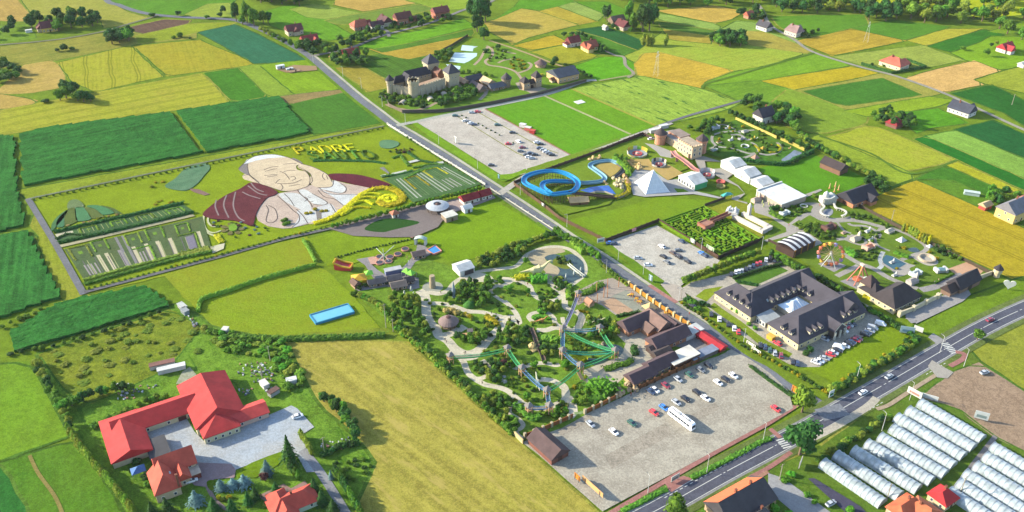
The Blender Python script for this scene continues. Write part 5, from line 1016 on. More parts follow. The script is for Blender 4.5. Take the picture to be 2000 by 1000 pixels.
# ---- pink castle
pk, pkw = (246,212,178), (238,168,138)
B0 = G(*M5((1072,445))[0]); rzb = DB-R(2)
e = thing('pink_castle', 'peach coloured castle keep with dark arched windows and parapet', 'castle', B0, rzb)
block(e, dict(b=(0, 8, 0, 14, 8, 0), win=[('w', 5, 5), ('w', 5, 2), ('s', 2, 5), ('s', 2, 2)], ws=(1.2, 1.9), roof=(206,186,164), door=[('w', -5, 2, 3, (90,70,60))]), cm(pk), cm(pk))
for side, n in (('w', 7), ('s', 4)):
    for i in range(n): q = MB(); q.box(((0, (i+.5)*14/n, 8.3) if side == 'w' else ((i+.5)*8/n, 0, 8.3)), (1, 1, .8)); q.build('merlon', cm(pk), e)
block(e, dict(b=(1.5, 10.5, 14.2, 32, 5, 0), win=[('w', 5, 3)], ws=(.9, 1.4), roof=(186,180,178)), cm(pk), cm(pk)); block(e, dict(b=(5, 13, 18, 29, 6.4, 0), roof=(170,150,140)), cm(pkw), cm(pk))
tower('salmon round tower with dark shingled cone at the castle left end', G(*M5((632,222))[0]), 3.3, 7.6, 3.6, pkw, (92,78,80), 16); tower('salmon tower with dark shingled cone at the castle right end', G(*M5((1205,338))[0]), 3.1, 9, 3.6, pkw, (92,78,80), 8); tower('small salmon turret between castle tower and keep', G(*M5((780,185))[0]), 1.6, 6.6, 0, pkw, pk, 10, band=False)
# ---- glass pyramid
pl, pf, pr_ = [G(*M5(q)[0]) for q in ((272,765), (432,938), (778,905))]; pb = pl+pr_-pf; pc = (pl+pr_)/2; ap = pc+Vector((0, 0, 11.5)); e = thing('pyramid', 'large grey panelled pyramid beside the sandy yard', 'pyramid', pc)
pm = plain('pyramid_panel', (.42, .44, .47, 1), .22, .12, .5, 0, .6); pj = plain('pyramid_joint', (.62, .62, .62, 1))
for a, b in ((pl, pf), (pf, pr_), (pr_, pb), (pb, pl)):
    for j in range(5):
        t0, t1 = j/5, (j+1)/5; k = 5-j
        for i in range(k):
            q = [a.lerp(b, i/k).lerp(ap, t0), a.lerp(b, (i+1)/k).lerp(ap, t0), a.lerp(b, min(1, (i+1)/k)).lerp(ap, t1), a.lerp(b, i/k).lerp(ap, t1)]; c = sum(q, Vector())/4; nn = (q[1]-q[0]).cross(q[3]-q[0]).normalized()
            q = [c+(v-c)*.97+nn*.06 for v in q]; m = MB(); m.add(q, [(0, 1, 2, 3)]); m.build('panel', pm, e, pc)
    m = MB(); m.add([a, b, ap], [(0, 1, 2)]); m.build('face_frame', pj, e, pc); m = MB(); m.tube(a, ap, .16); m.build('edge_rib', pj, e, pc)
# ---- marquees and halls of the fun park
wt = (244,242,240)
def marquee(label, q, f, L, W, h, rh, extra=(), rz=DB, **k): return bld(label, 'marquee', G(*f(q)[0]), rz, wt, (236,236,238), [dict(b=(-L/2, L/2, -W/2, W/2, h, rh), over=.2, **k)]+list(extra), 'marquee')
marquee('tall white marquee with grey roof slope, farthest of three', (330,245), M6, 9, 12, 4.6, 2.2); marquee('white marquee with red end wall, middle of three', (555,385), M6, 9, 12, 4.4, 2.2, [dict(b=(4.55,4.75,-5.8,5.8,4.2,0), wall=(206,60,84), roof=(206,60,84))], win=[('w',1,1.4)]); marquee('low white marquee, nearest of three', (765,490), M6, 9, 11, 3, 1.8, door=[('s',0,6,2.4,(110,110,110))])
marquee('white marquee with cream arches and green end wall', (1085,790), M5, 9.5, 14, 4.2, 2.6, [dict(b=(-4.4,4.5,-7.2,-7.05,3.6,0), wall=(80,190,130), roof=(80,190,130))], win=[('w',6,.8)], ws=(1.4,2)); marquee('white marquee with open front in the dinosaur park', (180,430), T3, 8, 8, 3.4, 1.6, door=[('s',1,5,2.8,(90,80,80))])
bld('flat white roofed dodgem hall', 'hall', G(*M6((1075,705))[0]), DB, (206,190,176), (250,250,252), [dict(b=(-9.5,9.5,-9.5,9.5,3.4,0)), dict(b=(-9.6,9.6,9.1,9.6,4,0), wall=wt)], 'dodgem_hall')
# vaulted striped hall
hp0, hp1, hp2, hp3 = [G(*M1(q)[0], 4.4) for q in ((265,735), (580,590), (812,708), (512,855))]; e = thing('vaulted_hall', 'dark hall under white vaulted roof with dark stripes', 'hall', Vector((hp3.x, hp3.y, 0)))
for i in range(9):
    t0, t1 = i/9+.004, (i+1)/9-.004; m = MB(); vs = []
    for t in (t0, t1):
        a, b = hp0.lerp(hp1, t), hp3.lerp(hp2, t)
        vs += [a.lerp(b, s/8)+Vector((0, 0, 2.2*math.sin(math.pi*(.15+.7*s/8))-1)) for s in range(9)]
    m.add(vs, [(s, s+1, 10+s, 9+s) for s in range(8)]); m.build('roof_panel', cm((246,246,250)) if i % 2 == 0 else cm((70,66,80)), e, e.location)
m = MB(); m.prism([(q.x, q.y) for q in (hp0, hp1, hp2, hp3)], 0, 3.6); m.build('wall', cm((84,62,56)), e, e.location)
m = MB()
for t in (.05, .35, .65, .95): q = hp3.lerp(hp2, t); m.box((q.x, q.y, 0), (.5, .5, 4.4))
m.build('posts', cm((196,140,60)), e, e.location)
# ---- hotel
T8 = lambda *p: Z(1380,500,.2,*p)
HO = G(*T8((460,600))[0], 3.5); HO.z = 0; HW, HR = (250,230,180), (84,80,92)
def dorms(n, x0, dx, y, z, rz): return [(x0+i*dx, y, z, rz) for i in range(n)]
e = bld('large hotel with dark hipped roofs round a courtyard', 'hotel', HO, R(33), HW, HR, [
    dict(b=(-1,13,.8,23.5,4,6), axis='v', hip=(1,1), win=[('w',7,1.2)]),
    dict(b=(3,44,1.6,15.6,4,6), hip=(0,0), win=[('s',8,1.2)], sky=[(12,3.6,6.2,R(40),0),(30,3.4,6,R(40),0)]),
    dict(b=(31.5,45.5,-22,15.2,4.02,6), axis='v', hip=(0,1), win=[('w',4,1.2)]),
    dict(b=(1.6,45.4,-24.6,-7.2,4.04,6.2), hip=(.95,.0), win=[('s',10,1.2),('w',5,1.2)]),
    dict(b=(20.8,27.6,-27.4,-15,4.6,3), axis='v', over=.7, wall=(96,84,80))], 'hotel')
ro = [c for c in e.children if c.name.startswith('roof')]
for lst in ([( .6+1.4, 5+4*i, 5.6, -math.pi/2) for i in range(4)], [(14+3.6*i, 3.2, 5.3, 0) for i in range(7)], [(33.6, -3+4.2*i, 5.2, -math.pi/2) for i in range(2)], [(3.6, -19+4.6*i, 5.2, -math.pi/2) for i in range(2)], [(10+3.4*i, -22.4, 5.2, 0) for i in range(3)], [(32+3.6*i, -22.4, 5.2, 0) for i in range(3)]):
    for x, y, z, rz in lst:
        d = MB(); d.cur = 0; d.box((0, 0, 0), (1.8, 3, 1.3)); d.cur = 1; roof_mesh(d, -.9, .9, -1.5, 1.5, 1.3, .8, 'v', 0, 0, .2, .1); d.cur = 2; d.box((0, -1.52, .3), (1.2, .06, .9)); q = d.build('dormer', [cm((246,232,204)), cm(HR), glass], e); q.location = (x, y, z); q.rotation_euler = (0, 0, rz)
for x in (20.9, 24.2, 27.5):
    m = MB(); m.box((x, -28.3, 0), (.7, .7, 4.3)); m.build('column', cm((244,236,220)), e)
m = MB(); m.add([(20.2, -28.2, 4.3), (24.2, -28.2, 7.6), (28.2, -28.2, 4.3), (28.2, -28.2, 4.9), (24.2, -28.2, 8.2), (20.2, -28.2, 4.9)], [(0, 1, 4, 5), (1, 2, 3, 4)]); m.build('porch_gable', cm((246,240,226)), e)
e = thing('glass_pavilion', 'glass pyramid roofed pavilion in the hotel courtyard', 'pavilion', HO+Matrix.Rotation(R(33), 3, 'Z')@Vector((23.5, -2.6, 0)), R(33)); pg_ = plain('pavilion_glass', (.42, .52, .60, 1), .15, .1, .5, 0, .6)
m = MB(); m.box((0, 0, 0), (12.5, 8, 3)); m.build('wall', cm((226,220,204)), e); m = MB(); m.add([(-6.6,-4.4,3),(6.6,-4.4,3),(6.6,4.4,3),(-6.6,4.4,3),(-1.5,0,5.6),(1.5,0,5.6)], [(3,2,1,0),(0,1,5,4),(1,2,5),(2,3,4,5),(3,0,4)]); m.build('glass_roof', pg_, e)
for i in range(6): m = MB(); m.tube((-5.5+2.2*i, -4.45, 3.08), (max(-1.5, min(1.5, -5.5+2.2*i)), 0, 5.68), .09); m.build('glazing_bar', frame_w, e)
for i in range(7): inst(win_mesh(1.2, 2.2), 'window', (-5.4+1.8*i, -4.02, .4), 0, e)
e = thing('veranda', 'white glazed veranda with pale roof at the hotel courtyard mouth', 'veranda', HO+Matrix.Rotation(R(33), 3, 'Z')@Vector((6.5, -2.6, 0)), R(33)); m = MB(); m.box((0, 0, 0), (9, 5.4, 2.8)); m.build('wall', cm((240,236,228)), e); m = MB(); m.add([(-4.8,-3,2.8),(4.8,-3,2.8),(4.8,3,3.6),(-4.8,3,3.6),(-4.8,-3,3.0),(4.8,-3,3.0),(4.8,3,3.8),(-4.8,3,3.8)], [(4,5,6,7),(0,1,5,4),(1,2,6,5),(3,0,4,7)]); m.build('roof', cm((196,200,204)), e)
for i in range(5): inst(win_mesh(1.3, 1.7), 'window', (-3.6+1.8*i, -2.72, .7), 0, e)
for i in range(3): inst(win_mesh(1.3, 1.7), 'window', (-4.52, -1.7+1.7*i, .7), math.pi/2, e)
# ---- entrance hall of the miniature park
EH = G(*M3((850,612))[0], 3); EH.z = 0
bld('entrance hall with dark hipped roof and cream walls', 'hall', EH, R(33), (250,230,190), (74,66,70), [dict(b=(-1,18,0,13,3.4,5.6), hip=(.8,.8), win=[('w',4,1),('s',6,1)]), dict(b=(0,9,11,20,3.2,3.4), hip=(1,1)), dict(b=(2,8,16,22,5,4.4), hip=(1,1), roof=(96,76,76))], 'entrance_hall')
bld('cream flat roofed shed behind the entrance hall', 'shed', G(*M3((585,455))[0]), R(33), (226,216,190), (250,246,238), [dict(b=(-4.5,4.5,-3.5,3.5,3,0))], 'shed'); bld('dark roofed ticket hall above the forecourt', 'hall', G(*M3((1500,395))[0]), R(33), (150,120,104), (66,62,72), [dict(b=(-8,8,-3.5,3.5,3.2,4.2), hip=(0,0), door=[('s',0,3,2.6,(60,50,46))]), dict(b=(-14,-8,-2.5,2.5,2.8,3), roof=(72,58,60))], 'ticket_hall')
tower('small cream corner tower with pointed black roof', G(*M3((1828,300))[0]), 1.5, 4.6, 2.6, (244,224,186), (58,54,62), 10, .4)
def stone_wall(px, w, h, c, label, curve=False, name='wall', pillars=0, pc=None, ground=None, pw=.9):
    pts = ground or P(*px); pts = smooth_line(pts, 5) if curve else pts; e = thing(name, label, 'fence' if 'fence' in name else 'wall', pts[0]); m = MB().ribbon(pts, w, h); m.build('panel' if pillars else 'wall', cm(c), e, pts[0])
    if pillars:
        for p in resample(pts, pillars): q = MB(); q.box((p.x, p.y, 0), (pw, pw, h+.5), DA); q.build('pillar', cm(pc or c), e, pts[0])
    return e
stone_wall(M3((880,690),(1010,640),(1280,505)), .8, 2.6, (240,224,190), 'cream wall with turrets before the entrance hall', pillars=9, pw=1.6); stone_wall(M3((1610,345),(1800,280)), .5, 2.4, (246,226,196), 'cream wall between ticket hall and corner tower')
# ---- restaurant group by the gravel car park
RB = (122,96,96)
bld('restaurant with brown L-shaped roof beside the plaza', 'restaurant', G(*T7((800,640))[0]), R(33), (206,150,120), RB, [dict(b=(-11,4,2,10,3.4,3.4), hip=(0,0), win=[('s',3,.9)], roof=(104,84,90)), dict(b=(0,9,-5,9,3.42,3.6), axis='v', hip=(0,.4), roof=(150,120,112)), dict(b=(-4,2,-3,2,3,2), axis='v', roof=(140,112,104))], 'restaurant')
bld('brown roofed dining hall with solar panel', 'restaurant', G(*T7((970,745))[0]), R(33), (214,150,116), (108,86,92), [dict(b=(-9.5,9.5,-4,4,3.2,3.2), win=[('s',5,.9)]), dict(b=(4,10,3,11,3.2,3), axis='v')], 'dining_hall')
bld('brown roofed souvenir lodge behind the park fence', 'lodge', G(*T6((1360,370))[0]), R(33), (226,190,150), (100,80,88), [dict(b=(-6,6,-3.2,3.2,3,2.4), win=[('s',3,.9)])], 'lodge'); bld('brown roofed lodge next to the white roofed shed', 'lodge', G(*T6((1640,210))[0]), R(33), (226,190,150), (100,80,88), [dict(b=(-7,7,-3.4,3.4,3.2,2.8), win=[('s',4,.9),('w',1,1)])], 'lodge')
bld('shed with white flat roof behind the fence', 'shed', G(*T7((1100,935))[0]), R(33), (120,76,62), (250,244,236), [dict(b=(-7.2,7.2,-3.4,3.4,3.6,0), door=[('s',0,3,2.6,(90,56,46))])], 'shed'); bld('white box trailer hall beside the red stall', 'shed', G(*T7((1195,675))[0]), R(33), (246,244,242), (226,226,228), [dict(b=(-5,5,-2.6,2.6,3,0))], 'shed')
bld('long red roofed market stall along the park road', 'stall', G(*T7((1365,745))[0]), DA, (150,60,56), (206,54,66), [dict(b=(-8.5,8.5,-2,2,2.5,.9), door=[('n',0,2,2,(90,40,40))])], 'stall'); bld('pale blue roofed shelter beside the market stall', 'shelter', G(*T7((1310,885))[0]), R(33), (120,110,110), (150,160,184), [dict(b=(-7,7,-2,2,2.4,0))], 'shelter'); bld('dark brown shed before the dining hall', 'shed', G(*T7((905,880))[0]), R(33), (90,70,64), (92,80,80), [dict(b=(-4,4,-2.4,2.4,2.6,1.4))], 'shed'); bld('dark brown hut beside the terrace', 'shed', G(*T7((830,835))[0]), R(33), (90,70,64), (84,72,74), [dict(b=(-2.6,2.6,-2.2,2.2,2.6,1.4))], 'shed')
bld('lone brown shed at the corner of the gravel car park', 'shed', G(*Z(1000,640,.36,(195,665))[0]), DA, (150,96,84), (104,82,84), [dict(b=(-7,7,-4,4,3.2,3), door=[('w',0,2,2.2,(100,66,56))], win=[('s',2,1)])], 'shed')
# ---- amusement ground lodges
for q, L, W, c, rz, lab in [((690,690),8,3.6,(116,108,112),R(20),'long dark roofed booth beside the pay gate'), ((930,640),6,4.4,(104,100,108),R(20),'dark roofed lodge at the fun plaza'), ((990,730),7,5,(132,120,116),R(20),'brown roofed lodge above the pale statues'), ((1140,660),4,3.4,(84,78,84),R(20),'small black roofed kiosk by the sand path'), ((390,710),4.4,3,(120,92,84),DA,'brown hut beside the bouncy tent'), ((1270,300),6,4.6,(126,108,106),R(20),'grey-brown lodge near the white gate')]:
    house(*T1(q)[0], L, W, 2.2, 1.6, rz, (196,160,130), c, lab, win=[('s',3,.8)], chim=False, name='lodge', cat='lodge')
# ---- portrait garden entrance buildings
for px, py, L, lab in ((917,394,10,'white ticket house with dark red roof, longer of two'), (946,386,6,'white ticket house with dark red roof, shorter of two')): house(px, py, L, 6, 3, 2.4, DB, (244,238,228), (160,44,52), lab, win=[('s',3,1)], chim=False)
house(771,424,3.4,3.4,2.8,1.6,DB,(244,232,220),(206,130,100),'tiny white kiosk with terracotta pyramid roof', hip=(1,1), win=[('s',1,1)], chim=False, name='kiosk', cat='kiosk'); house(912,413,4.6,4,3,1.4,DB,(244,244,244),(246,246,246),'small white marquee below the ticket houses', win=[], chim=False, name='marquee', cat='marquee'); house(878,428,7,6,3,0,DB,(170,150,130),(236,232,224),'square white roofed pavilion on the entrance plaza', win=[], chim=False, name='pavilion', cat='pavilion')
e = thing('ring_pavilion', 'round pavilion with grey ring roof on the entrance plaza', 'pavilion', G(855,411)); m = MB(); m.lathe((0,0,0), [(6.4,2.9),(6.5,3.1),(4,4.0),(2.2,4.4),(2.2,3.9)], 24, False); m.build('ring_roof', plain('sheet_metal', (.24,.26,.28,1), .5, .2), e); m = MB(); m.lathe((0,0,0), [(1.3,0),(1.3,4.0),(.2,4.8)], 12); m.build('core', cm((120,90,84)), e); m = MB(); m.lathe((0,0,0), [(6.8,0),(6.8,.35)], 24); m.build('base', cm((196,170,150)), e)
for i in range(12): a = i*math.pi/6; m = MB(); m.box((5.8*math.cos(a), 5.8*math.sin(a), 0), (.3, .3, 3.1)); m.build('post', cm((190,160,140)), e)
# ---- works and houses, lower left
WO = G(*Z(170,700,.3,(195,680))[0], 3); WO.z = 0; RR = (218,66,66)
bld('large works with long red hipped roofs round a yard', 'works', WO, R(31), (246,234,196), RR, [dict(b=(-1.5,12.4,.6,26,3.2,3.4), axis='v', hip=(0,1), win=[('e',1,1)]), dict(b=(2,33,14,25.6,3.22,3.4), hip=(0,0), win=[('s',4,.9)], door=[('s',-8,3,2.4,(104,52,54)),('s',9,3,2.4,(104,52,54))]), dict(b=(29.4,48,2,31,4,4.6), axis='v', hip=(.3,.3), win=[('w',4,1)]), dict(b=(30.6,44,-4,9,3.6,3.2), axis='v', hip=(1,0), win=[('s',5,.8),('w',3,.8)]), dict(b=(42,56,-1.6,6.6,3,2), wall=(246,206,190), roof=(232,84,80), win=[('s',2,1)])], 'works')
bld('black corrugated lean-to against the red works', 'lean-to', WO+Matrix.Rotation(R(31),3,'Z')@Vector((14.5,.6,0)), R(31), (110,104,100), (84,84,90), [dict(b=(-3.6,3.6,-5,6,2.6,0))], 'lean_to')
H2 = G(*Z(170,700,.3,(490,890))[0], 4); H2.z = 0
bld('villa with coral red roof, balcony and porch', 'house', H2, R(31), (240,214,180), (226,100,80), [dict(b=(1,14,9.5,19,4.4,4.6), hip=(0,0), win=[('s',4,1),('s',3,3)], chim=[(6,1)], sky=[]), dict(b=(-2,6.4,1,13,4.2,4.2), axis='v', hip=(1,0), win=[('s',2,1),('w',3,1)], sky=[(4.4,7,6.3,0,0)]), dict(b=(6,10.6,4.6,11,3.4,3), axis='v', win=[('s',1,1)]), dict(b=(10,14.4,5.4,9.4,2.6,0), roof=(236,214,196), wall=(150,70,60))], 'house')
bld('house with coral hipped roof at the lower edge', 'house', G(*Z(170,700,.3,(1345,965))[0]), R(31), (216,232,214), (226,92,76), [dict(b=(-8,8,-4,4,3,3.2), hip=(1,1), win=[('s',3,1)], chim=[(0,.6)]), dict(b=(-7,0,-9,0,2.8,3), axis='v', hip=(1,0), win=[('s',2,1)]), dict(b=(-7,-1,0,7,3,3), axis='v', hip=(0,1))], 'house')
bld('tall house with orange and charcoal roof at the lower edge', 'house', G(1448,992), R(33), (226,190,160), (84,80,88), [dict(b=(-12,10,-6,6,4.4,5.6), hip=(0,.25), win=[('s',6,1)], chim=[(-4,.5),(3,.5)])], 'house')
m = MB(); hv = [(-12.6,6.56,4.45),(8.5,6.56,4.45),(8.5,.12,10.0),(-12.6,.12,10.0)]; m.add([Vector(v)+Vector((0,0,.08)) for v in hv], [(0,1,2,3)]); m.build('lit_slope_tint', cm((240,126,84)), [o for o in col.objects if o.name.startswith('house') and o.get('label','').startswith('tall house with orange')][0])  # sunlit side of the roof painted orange, shaded side left charcoal
for px, py, L, W, wall, roof, lab, rz in ((1838,980,7,7,(250,220,180),(214,54,60),'small nursery shop with bright red roof',R(33)), (1765,1002,11,7,(230,190,160),(236,118,80),'orange roofed house at the lower right edge',R(33)), (1800,1008,9,8,(230,200,170),(232,130,90),'second orange roofed house at the lower right edge',DA), (1480,1020,8,6,(150,140,130),(100,92,96),'dark shed beside the nursery drive',R(33))): house(px, py, L, W, 3.2, 2.6, rz, wall, roof, lab, hip=(.6,.6))
# construction plot beside the road
house(548,134,6,3,2.4,0,DB,(240,240,240),(236,240,244),'white site container beside the road plot', win=[], chim=False, name='container', cat='container'); house(566,137,5,2.4,1.4,0,DB,(200,210,214),(226,230,232),'low white trailer beside the road plot', win=[], chim=False, name='container', cat='container')
paved('bare_plot', [(540,137),(575,128),(618,130),(620,138),(560,143)], (176,144,104)); house(575,139,8,6,.5,0,DB,(190,150,120),(170,140,110),'low brick foundation on the road plot', win=[], chim=False, name='foundation', cat='foundation')
# ------------------------------------------------------------------ portrait garden
PT = lambda *p: Z(390,280,.22,*p)
def bedmat(name, c, c2, sc_=1.6): return ground_mat(c, DB, c2=c2, big=.12, fine=sc_, streak=.3, var=.17)
PO = G(*PT((850,450))[0]); por = thing('gravel_portrait', 'huge gravel and flower-bed portrait of an old man in white cap', 'portrait', PO)
def bed(name, px, h, c, c2=None, par=None, curve=True, f=PT):
    pts = P(*f(*px)); pts = smooth_line(pts, 4, True) if curve else pts; par = par or por; m = MB().prism(pts, 0, .3+h)
    return m.build(name, bedmat(name, c, c2 or tuple(int(v*.93) for v in c)), par, par.location)
skin = (232,208,170)
bed('robe', [(500,640),(540,560),(600,490),(690,450),(860,420),(960,380),(1190,330),(1300,360),(1510,395),(1400,470),(1290,570),(1200,640),(1040,715),(960,720),(820,755),(740,760),(610,740),(520,690)], .04, (214,190,168), curve=False)
bed('cloak', [(30,630),(110,555),(230,470),(360,410),(455,355),(560,375),(685,430),(670,465),(600,490),(540,560),(500,640),(470,735),(400,715),(300,690),(150,680),(60,660)], .35, (118,62,60), (94,50,50)); bed('cloak', [(1145,285),(1230,275),(1400,285),(1550,320),(1690,370),(1620,390),(1510,398),(1300,352),(1185,325)], .35, (112,52,56), (90,42,52))
bed('collar', [(705,460),(750,445),(850,445),(930,480),(985,560),(985,595),(920,600),(830,560),(760,520)], .06, (226,222,212)); bed('sleeve', [(885,420),(940,415),(1000,450),(1060,480),(1130,525),(1100,550),(1020,545),(960,500),(900,450)], .06, (228,224,214)); bed('sleeve', [(870,600),(990,590),(1080,560),(1160,540),(1200,580),(1215,630),(1100,670),(950,715),(850,745),(830,740),(880,660)], .055, (224,220,212)); bed('sleeve', [(1060,410),(1200,455),(1400,460),(1290,560),(1200,490),(1110,440)], .05, (228,226,220))
bed('hair', [(345,230),(385,192),(425,183),(425,220),(440,290),(395,270)], .06, (150,140,130)); bed('hair', [(820,133),(880,153),(915,186),(870,192)], .062, (150,140,130)); bed('face', [(425,190),(500,158),(600,138),(700,130),(775,128),(850,160),(905,190),(860,200),(870,240),(940,255),(975,310),(970,375),(900,405),(820,425),(740,425),(680,410),(600,380),(530,360),(470,310),(435,260)], .07, skin); bed('cap', [(385,190),(420,150),(480,125),(540,108),(640,103),(720,110),(775,128),(700,130),(600,138),(500,158),(430,180)], .08, (240,238,232), curve=False)
bed('ear', [(380,295),(400,280),(440,290),(480,325),(530,350),(530,365),(440,335),(395,320)], .068, skin); bed('hand', [(870,215),(910,190),(1000,215),(1090,255),(1140,290),(1175,350),(1170,385),(1060,395),(1000,375),(975,330),(990,280),(950,250)], .09, skin); bed('cuff', [(1185,335),(1250,360),(1295,400),(1285,430),(1230,450),(1120,420),(1050,400),(1170,390)], .075, (230,226,218))
dkl = cm((96,80,74)); gyl = cm((150,128,128))
def strokes(lst, w, z, mat):
    for q in lst: pts = smooth_line(P(*PT(*q)), 5); MB().ribbon(pts, w, .06, z).build('outline', mat, por, por.location)
strokes([[(675,360),(690,340),(715,322)],[(690,362),(790,362),(850,352),(905,325)],[(720,365),(740,395),(725,420)],[(790,385),(850,375),(890,370)],[(715,255),(760,275),(800,325)],[(805,305),(840,300),(850,320),(820,335)],[(575,290),(640,285),(690,280)],[(600,302),(650,297),(685,290)],[(745,255),(800,245),(850,245)],[(570,240),(640,215),(700,210)],[(580,255),(650,235),(690,230)],[(740,190),(800,185),(860,185)],[(425,190),(430,240),(450,290),(530,360),(600,385),(680,412),(740,428),(820,427),(900,407),(968,377),(978,310),(942,255),(872,230)],[(872,213),(950,250),(990,290),(1000,340),(975,372)],[(910,188),(1000,213),(1090,253),(1142,290),(1178,350)],[(1100,270),(1090,300),(1115,330)],[(1125,290),(1140,325)],[(690,470),(760,530),(830,600),(880,640),(880,700),(820,750)],[(590,555),(610,600),(590,690),(640,710),(690,670),(670,590),(610,555)],[(860,590),(920,650),(960,715)],[(750,450),(800,500),(840,560)],[(870,420),(900,460),(980,530),(1000,570)],[(1050,420),(1110,480),(1200,500),(1280,560)],[(1160,540),(1215,630)],[(1190,330),(1170,390),(1050,400)],[(1250,360),(1300,400),(1270,447),(1120,423)],[(345,232),(385,190),(480,124),(640,102),(775,127),(850,158),(910,188)],[(380,295),(440,288),(530,352)],[(930,480),(960,500),(930,520)],[(960,480),(985,485)],[(985,520),(1010,520)],[(1060,395),(1110,440),(1200,458),(1400,462)],[(1000,450),(1130,525),(1100,552),(1010,545)]], .42, .36, dkl)
strokes([[(150,510),(140,570),(170,650)],[(240,470),(215,560),(260,670)],[(320,440),(300,560),(340,660),(400,700)],[(430,385),(520,450),(600,470)],[(380,440),(440,470),(540,500)],[(455,357),(500,410),(570,440)]], .8, .66, gyl)
bed('cross_bed', [(1030,600),(1080,600),(1085,690),(1045,695)], .1, (150,140,128), curve=False)
def yhedge(label, px, w, h=1.1, mat='yellow', f=PT, **k): return hedge(f(*px), w, h, mat, label, True, **k)
sw = thing('scroll_hedge', 'bright yellow clipped hedge scroll beside the portrait', 'hedge', G(*PT((1500,560))[0]))
for q, w in (([(1015,715),(1110,690),(1200,650),(1270,600),(1330,550),(1400,490),(1470,440),(1540,415)], 3.4), ([(1540,412),(1620,400),(1700,410),(1770,440),(1800,490),(1770,530),(1700,552),(1630,545),(1590,515)], 4.2), ([(1600,520),(1620,485),(1680,470),(1730,485),(1735,510),(1690,530),(1650,520),(1640,505),(1680,495)], 3.4), ([(1400,505),(1450,465),(1530,450),(1612,460)], 1.8), ([(1370,540),(1420,500),(1490,482),(1560,492)], 1.8), ([(1320,575),(1380,535),(1460,518),(1540,545)], 1.8), ([(1250,625),(1330,590),(1420,572),(1510,580)], 1.8), ([(1240,640),(1340,580)], 4)): hedge(PT(*q), w*.78 if w < 3 else w, 1.1, 'gold', '', True, 'scroll', parent=sw)
place(PT((950,630,1.4,3.4),(985,625,1.4,3),(1025,595,2,3.6),(1085,610,1.4,3),(1120,605,1.4,3)), 'shrub', ['yellow'], 'golden bush', 'in the gravel cross of the portrait', (1,2), (2,3)); place(PT((745,700,2,4),(765,690,2.4,4),(785,720,2,4),(755,730,2,4)), 'shrub', ['bright', 'mid'], 'leafy bush', 'in the pale robe of the portrait', (1,2), (2,3)); some(PT, 20, 'shrub', ['blue', 'mid', 'maroon'], 'low bush', 'at the foot of the portrait', (.7,1.4), (1.6,2.6), (470,720),(620,740),(720,760),(560,800),(350,860),(180,790),(80,700),(200,680), gap=1.6)
fl = thing('blossom_bed', 'large petal shaped flower bed at the portrait foot', 'flower bed', G(*PT((290,760))[0]))
for i in range(7): a = i*.9; bed('petal', [(290+95*math.cos(a+t)*k, 765+48*math.sin(a+t)*k) for t, k in ((0,.3),(.3,.8),(.15,1.1),(-.15,1.1),(-.3,.8))], .25, (132,122,72), (104,110,60), fl)
bed('centre', [(260,745),(300,725),(335,750),(320,785),(275,785)], .7, (120,180,50), None, fl)
for q in ([(40,640),(35,700),(60,770),(120,800),(190,780)], [(80,650),(75,700),(110,740),(170,745)], [(20,680),(60,790),(150,830)]): MB().ribbon(smooth_line(P(*PT(*q)), 4), 1.0, .2, .3).build('edging', cm((206,206,160)), fl, fl.location)
# lettering hedges
SEG = {'P': [((0,0),(0,1)),((0,1),(.5,1)),((.5,1),(.62,.75)),((.62,.75),(.5,.5)),((.5,.5),(0,.5))], 'A': [((0,0),(.38,1)),((.38,1),(.76,0)),((.16,.38),(.6,.38))], 'D': [((0,0),(0,1)),((0,1),(.45,1)),((.45,1),(.68,.7)),((.68,.7),(.68,.3)),((.68,.3),(.45,0)),((.45,0),(0,0))], 'R': [((0,0),(0,1)),((0,1),(.5,1)),((.5,1),(.62,.75)),((.62,.75),(.5,.5)),((.5,.5),(0,.5)),((.3,.5),(.68,0))], 'E': [((0,0),(0,1)),((0,1),(.6,1)),((0,.5),(.45,.5)),((0,0),(.62,0))], 'S': [((.62,.85),(.4,1)),((.4,1),(.1,.95)),((.1,.95),(.05,.7)),((.05,.7),(.6,.4)),((.6,.4),(.55,.08)),((.55,.08),(.25,0)),((.25,0),(0,.15))], 'N': [((0,0),(0,1)),((0,1),(.62,0)),((.62,0),(.62,1))], 'T': [((.35,0),(.35,1)),((0,1),(.7,1))], 'O': [((.2,0),(0,.3)),((0,.3),(0,.7)),((0,.7),(.2,1)),((.2,1),(.5,1)),((.5,1),(.7,.7)),((.7,.7),(.7,.3)),((.7,.3),(.5,0)),((.5,0),(.2,0))]}
def lettering(word, a, b, up, mat, label, h, w):
    pa, pb, pu = G(*PT(a)[0]), G(*PT(b)[0]), G(*PT(up)[0]); U = (pb-pa)/len(word); V = pu-pa; e = thing('lettering_hedge', label, 'lettering', pa)
    for i, ch in enumerate(word):
        m = MB()
        for (x0, y0), (x1, y1) in SEG[ch]:
            p0 = pa+U*(i+.1)+U*x0*1.05+V*y0; p1 = pa+U*(i+.1)+U*x1*1.05+V*y1; d = (p1-p0); m.ribbon([p0-d.normalized()*w*.4, p1+d.normalized()*w*.4], w, h, .3)
            for p, yy in ((p0, y0), (p1, y1)):
                if yy in (0, 1) and x0 == x1: m.ribbon([p-U.normalized()*w*1.1, p+U.normalized()*w*1.1], w*.6, h*.98, .3)
        m.build('letter', mat, e, pa)
lettering('PADRE', (868,104), (1440,70), (818,46), leaf_mat('leaf_gold', (128,122,46), (108,104,38)), 'golden hedge letters reading PADRE above the portrait', .6, .85); lettering('SANTO', (980,152), (1590,142), (930,84), LEAF['mid'], 'dark green hedge letters reading SANTO above the portrait', 1.0, .8)
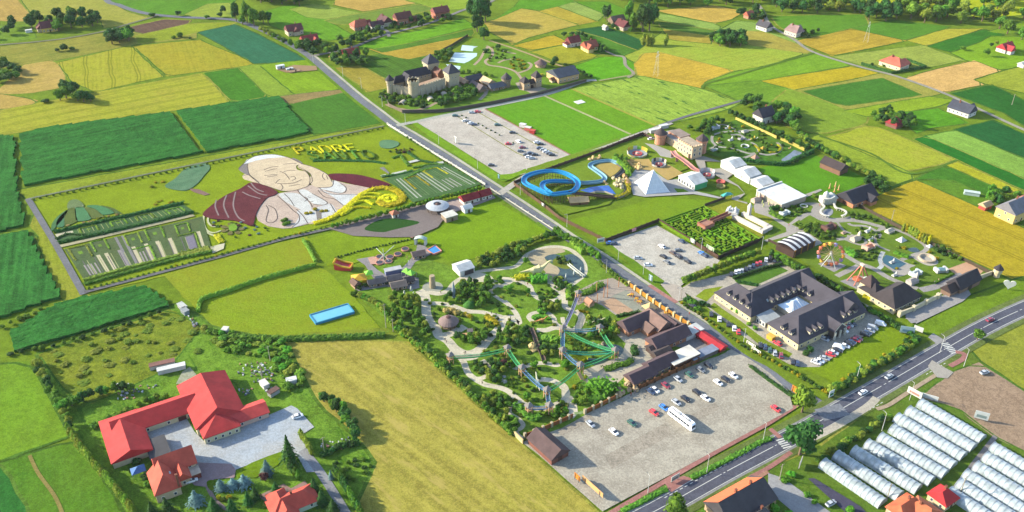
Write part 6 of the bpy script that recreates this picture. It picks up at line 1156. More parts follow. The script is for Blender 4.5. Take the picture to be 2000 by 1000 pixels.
hedge(PT((1005,160),(1200,155),(1400,160),(1540,165),(1650,182)), 2.4, .8, 'dark', 'long dark hedge underlining the letters')
# wing, dome and planted beds of the garden
PB = lambda *p: Z(90,390,.18,*p)
PL = lambda *p: Z(0,250,.25,*p)
dome = thing('dome_bed', 'dome shaped flower bed of green and olive segments', 'flower bed', G(*PB((450,200))[0]))
for q, c in (([(60,350),(70,260),(150,170),(235,120),(200,200),(110,300)], (90,130,80)), ([(120,300),(130,220),(235,115),(200,180),(200,290)], (74,140,84)), ([(205,290),(205,180),(240,110),(315,100),(330,190),(340,240),(260,280)], (104,118,56)), ([(345,240),(320,180),(320,95),(400,90),(440,130),(490,215)], (78,150,84)), ([(500,210),(440,120),(410,90),(520,105),(600,160),(620,190)], (108,122,60)), ([(610,170),(540,110),(440,75),(560,68),(690,110),(740,150)], (76,150,84)), ([(745,150),(690,105),(600,70),(720,95),(800,140),(825,165)], (96,116,60)), ([(235,100),(240,40),(280,10),(350,10),(410,60),(400,88),(300,95)], (110,150,84))): bed('segment', q, .2, c, None, dome, True, PB)
some(PB, 12, 'shrub', ['maroon', 'tan', 'olive'], 'rusty shrub', 'along the foot of the dome bed', (.8,1.4), (1.8,2.8), (90,350),(250,280),(500,215),(820,160),(830,190),(500,250),(260,310), gap=1.6)
wing = thing('wing_bed', 'wing shaped bed of blue-green plants on the lawn', 'flower bed', G(*PL((1450,400))[0]))
bed('feathers', [(1290,455),(1370,400),(1440,330),(1540,290),(1620,285),(1640,320),(1600,370),(1540,440),(1460,490),(1360,485)], .2, (96,150,96), (76,124,84), wing, True, PL); bed('tail', [(1470,475),(1560,485),(1640,520),(1600,530),(1520,505)], .12, (150,120,104), None, wing, False, PL)
place(PL((1185,465,1.6,3),(1215,430,1.2,2),(1270,425,1,3)), 'shrub', ['yellow', 'olive'], 'golden bush', 'left of the wing bed', (1,2), (2,3)); place(PL((1215,600,1,2.4),(1235,580,1,2),(1260,572,1,2),(1330,588,1.2,3),(1345,580,1,2)), 'shrub', ['yellow'], 'yellow bush', 'above the dark double hedge', (1,1.2), (2,3))
def dark_hedge(px, label, w=2, h=1.6, f=PB): return hedge(f(*px), w, h, 'dark', label)
dark_hedge([(90,362),(450,280),(1000,160),(1490,45)], 'upper of two long dark hedges across the left garden'); dark_hedge([(140,478),(600,380),(1100,268),(1600,142)], 'lower of two long dark hedges across the left garden'); dark_hedge([(110,440),(220,385),(450,395),(640,385)], 'short dark hedge joining the two long ones', 1.4, 1.2); hedge(PB((410,885),(900,745),(1430,615)), 2.0, 1.2, 'olive', 'long clipped hedge along the lower garden walk'); hedge(PB((420,925),(900,790),(1430,650),(1800,570)), 2.0, 1.2, 'mid', 'outer clipped hedge along the lower garden walk'); hedge(PB((1440,615),(1600,575),(1770,535)), 6, .8, 'olive', 'broad yellow-green planted bed at the portrait corner')
paved('gravel_path', PB((150,500),(1590,165),(1620,185),(170,525)), (196,184,140)); paved('gravel_court', PB((1780,520),(1940,480),(1930,540),(1810,590)), (226,216,180)); paved('garden_bed', PB((110,370),(1490,60),(1600,130),(140,470)), (86,116,64), c2=(68,100,60)); paved('gravel_path', PB((100,385),(290,345),(300,365),(120,415)), (216,204,170)); paved('garden_bed', PB((200,545),(1700,190),(1790,520),(1430,610),(410,870)), (92,112,66), c2=(112,120,70), var=.2)
def quad(u0, v0, u1, v1, q):
    def at(u, v): a = (q[0][0]+(q[1][0]-q[0][0])*u, q[0][1]+(q[1][1]-q[0][1])*u); b = (q[3][0]+(q[2][0]-q[3][0])*u, q[3][1]+(q[2][1]-q[3][1])*u); return (a[0]+(b[0]-a[0])*v, a[1]+(b[1]-a[1])*v)
    return [at(u0, v0), at(u1, v0), at(u1, v1), at(u0, v1)]
QL = PB((200,535),(1690,195),(1790,525),(420,865)); QU = PB((300,330),(1480,75),(1560,130),(330,400))
def rail(q, u0, v0, u1, v1, c, name='garden_path'): return paved(name, quad(u0, v0, u1, v1, q), c)
for u in (.175,.235,.335,.44,.535,.62,.715,.93): rail(QL, u, .42, u+.028, .97, (214,200,160) if u != .335 else (166,156,150))
for u in (.36,.41): rail(QL, u, .02, u+.02, .97, (150,144,140))
for u in (.05,.075,.10,.13,.475,.5,.525,.55): rail(QL, u, .62, u+.012, .95, (170,160,150), 'garden_bed')
for i in range(30):
    if i % 3: rail(QL, .03+i*.031, .46+.02*(i % 4), .036+i*.031, .96, [(206,198,160),(120,112,110),(176,178,120)][i % 3], 'garden_bed')
for i in range(22): rail(QU, .03+i*.043, .12, .036+i*.043, .9, [(150,166,90),(180,180,120)][i % 2], 'garden_bed')
def parterre(q, u0, v0, u1, v1, label, border='olive'):
    c = quad(u0, v0, u1, v1, q); p0 = G(*c[0]); e = thing('parterre', label, 'flower bed', p0)
    def inner(f): return quad(u0+(u1-u0)*f, v0+(v1-v0)*f, u1-(u1-u0)*f, v1-(v1-v0)*f, q)
    hedge([c[3], c[0], c[1], c[2]], 1.0, .8, border, '', False, 'border_hedge', parent=e)
    for f, h, cc, nm in ((.2, .12, (92,140,90), 'planting'), (.28, .2, (222,220,214), 'gravel_frame'), (.38, .28, (110,166,50), 'grass_panel')): pts = P(*inner(f)); MB().prism(pts, 0, .3+h).build(nm, bedmat(nm, cc, tuple(int(v*.9) for v in cc)), e, p0)
for i, (u0, v0, u1, v1, b) in enumerate([(.02,.05,.15,.42,'olive'),(.19,.0,.29,.32,'light'),(.43,.03,.53,.36,'olive'),(.585,.0,.7,.36,'light'),(.8,.08,.89,.36,'light')]): parterre(QL, u0, v0, u1, v1, f'{nth(i+1)} framed parterre from the left in the lower left garden', b)
for i, (u0, u1) in enumerate([(.05,.2),(.33,.46),(.56,.7),(.84,.97)]): parterre(QU, u0, .1, u1, .85, f'{nth(i+1)} framed parterre from the left between the long dark hedges', 'light')
hedge(quad(.44,.5,.57,.98,QL)[:2]+quad(.44,.5,.57,.98,QL)[2:], 1, .8, 'light', 'hedge frame round striped bed in the left garden'); rail(QL, .84, .5, .9, .92, (140,132,140), 'garden_court'); hedge(quad(.79,.42,.92,.95,QL), 1, .8, 'light', 'hedge frame round the grey keyhole court'); hedge(PB((1850,390),(1880,430),(1910,470)), 3, 1, 'yellow', 'yellow shrub mound near the gravel court', True)
# right garden
PR = lambda *p: Z(700,230,.19,*p)
QR = PR((330,640),(880,500),(1240,690),(560,860)); paved('garden_bed', PR((250,640),(560,560),(820,450),(1000,520),(1270,690),(1050,760),(560,880),(400,720)), (90,122,66), c2=(72,108,58), var=.2)
parterre(QR, .2, .12, .42, .6, 'long yellow framed parterre nearer the scroll hedge', 'yellow'); parterre(QR, .6, .0, .86, .34, 'yellow framed parterre nearer the white wall', 'yellow')
for u in (.08,.14,.46,.52,.58,.9,.95): rail(QR, u, .05, u+.022, .95, (196,196,176))
for i in range(24): rail(QR, .03+i*.04, .06+.02*(i % 3), .037+i*.04, .94, [(150,162,112),(104,126,76),(128,144,96)][i % 3], 'garden_bed')
for u in (.66,.72,.78): rail(QR, u, .5, u+.02, .9, (180,176,160), 'garden_bed')
for i, q in enumerate([[(350,420),(430,390),(520,500)], [(510,360),(620,440),(760,470)], [(560,520),(780,480),(870,490)], [(240,610),(420,590),(560,550)], [(470,640),(620,560),(780,520)]]): hedge(PR(*q), 2, .9, ['mid','dark'][i % 2], ['clipped hedge at the upper bend of the right garden','dark hedge below the rust planted bed','clipped hedge beside the small basin','dark hedge along the green walk','clipped hedge between two yellow parterres'][i])
for q in ([(340,580),(490,545),(500,560),(350,595)], [(225,600),(280,590),(290,610),(240,620)], [(510,460),(620,430),(640,450),(530,475)], [(810,465),(870,455),(880,475),(830,485)]): paved('gravel_court', PR(*q), (216,214,200))
some(PR, 12, 'shrub', ['maroon','dark','olive'], 'dark bush', 'above the right garden', (.9,1.6), (2,3), (290,360),(400,330),(540,320),(560,350),(420,370), gap=1.6); bed('leaf_bed', [(215,270),(240,240),(330,235),(410,255),(410,290),(330,320),(240,310)], .2, (112,150,104), (92,128,90), tag(empty('leaf_bed', G(*PR((320,280))[0])), 'round grey-green leaf bed at the upper right of the lawn', 'flower bed'), True, PR); bed('stem', [(220,520),(260,510),(320,570),(310,580)], .1, (150,146,140), None, tag(empty('paved_tongue', G(*PR((260,540))[0])), 'grey paved tongue on the lawn edge', 'paving'), False, PR)
# ------------------------------------------------------------------ plastic tunnels
TN = lambda *p: Z(1560,740,.26,*p)
film = bpy.data.materials.new('tunnel_film'); film.use_nodes = True; n_ = film.node_tree.nodes; l_ = film.node_tree.links; b_ = n_['Principled BSDF']; b_.inputs['Base Color'].default_value = (.34, .39, .41, 1); b_.inputs['Roughness'].default_value = .28
tr_ = n_.new('ShaderNodeBsdfTransparent'); tr_.inputs['Color'].default_value = (.86, .92, .90, 1); ms_ = n_.new('ShaderNodeMixShader'); nz_ = n_.new('ShaderNodeTexNoise'); nz_.inputs['Scale'].default_value = .45; nz_.inputs['Detail'].default_value = 4; tc_ = n_.new('ShaderNodeNewGeometry'); l_.new(tc_.outputs['Position'], nz_.inputs['Vector']); mr_ = n_.new('ShaderNodeMapRange'); mr_.inputs['From Min'].default_value = .35; mr_.inputs['From Max'].default_value = .7; mr_.inputs['To Min'].default_value = .55; mr_.inputs['To Max'].default_value = .95; l_.new(nz_.outputs['Fac'], mr_.inputs['Value']); l_.new(mr_.outputs['Result'], ms_.inputs[0]); l_.new(tr_.outputs[0], ms_.inputs[1]); l_.new(b_.outputs[0], ms_.inputs[2]); l_.new(ms_.outputs[0], n_['Material Output'].inputs['Surface'])
def tunnel(p, d, L, w, h, label, group, nh):
    e = thing('plastic_tunnel', label, 'greenhouse', p, math.atan2(d.y, d.x), group); N = 10; arc = [(w/2*math.cos(math.pi*i/N), h*math.sin(math.pi*i/N)**.8 if 0 < i < N else 0) for i in range(N+1)]
    m = MB(); ns = nh*2; r = random.Random(int(p.x*10))
    for k in range(ns+1):
        sag = .0 if k % 2 == 0 else -.13
        for y, z in arc: m.v.append((L*k/ns, y*(1+sag*.3), max(0, z+sag*(z > .3)+r.uniform(-.03, .03))))
    for k in range(ns):
        for i in range(N): m.f.append((k*(N+1)+i, (k+1)*(N+1)+i, (k+1)*(N+1)+i+1, k*(N+1)+i+1)); m.mi.append(0)
    m.build('film_cover', film, e, smooth=True)
    for k in range(nh+1):
        key = ('hoop', w, h)
        if key not in MATS:
            q = MB()
            for a, b in zip(arc, arc[1:]): q.tube((0, a[0]*1.01, a[1]*1.01+.02), (0, b[0]*1.01, b[1]*1.01+.02), .10, seg=4)
            o = q.build('h', plain('galvanised', (.22, .24, .25, 1), .5)); MATS[key] = o.data; bpy.data.objects.remove(o)
        inst(MATS[key], 'hoop', (L*k/nh, 0, 0), 0, e)
    for x in (0.05, L-.05): q = MB(); q.add([(x, y, z) for y, z in arc], [tuple(range(N+1))]); q.build('end_wall', film, e)
    q = MB(); q.box((L/2, w*.24, 0), (L-1, w*.3, .5)); q.box((L/2, -w*.24, 0), (L-1, w*.3, .5)); q.build('plant_bed', LEAF['mid'], e)
S1 = [(190,600),(290,540),(420,505),(520,455),(620,405),(710,340),(745,258),(830,205),(920,150)]; E1 = [(640,905),(770,850),(910,800),(1010,740),(1110,690),(1175,625),(1250,555),(1325,490),(1392,425)]
for i, (a, b) in enumerate(zip(S1, E1)):
    p, q = G(*TN(a)[0], 3), G(*TN(b)[0], 3); p.z = q.z = 0; d = q-p; tunnel(p, d, d.length, 5.6, 3, f'{nth(i+1)} long white plastic tunnel from the left in the nearer bank', 'plastic tunnels of the nearer bank', 14)
for i, a in enumerate([(1140,815),(1210,750),(1260,680),(1340,620),(1410,550),(1465,478)]): p = G(*TN(a)[0], 3); p.z = 0; tunnel(p, d, 34, 5.6, 3, f'{nth(i+1)} long white plastic tunnel from the left in the bank at the right margin', 'plastic tunnels at the right margin', 18)
# ------------------------------------------------------------------ hedge maze
MZ = lambda *p: Z(1270,380,.14,*p)
qm = [G(*MZ(q)[0]) for q in ((125,400),(745,185),(1540,650),(950,890))]; mz = thing('hedge_maze', 'square green hedge maze beside the dark fence', 'maze', qm[0]); NX, NY = 17, 22
paved('maze_floor', MZ((125,400),(745,185),(1540,650),(950,890)), (70,100,30)); rm = random.Random(5); vis = {(0, 0)}; stack = [(0, 0)]; opened = set()
while stack:
    x, y = stack[-1]; nb = [(x+dx, y+dy) for dx, dy in ((1,0),(-1,0),(0,1),(0,-1)) if 0 <= x+dx < NX and 0 <= y+dy < NY and (x+dx, y+dy) not in vis]
    if not nb: stack.pop(); continue
    k = rm.choice(nb); opened.add(frozenset(((x, y), k))); vis.add(k); stack.append(k)
def mpt(u, v): return qm[0].lerp(qm[1], u/NX).lerp(qm[3].lerp(qm[2], u/NX), v/NY)
runs = []
for y in range(NY+1):
    s = None
    for x in range(NX+1):
        wall = x < NX and (y in (0, NY) or frozenset(((x, y-1), (x, y))) not in opened)
        if wall and s is None: s = x
        if not wall and s is not None: runs.append((mpt(s, y), mpt(x, y))); s = None
for x in range(NX+1):
    s = None
    for y in range(NY+1):
        wall = y < NY and (x in (0, NX) or frozenset(((x-1, y), (x, y))) not in opened)
        if wall and s is None: s = y
        if not wall and s is not None: runs.append((mpt(x, s), mpt(x, y))); s = None
mleaf = leaf_mat('leaf_maze', (116,150,26), (96,132,22)); rest = MB()
runs.sort(key=lambda q: -(q[1]-q[0]).length)
for k, (a, b) in enumerate(runs):
    d = (b-a).normalized()*.3
    if k < 200: MB().ribbon([a-d, b+d], .7, 1.5+.003*(k % 40), .0, 0, .85).build('hedge', mleaf, mz, mz.location)
    else: rest.ribbon([a-d, b+d], .62, 1.68+.002*(k % 9), .0, 0, .85)
if rest.v: tag(rest.build('short_hedges', mleaf, mz, mz.location), kind='stuff')
# brick lookout bridge over the maze
a, b = G(*MZ((750,470))[0]), G(*MZ((1080,330))[0]); d = b-a; e = thing('lookout_bridge', 'brick lookout bridge reaching into the hedge maze', 'bridge', a, math.atan2(d.y, d.x)); L = d.length
for nm, c, s, z, cc in (('deck', (L/2+2, 0), (L-3, 2.4), 2.6, (190,140,120)), ('platform', (1, 0), (7, 6), 2.8, (196,140,120)), ('wall', (1, -2.7), (7, .4), 3.2, (176,110,90)), ('wall', (1, 2.7), (7, .4), 3.2, (176,110,90)), ('parapet', (L/2+3, 1.1), (L-4, .3), 1.0, (176,110,90)), ('parapet', (L/2+3, -1.1), (L-4, .3), 1.0, (176,110,90)), ('parapet', (-2.4, 0), (.3, 5.6), 1.0, (176,110,90))):
    m = MB()
    if nm == 'deck': m.box((c[0], c[1], z-.4), (s[0], s[1], .4)); [m.box((3+i*4, 0, 0), (1, 1.6, z-.4)) for i in range(int(L/4))]
    elif nm == 'parapet': m.box((c[0], c[1], 2.6 if nm != 'x' else 0), (s[0], s[1], z))
    else: m.box((c[0], c[1], 0), (s[0], s[1], z))
    m.build(nm, cm(cc), e)
# ------------------------------------------------------------------ fences and walls
brown = (96,70,56)
for px, w, h, c, lab, kw in [([(757,244),(850,302),(948,362)], .5, 1.3, (246,240,228), 'white wall between the portrait garden and the park road', dict(pillars=5, pw=.7)), ([(958,369),(1030,416),(1100,461)], .3, .8, (226,220,206), 'low pale wall left of the park road', dict(pillars=6, pw=.5)),
    ([(1286,434),(1344,470),(1402,506)], .2, 2.2, brown, 'dark board fence between maze and car park', dict(pillars=4, pw=.3)), ([(1402,507),(1487,471)], .2, 2.2, (70,54,46), 'dark board fence at the lower right side of the maze', dict(pillars=4, pw=.3)), ([(1183,473),(1286,434)], .2, 2.2, (84,66,56), 'dark board fence above the maze car park', dict(pillars=4, pw=.3)), ([(1376,404),(1416,390)], .2, 2, (84,66,56), 'short dark board fence at the upper maze corner', {}),
    ([(1004,362),(1060,402),(1092,428),(1182,472)], .2, 2, (116,88,66), 'brown board fence between the water ride and the park road', dict(pillars=5, pw=.3)), ([(1004,360),(1070,334),(1170,298),(1255,264),(1275,274)], .25, 2.2, (92,70,62), 'dark fence behind the water ride', dict(pillars=5, pw=.4)), ([(786,221),(850,220),(885,217),(960,204),(1060,184),(1145,160)], .4, 2.4, (104,96,90), 'dark palisade along the castle lane', {}), ([(752,192),(760,208),(786,220)], .4, 2.2, (140,124,108), 'weathered palisade at the castle road corner', {}), ([(848,108),(880,92),(914,71)], .2, 2, (110,104,70), 'thin board fence above the castle ponds', {}),
    ([(1669,400),(1710,422),(1800,470),(1870,505),(1938,538)], .25, 2, (92,78,62), 'dark fence between the miniature park and the grain', dict(pillars=6, pw=.3)), ([(1500,472),(1520,482),(1545,498)], .2, 1.8, (84,62,54), 'short brown fence left of the vaulted hall', {}), ([(1622,556),(1660,578)], .3, 2, (60,52,50), 'black fence below the pendulum ride', {})]: stone_wall(px, w, h, c, lab, name='fence' if 'wall' not in lab else 'wall', **kw)
stone_wall(M4((790,105),(1080,240),(1380,378)), .4, 2, (232,206,110), 'yellow wall of the upper miniature park, long stretch'); stone_wall(M4((1440,395),(1610,470),(1790,560)), .4, 2, (206,190,90), 'yellow wall of the upper miniature park, lower stretch'); stone_wall(T5((680,815),(850,985)), .5, 2.2, (240,214,160), 'cream wall at the left corner of the car park'); stone_wall(Z(1000,640,.36,(70,600),(160,565),(330,490)), .3, 2.3, (168,104,56), 'orange-brown fence at the lower end of the dinosaur park', name='fence', pillars=4, pc=(206,190,160)); stone_wall(Z(1000,640,.36,(395,470),(480,430),(575,382)), .3, 2.3, (168,104,56), 'orange-brown fence below the large entrance bush', name='fence', pillars=4, pc=(206,190,160)); stone_wall(Z(1000,640,.36,(690,335),(900,240),(1010,190)), .3, 2.3, (160,100,60), 'orange-brown fence behind the parked cars', name='fence', pillars=4, pc=(120,80,50))
stone_wall(T7((590,195),(740,300),(910,420),(1080,530),(1195,605)), .25, 2.4, (216,150,50), 'orange board fence with cream pillars along the park road', name='fence', pillars=4.4, pc=(250,226,180), pw=1.0)
# ------------------------------------------------------------------ cars
tyre = plain('tyre', (.02, .02, .02, 1)); lampm = plain('lamp_lens', (.7, .68, .6, 1), .2)
CARC = {'white': (.64,.64,.64), 'silver': (.30,.32,.34), 'grey': (.14,.15,.16), 'black': (.025,.025,.03), 'navy': (.03,.05,.10), 'blue': (.04,.16,.45), 'red': (.5,.04,.05), 'maroon': (.2,.03,.05), 'green': (.03,.09,.07), 'yellow': (.75,.5,.05), 'brown': (.09,.06,.05)}
def loft(m, secs):
    n = len(secs[0]); o = len(m.v)
    for s in secs: m.v += [tuple(v) for v in s]
    for k in range(len(secs)-1):
        for i in range(n): j = (i+1) % n; m.f.append((o+k*n+i, o+k*n+j, o+(k+1)*n+j, o+(k+1)*n+i)); m.mi.append(m.cur)
    m.f.append(tuple(o+i for i in range(n-1, -1, -1))); m.f.append(tuple(o+(len(secs)-1)*n+i for i in range(n))); m.mi += [m.cur, m.cur]
def car_meshes(kind, c):
    k = ('car', kind, c)
    if k in MATS: return MATS[k]
    van = kind == 'van'; paint = plain('car_paint_'+c, CARC[c]+(1,), .25, .03, .3, 0, .6); L = 5.0 if van else 4.3; w = .9
    def sec(x, w_, z0, z1): return [(x, -w_, z0), (x, -w_*1.02, (z0+z1)/2), (x, -w_*.9, z1), (x, w_*.9, z1), (x, w_*1.02, (z0+z1)/2), (x, w_, z0)]
    b = MB(); loft(b, [sec(-L/2, w*.82, .32, .82), sec(-L/2+.25, w, .22, .95), sec(-.3*L, w, .2, .98), sec(.2*L, w, .2, .95), sec(L/2-.4, w*.97, .22, .82), sec(L/2, w*.8, .32, .62)]); g = MB(); r = MB(); x0, x1, x2, x3, zt = ((-2.35,-2.2,1.0,1.75,1.95) if van else (-1.9,-1.3,.35,1.15,1.45))
    loft(g, [sec(x0, w*.86, .9, .98), sec(x1, w*.84, .9, zt-.04), sec(x2, w*.82, .9, zt-.04), sec(x3, w*.86, .9, .97)]); loft(r, [sec(x1+.05, w*.76, zt-.07, zt), sec((x1+x2)/2, w*.78, zt-.05, zt+.04), sec(x2-.05, w*.74, zt-.07, zt)])
    out = []
    for q, mt, nm in ((b, paint, 'body'), (g, glass if not van else paint, 'cabin'), (r, paint, 'car_roof')): o = q.build('x', mt, smooth=False); out.append((nm, o.data)); bpy.data.objects.remove(o)
    MATS[k] = (out, L); return MATS[k]
_q = MB(); _q.lathe((0, 0, -.1), [(.2, 0), (.32, .01), (.32, .19), (.2, .2)], 12); _o = _q.build('x', tyre); WHEEL = _o.data; bpy.data.objects.remove(_o)
for v in WHEEL.vertices: v.co = (v.co.x, v.co.z, v.co.y)
_q = MB(); _q.box((0, 0, 0), (.08, .34, .16)); _o = _q.build('x', lampm); LAMP = _o.data; bpy.data.objects.remove(_o)
def car(p, rz, c, kind, label, group):
    parts, L = car_meshes(kind, c); e = thing('van' if kind == 'van' else 'car', label, kind, p+Vector((0, 0, .3)), rz, group)
    for nm, d in parts: inst(d, nm, parent=e)
    for sx in (-.32, .31):
        for sy in (-.84, .84): inst(WHEEL, 'wheel', (sx*L, sy, .32), 0, e)
    for sy in (-.55, .55): inst(LAMP, 'headlight', (L/2-.07, sy, .52), 0, e)
def cars(f, lst, rz, where, group):
    lst = sorted(lst, key=lambda q: f((q[0], q[1]))[0][0]); n = {}
    for q in lst: k = (q[2], q[3] if len(q) > 3 and isinstance(q[3], str) else 'car'); n[k] = n.get(k, 0)+1
    seen = {}
    for q in lst:
        kind = q[3] if len(q) > 3 and isinstance(q[3], str) else 'car'; k = (q[2], kind); seen[k] = seen.get(k, 0)+1; r = q[4] if len(q) > 4 else rz
        lab = f'{q[2]} {kind} {where}' if n[k] == 1 else f'{nth(seen[k])} {q[2]} {kind} from the left {where}'
        car(G(*f((q[0], q[1]))[0]), r+rnd.uniform(-.05, .05), q[2], kind, lab, group)
KL = lambda *p: Z(1000,640,.36,*p)
cars(KL, [(425,530,'silver'),(552,573,'white'),(650,525,'green'),(770,468,'red'),(823,441,'blue'),(890,412,'silver'),(940,393,'black'),(1003,358,'black'),(1050,390,'white'),(1117,305,'white'),(1158,287,'black'),(1200,267,'white'),(1430,447,'red')], DA+math.pi, 'out on the lower gravel car park', 'cars on the gravel car park')
cars(KL, [(752,353,'navy'),(775,345,'white'),(833,320,'maroon'),(900,287,'silver'),(962,262,'green'),(1022,235,'grey'),(1065,212,'black')], DA+math.pi, 'in the row along the orange-brown fence', 'cars along the fence')
cars(MZ, [(160,740,'white'),(310,830,'brown'),(395,795,'grey','car',R(5)),(400,880,'brown'),(520,950,'black'),(435,665,'navy'),(715,835,'blue'),(757,865,'navy'),(-560,690,'blue','car',R(10)),(-510,700,'navy','car',R(10)),(-170,905,'silver','car',R(-5)),(-30,1000,'white','car',R(-5)),(390,885,'black'),(230,960,'grey'),(180,880,'black')], DA, 'on the car park beside the maze', 'cars beside the maze')
cars(lambda *p: Z(1500,600,.16,*p), [(585,690,'white'),(625,672,'white'),(688,640,'silver'),(765,595,'red'),(795,572,'white'),(848,542,'black'),(858,505,'white','van'),(935,490,'white'),(985,462,'black'),(1012,440,'navy'),(1065,418,'red'),(1092,400,'maroon'),(1178,348,'black'),(1205,328,'navy'),(1240,302,'silver'),(1270,268,'silver','van'),(1370,220,'white','van')], R(-30), 'in the row before the hotel lawn', 'cars before the hotel lawn')
cars(lambda *p: Z(1500,600,.16,*p), [(685,405,'silver'),(718,388,'black'),(940,250,'red'),(985,232,'silver'),(1025,222,'black'),(920,300,'white')], R(-45), 'close to the hotel porch', 'cars at the hotel porch')
cars(T8, [(45,580,'black'),(125,628,'white'),(210,678,'black'),(270,720,'white'),(310,752,'red'),(525,885,'black'),(570,902,'navy'),(615,930,'green'),(665,960,'silver'),(725,985,'maroon'),(840,1045,'black'),(885,1060,'navy'),(690,865,'red','car',DA)], R(80), 'between the hotel wall and the park road', 'cars along the hotel drive')
cars(T8, [(240,190,'black'),(285,168,'white'),(315,162,'white'),(345,155,'silver'),(385,140,'black'),(420,122,'grey'),(455,105,'navy'),(490,88,'red'),(522,78,'red'),(580,48,'white'),(620,38,'black','van'),(660,58,'black')], R(75), 'in the row below the clipped trees', 'cars behind the hotel')
UL = lambda *p: Z(780,190,.26,*p)
cars(UL, [(420,145,'green'),(545,122,'silver'),(590,115,'red'),(495,185,'white'),(516,190,'grey'),(537,203,'white'),(560,211,'navy'),(738,214,'green'),(850,272,'black'),(820,357,'red'),(895,340,'white','car',DA),(925,385,'maroon'),(910,412,'grey'),(955,442,'black'),(985,428,'navy'),(1018,438,'black'),(970,456,'white'),(995,466,'silver'),(1035,346,'white'),(1060,358,'black'),(1055,390,'navy'),(1082,403,'silver'),(1102,416,'white'),(1124,429,'grey'),(1145,440,'black'),(692,518,'black'),(1890,320,'white','car',R(20))], R(8), 'on the upper car park', 'cars on the upper car park')
for px, py, c, rz, lab in ((1685,769,'white',R(31),'white car driving on the highway above the layby'), (1736,738,'yellow',R(33),'pale car driving towards the upper zebra crossing'), (1933,627,'maroon',R(25),'dark red car driving on the highway bend'), (1922,730,'silver',R(20),'silver car on the bare earth'), (1622,986,'silver',R(30),'silver car on the nursery lawn'), (582,816,'white',R(25),'white car on the works yard'), (375,941,'white',R(25),'white car beside the coral roofed villa'), (1352,600,'black',DA,'black car at the hotel gate')): car(G(px, py), rz, 'silver' if c == 'yellow' else c, 'car', lab, None)
# coach
p = G(*KL((918,515))[0]); e = thing('coach', 'long white coach on the lower gravel car park', 'bus', p+Vector((0, 0, .3)), DA+math.pi); wpaint = plain('coach_paint', (.74,.74,.74,1), .3, .03, .3, 0, .5)
def rsec(x, w, z0, z1): return [(x,-w,z0),(x,-w,z1-.3),(x,-w*.85,z1),(x,w*.85,z1),(x,w,z1-.3),(x,w,z0)]
m = MB(); loft(m, [rsec(-6.2,1.2,.4,3.2), rsec(-5.8,1.27,.35,3.4), rsec(5.6,1.27,.35,3.4), rsec(6.2,1.15,.4,3.0)]); m.build('body', wpaint, e)
for sy in (-1.29, 1.29):
    for i in range(7): m = MB(); m.box((-4.9+1.55*i, sy, 1.7), (1.4, .05, 1.1)); m.build('window', glass, e)
m = MB(); m.box((6.12, 0, 1.3), (.2, 2.1, 1.5)); m.build('windscreen', glass, e); m = MB(); m.box((-.2, 0, 3.4), (10.4, .35, .06)); m.build('roof_stripe', cm((70,56,50)), e)
for x in (-1.5, 3.2): m = MB(); m.box((x, 0, 3.4), (1.2, 1.3, .18)); m.build('roof_vent', cm((210,210,210)), e)
for x in (-3.6, 4.0):
    for sy in (-1.15, 1.15): w = inst(WHEEL, 'wheel', (x, sy, .5), 0, e, (1.5, 1.2, 1.5))
# ------------------------------------------------------------------ water ride
WR = lambda *p: Z(1000,300,.14,*p)
def trough(pts, w, label_mat, par, h=.9, nm='channel'):
    """open channel swept along points with height"""
    m = MB(); n = len(pts); q = 6
    for i in range(n):
        a, b = pts[max(0, i-1)], pts[min(n-1, i+1)]; t = b-a; t.z = 0; t.normalize(); nn = Vector((-t.y, t.x, 0))
        for u, v in ((-.5, h), (-.42, 0), (.42, 0), (.5, h), (.6, h), (.55, -.25)): m.v.append(tuple(pts[i]+nn*u*w+Vector((0, 0, v))))
        m.v.append(tuple(pts[i]-nn*.55*w+Vector((0, 0, -.25)))); m.v.append(tuple(pts[i]-nn*.6*w+Vector((0, 0, h))))
    q = 8
    for i in range(n-1):
        for j in range(q): k = (j+1) % q; m.f.append((i*q+j, i*q+k, (i+1)*q+k, (i+1)*q+j)); m.mi.append(0)
    return m.build(nm, label_mat, par, par.location, smooth=False)
wr = thing('water_ride', 'bright blue log flume on brown trestles beside the park road', 'ride', G(*WR((520,600))[0])); bl = plain('flume_blue', A(40,166,236), .3, .12, .4, 0, .4); pbl = plain('flume_pale', A(150,200,226), .4, .15, .4); trest = cm((112,76,56)); ht = 5.5
def W3(lst, zs): return [G(*WR(q)[0], z) for q, z in zip(lst, zs)]
o1 = smooth_line(W3([(480,520),(560,572),(700,560),(830,540),(900,490),(920,430),(890,370),(800,310),(700,270),(600,252),(500,250),(350,270),(210,320),(165,380),(200,430),(320,490),(440,545),(540,575)], [ht+.4]*18), 5); trough(o1, 2.6, bl, wr)
in1 = [(470,520),(425,470),(440,420),(520,395),(640,390),(800,397),(930,407)]; o2 = smooth_line(W3(in1, [5.2,4.8,4.3,3.9,3.4,2.8,2.2]), 5); trough(o2, 2.6, bl, wr)
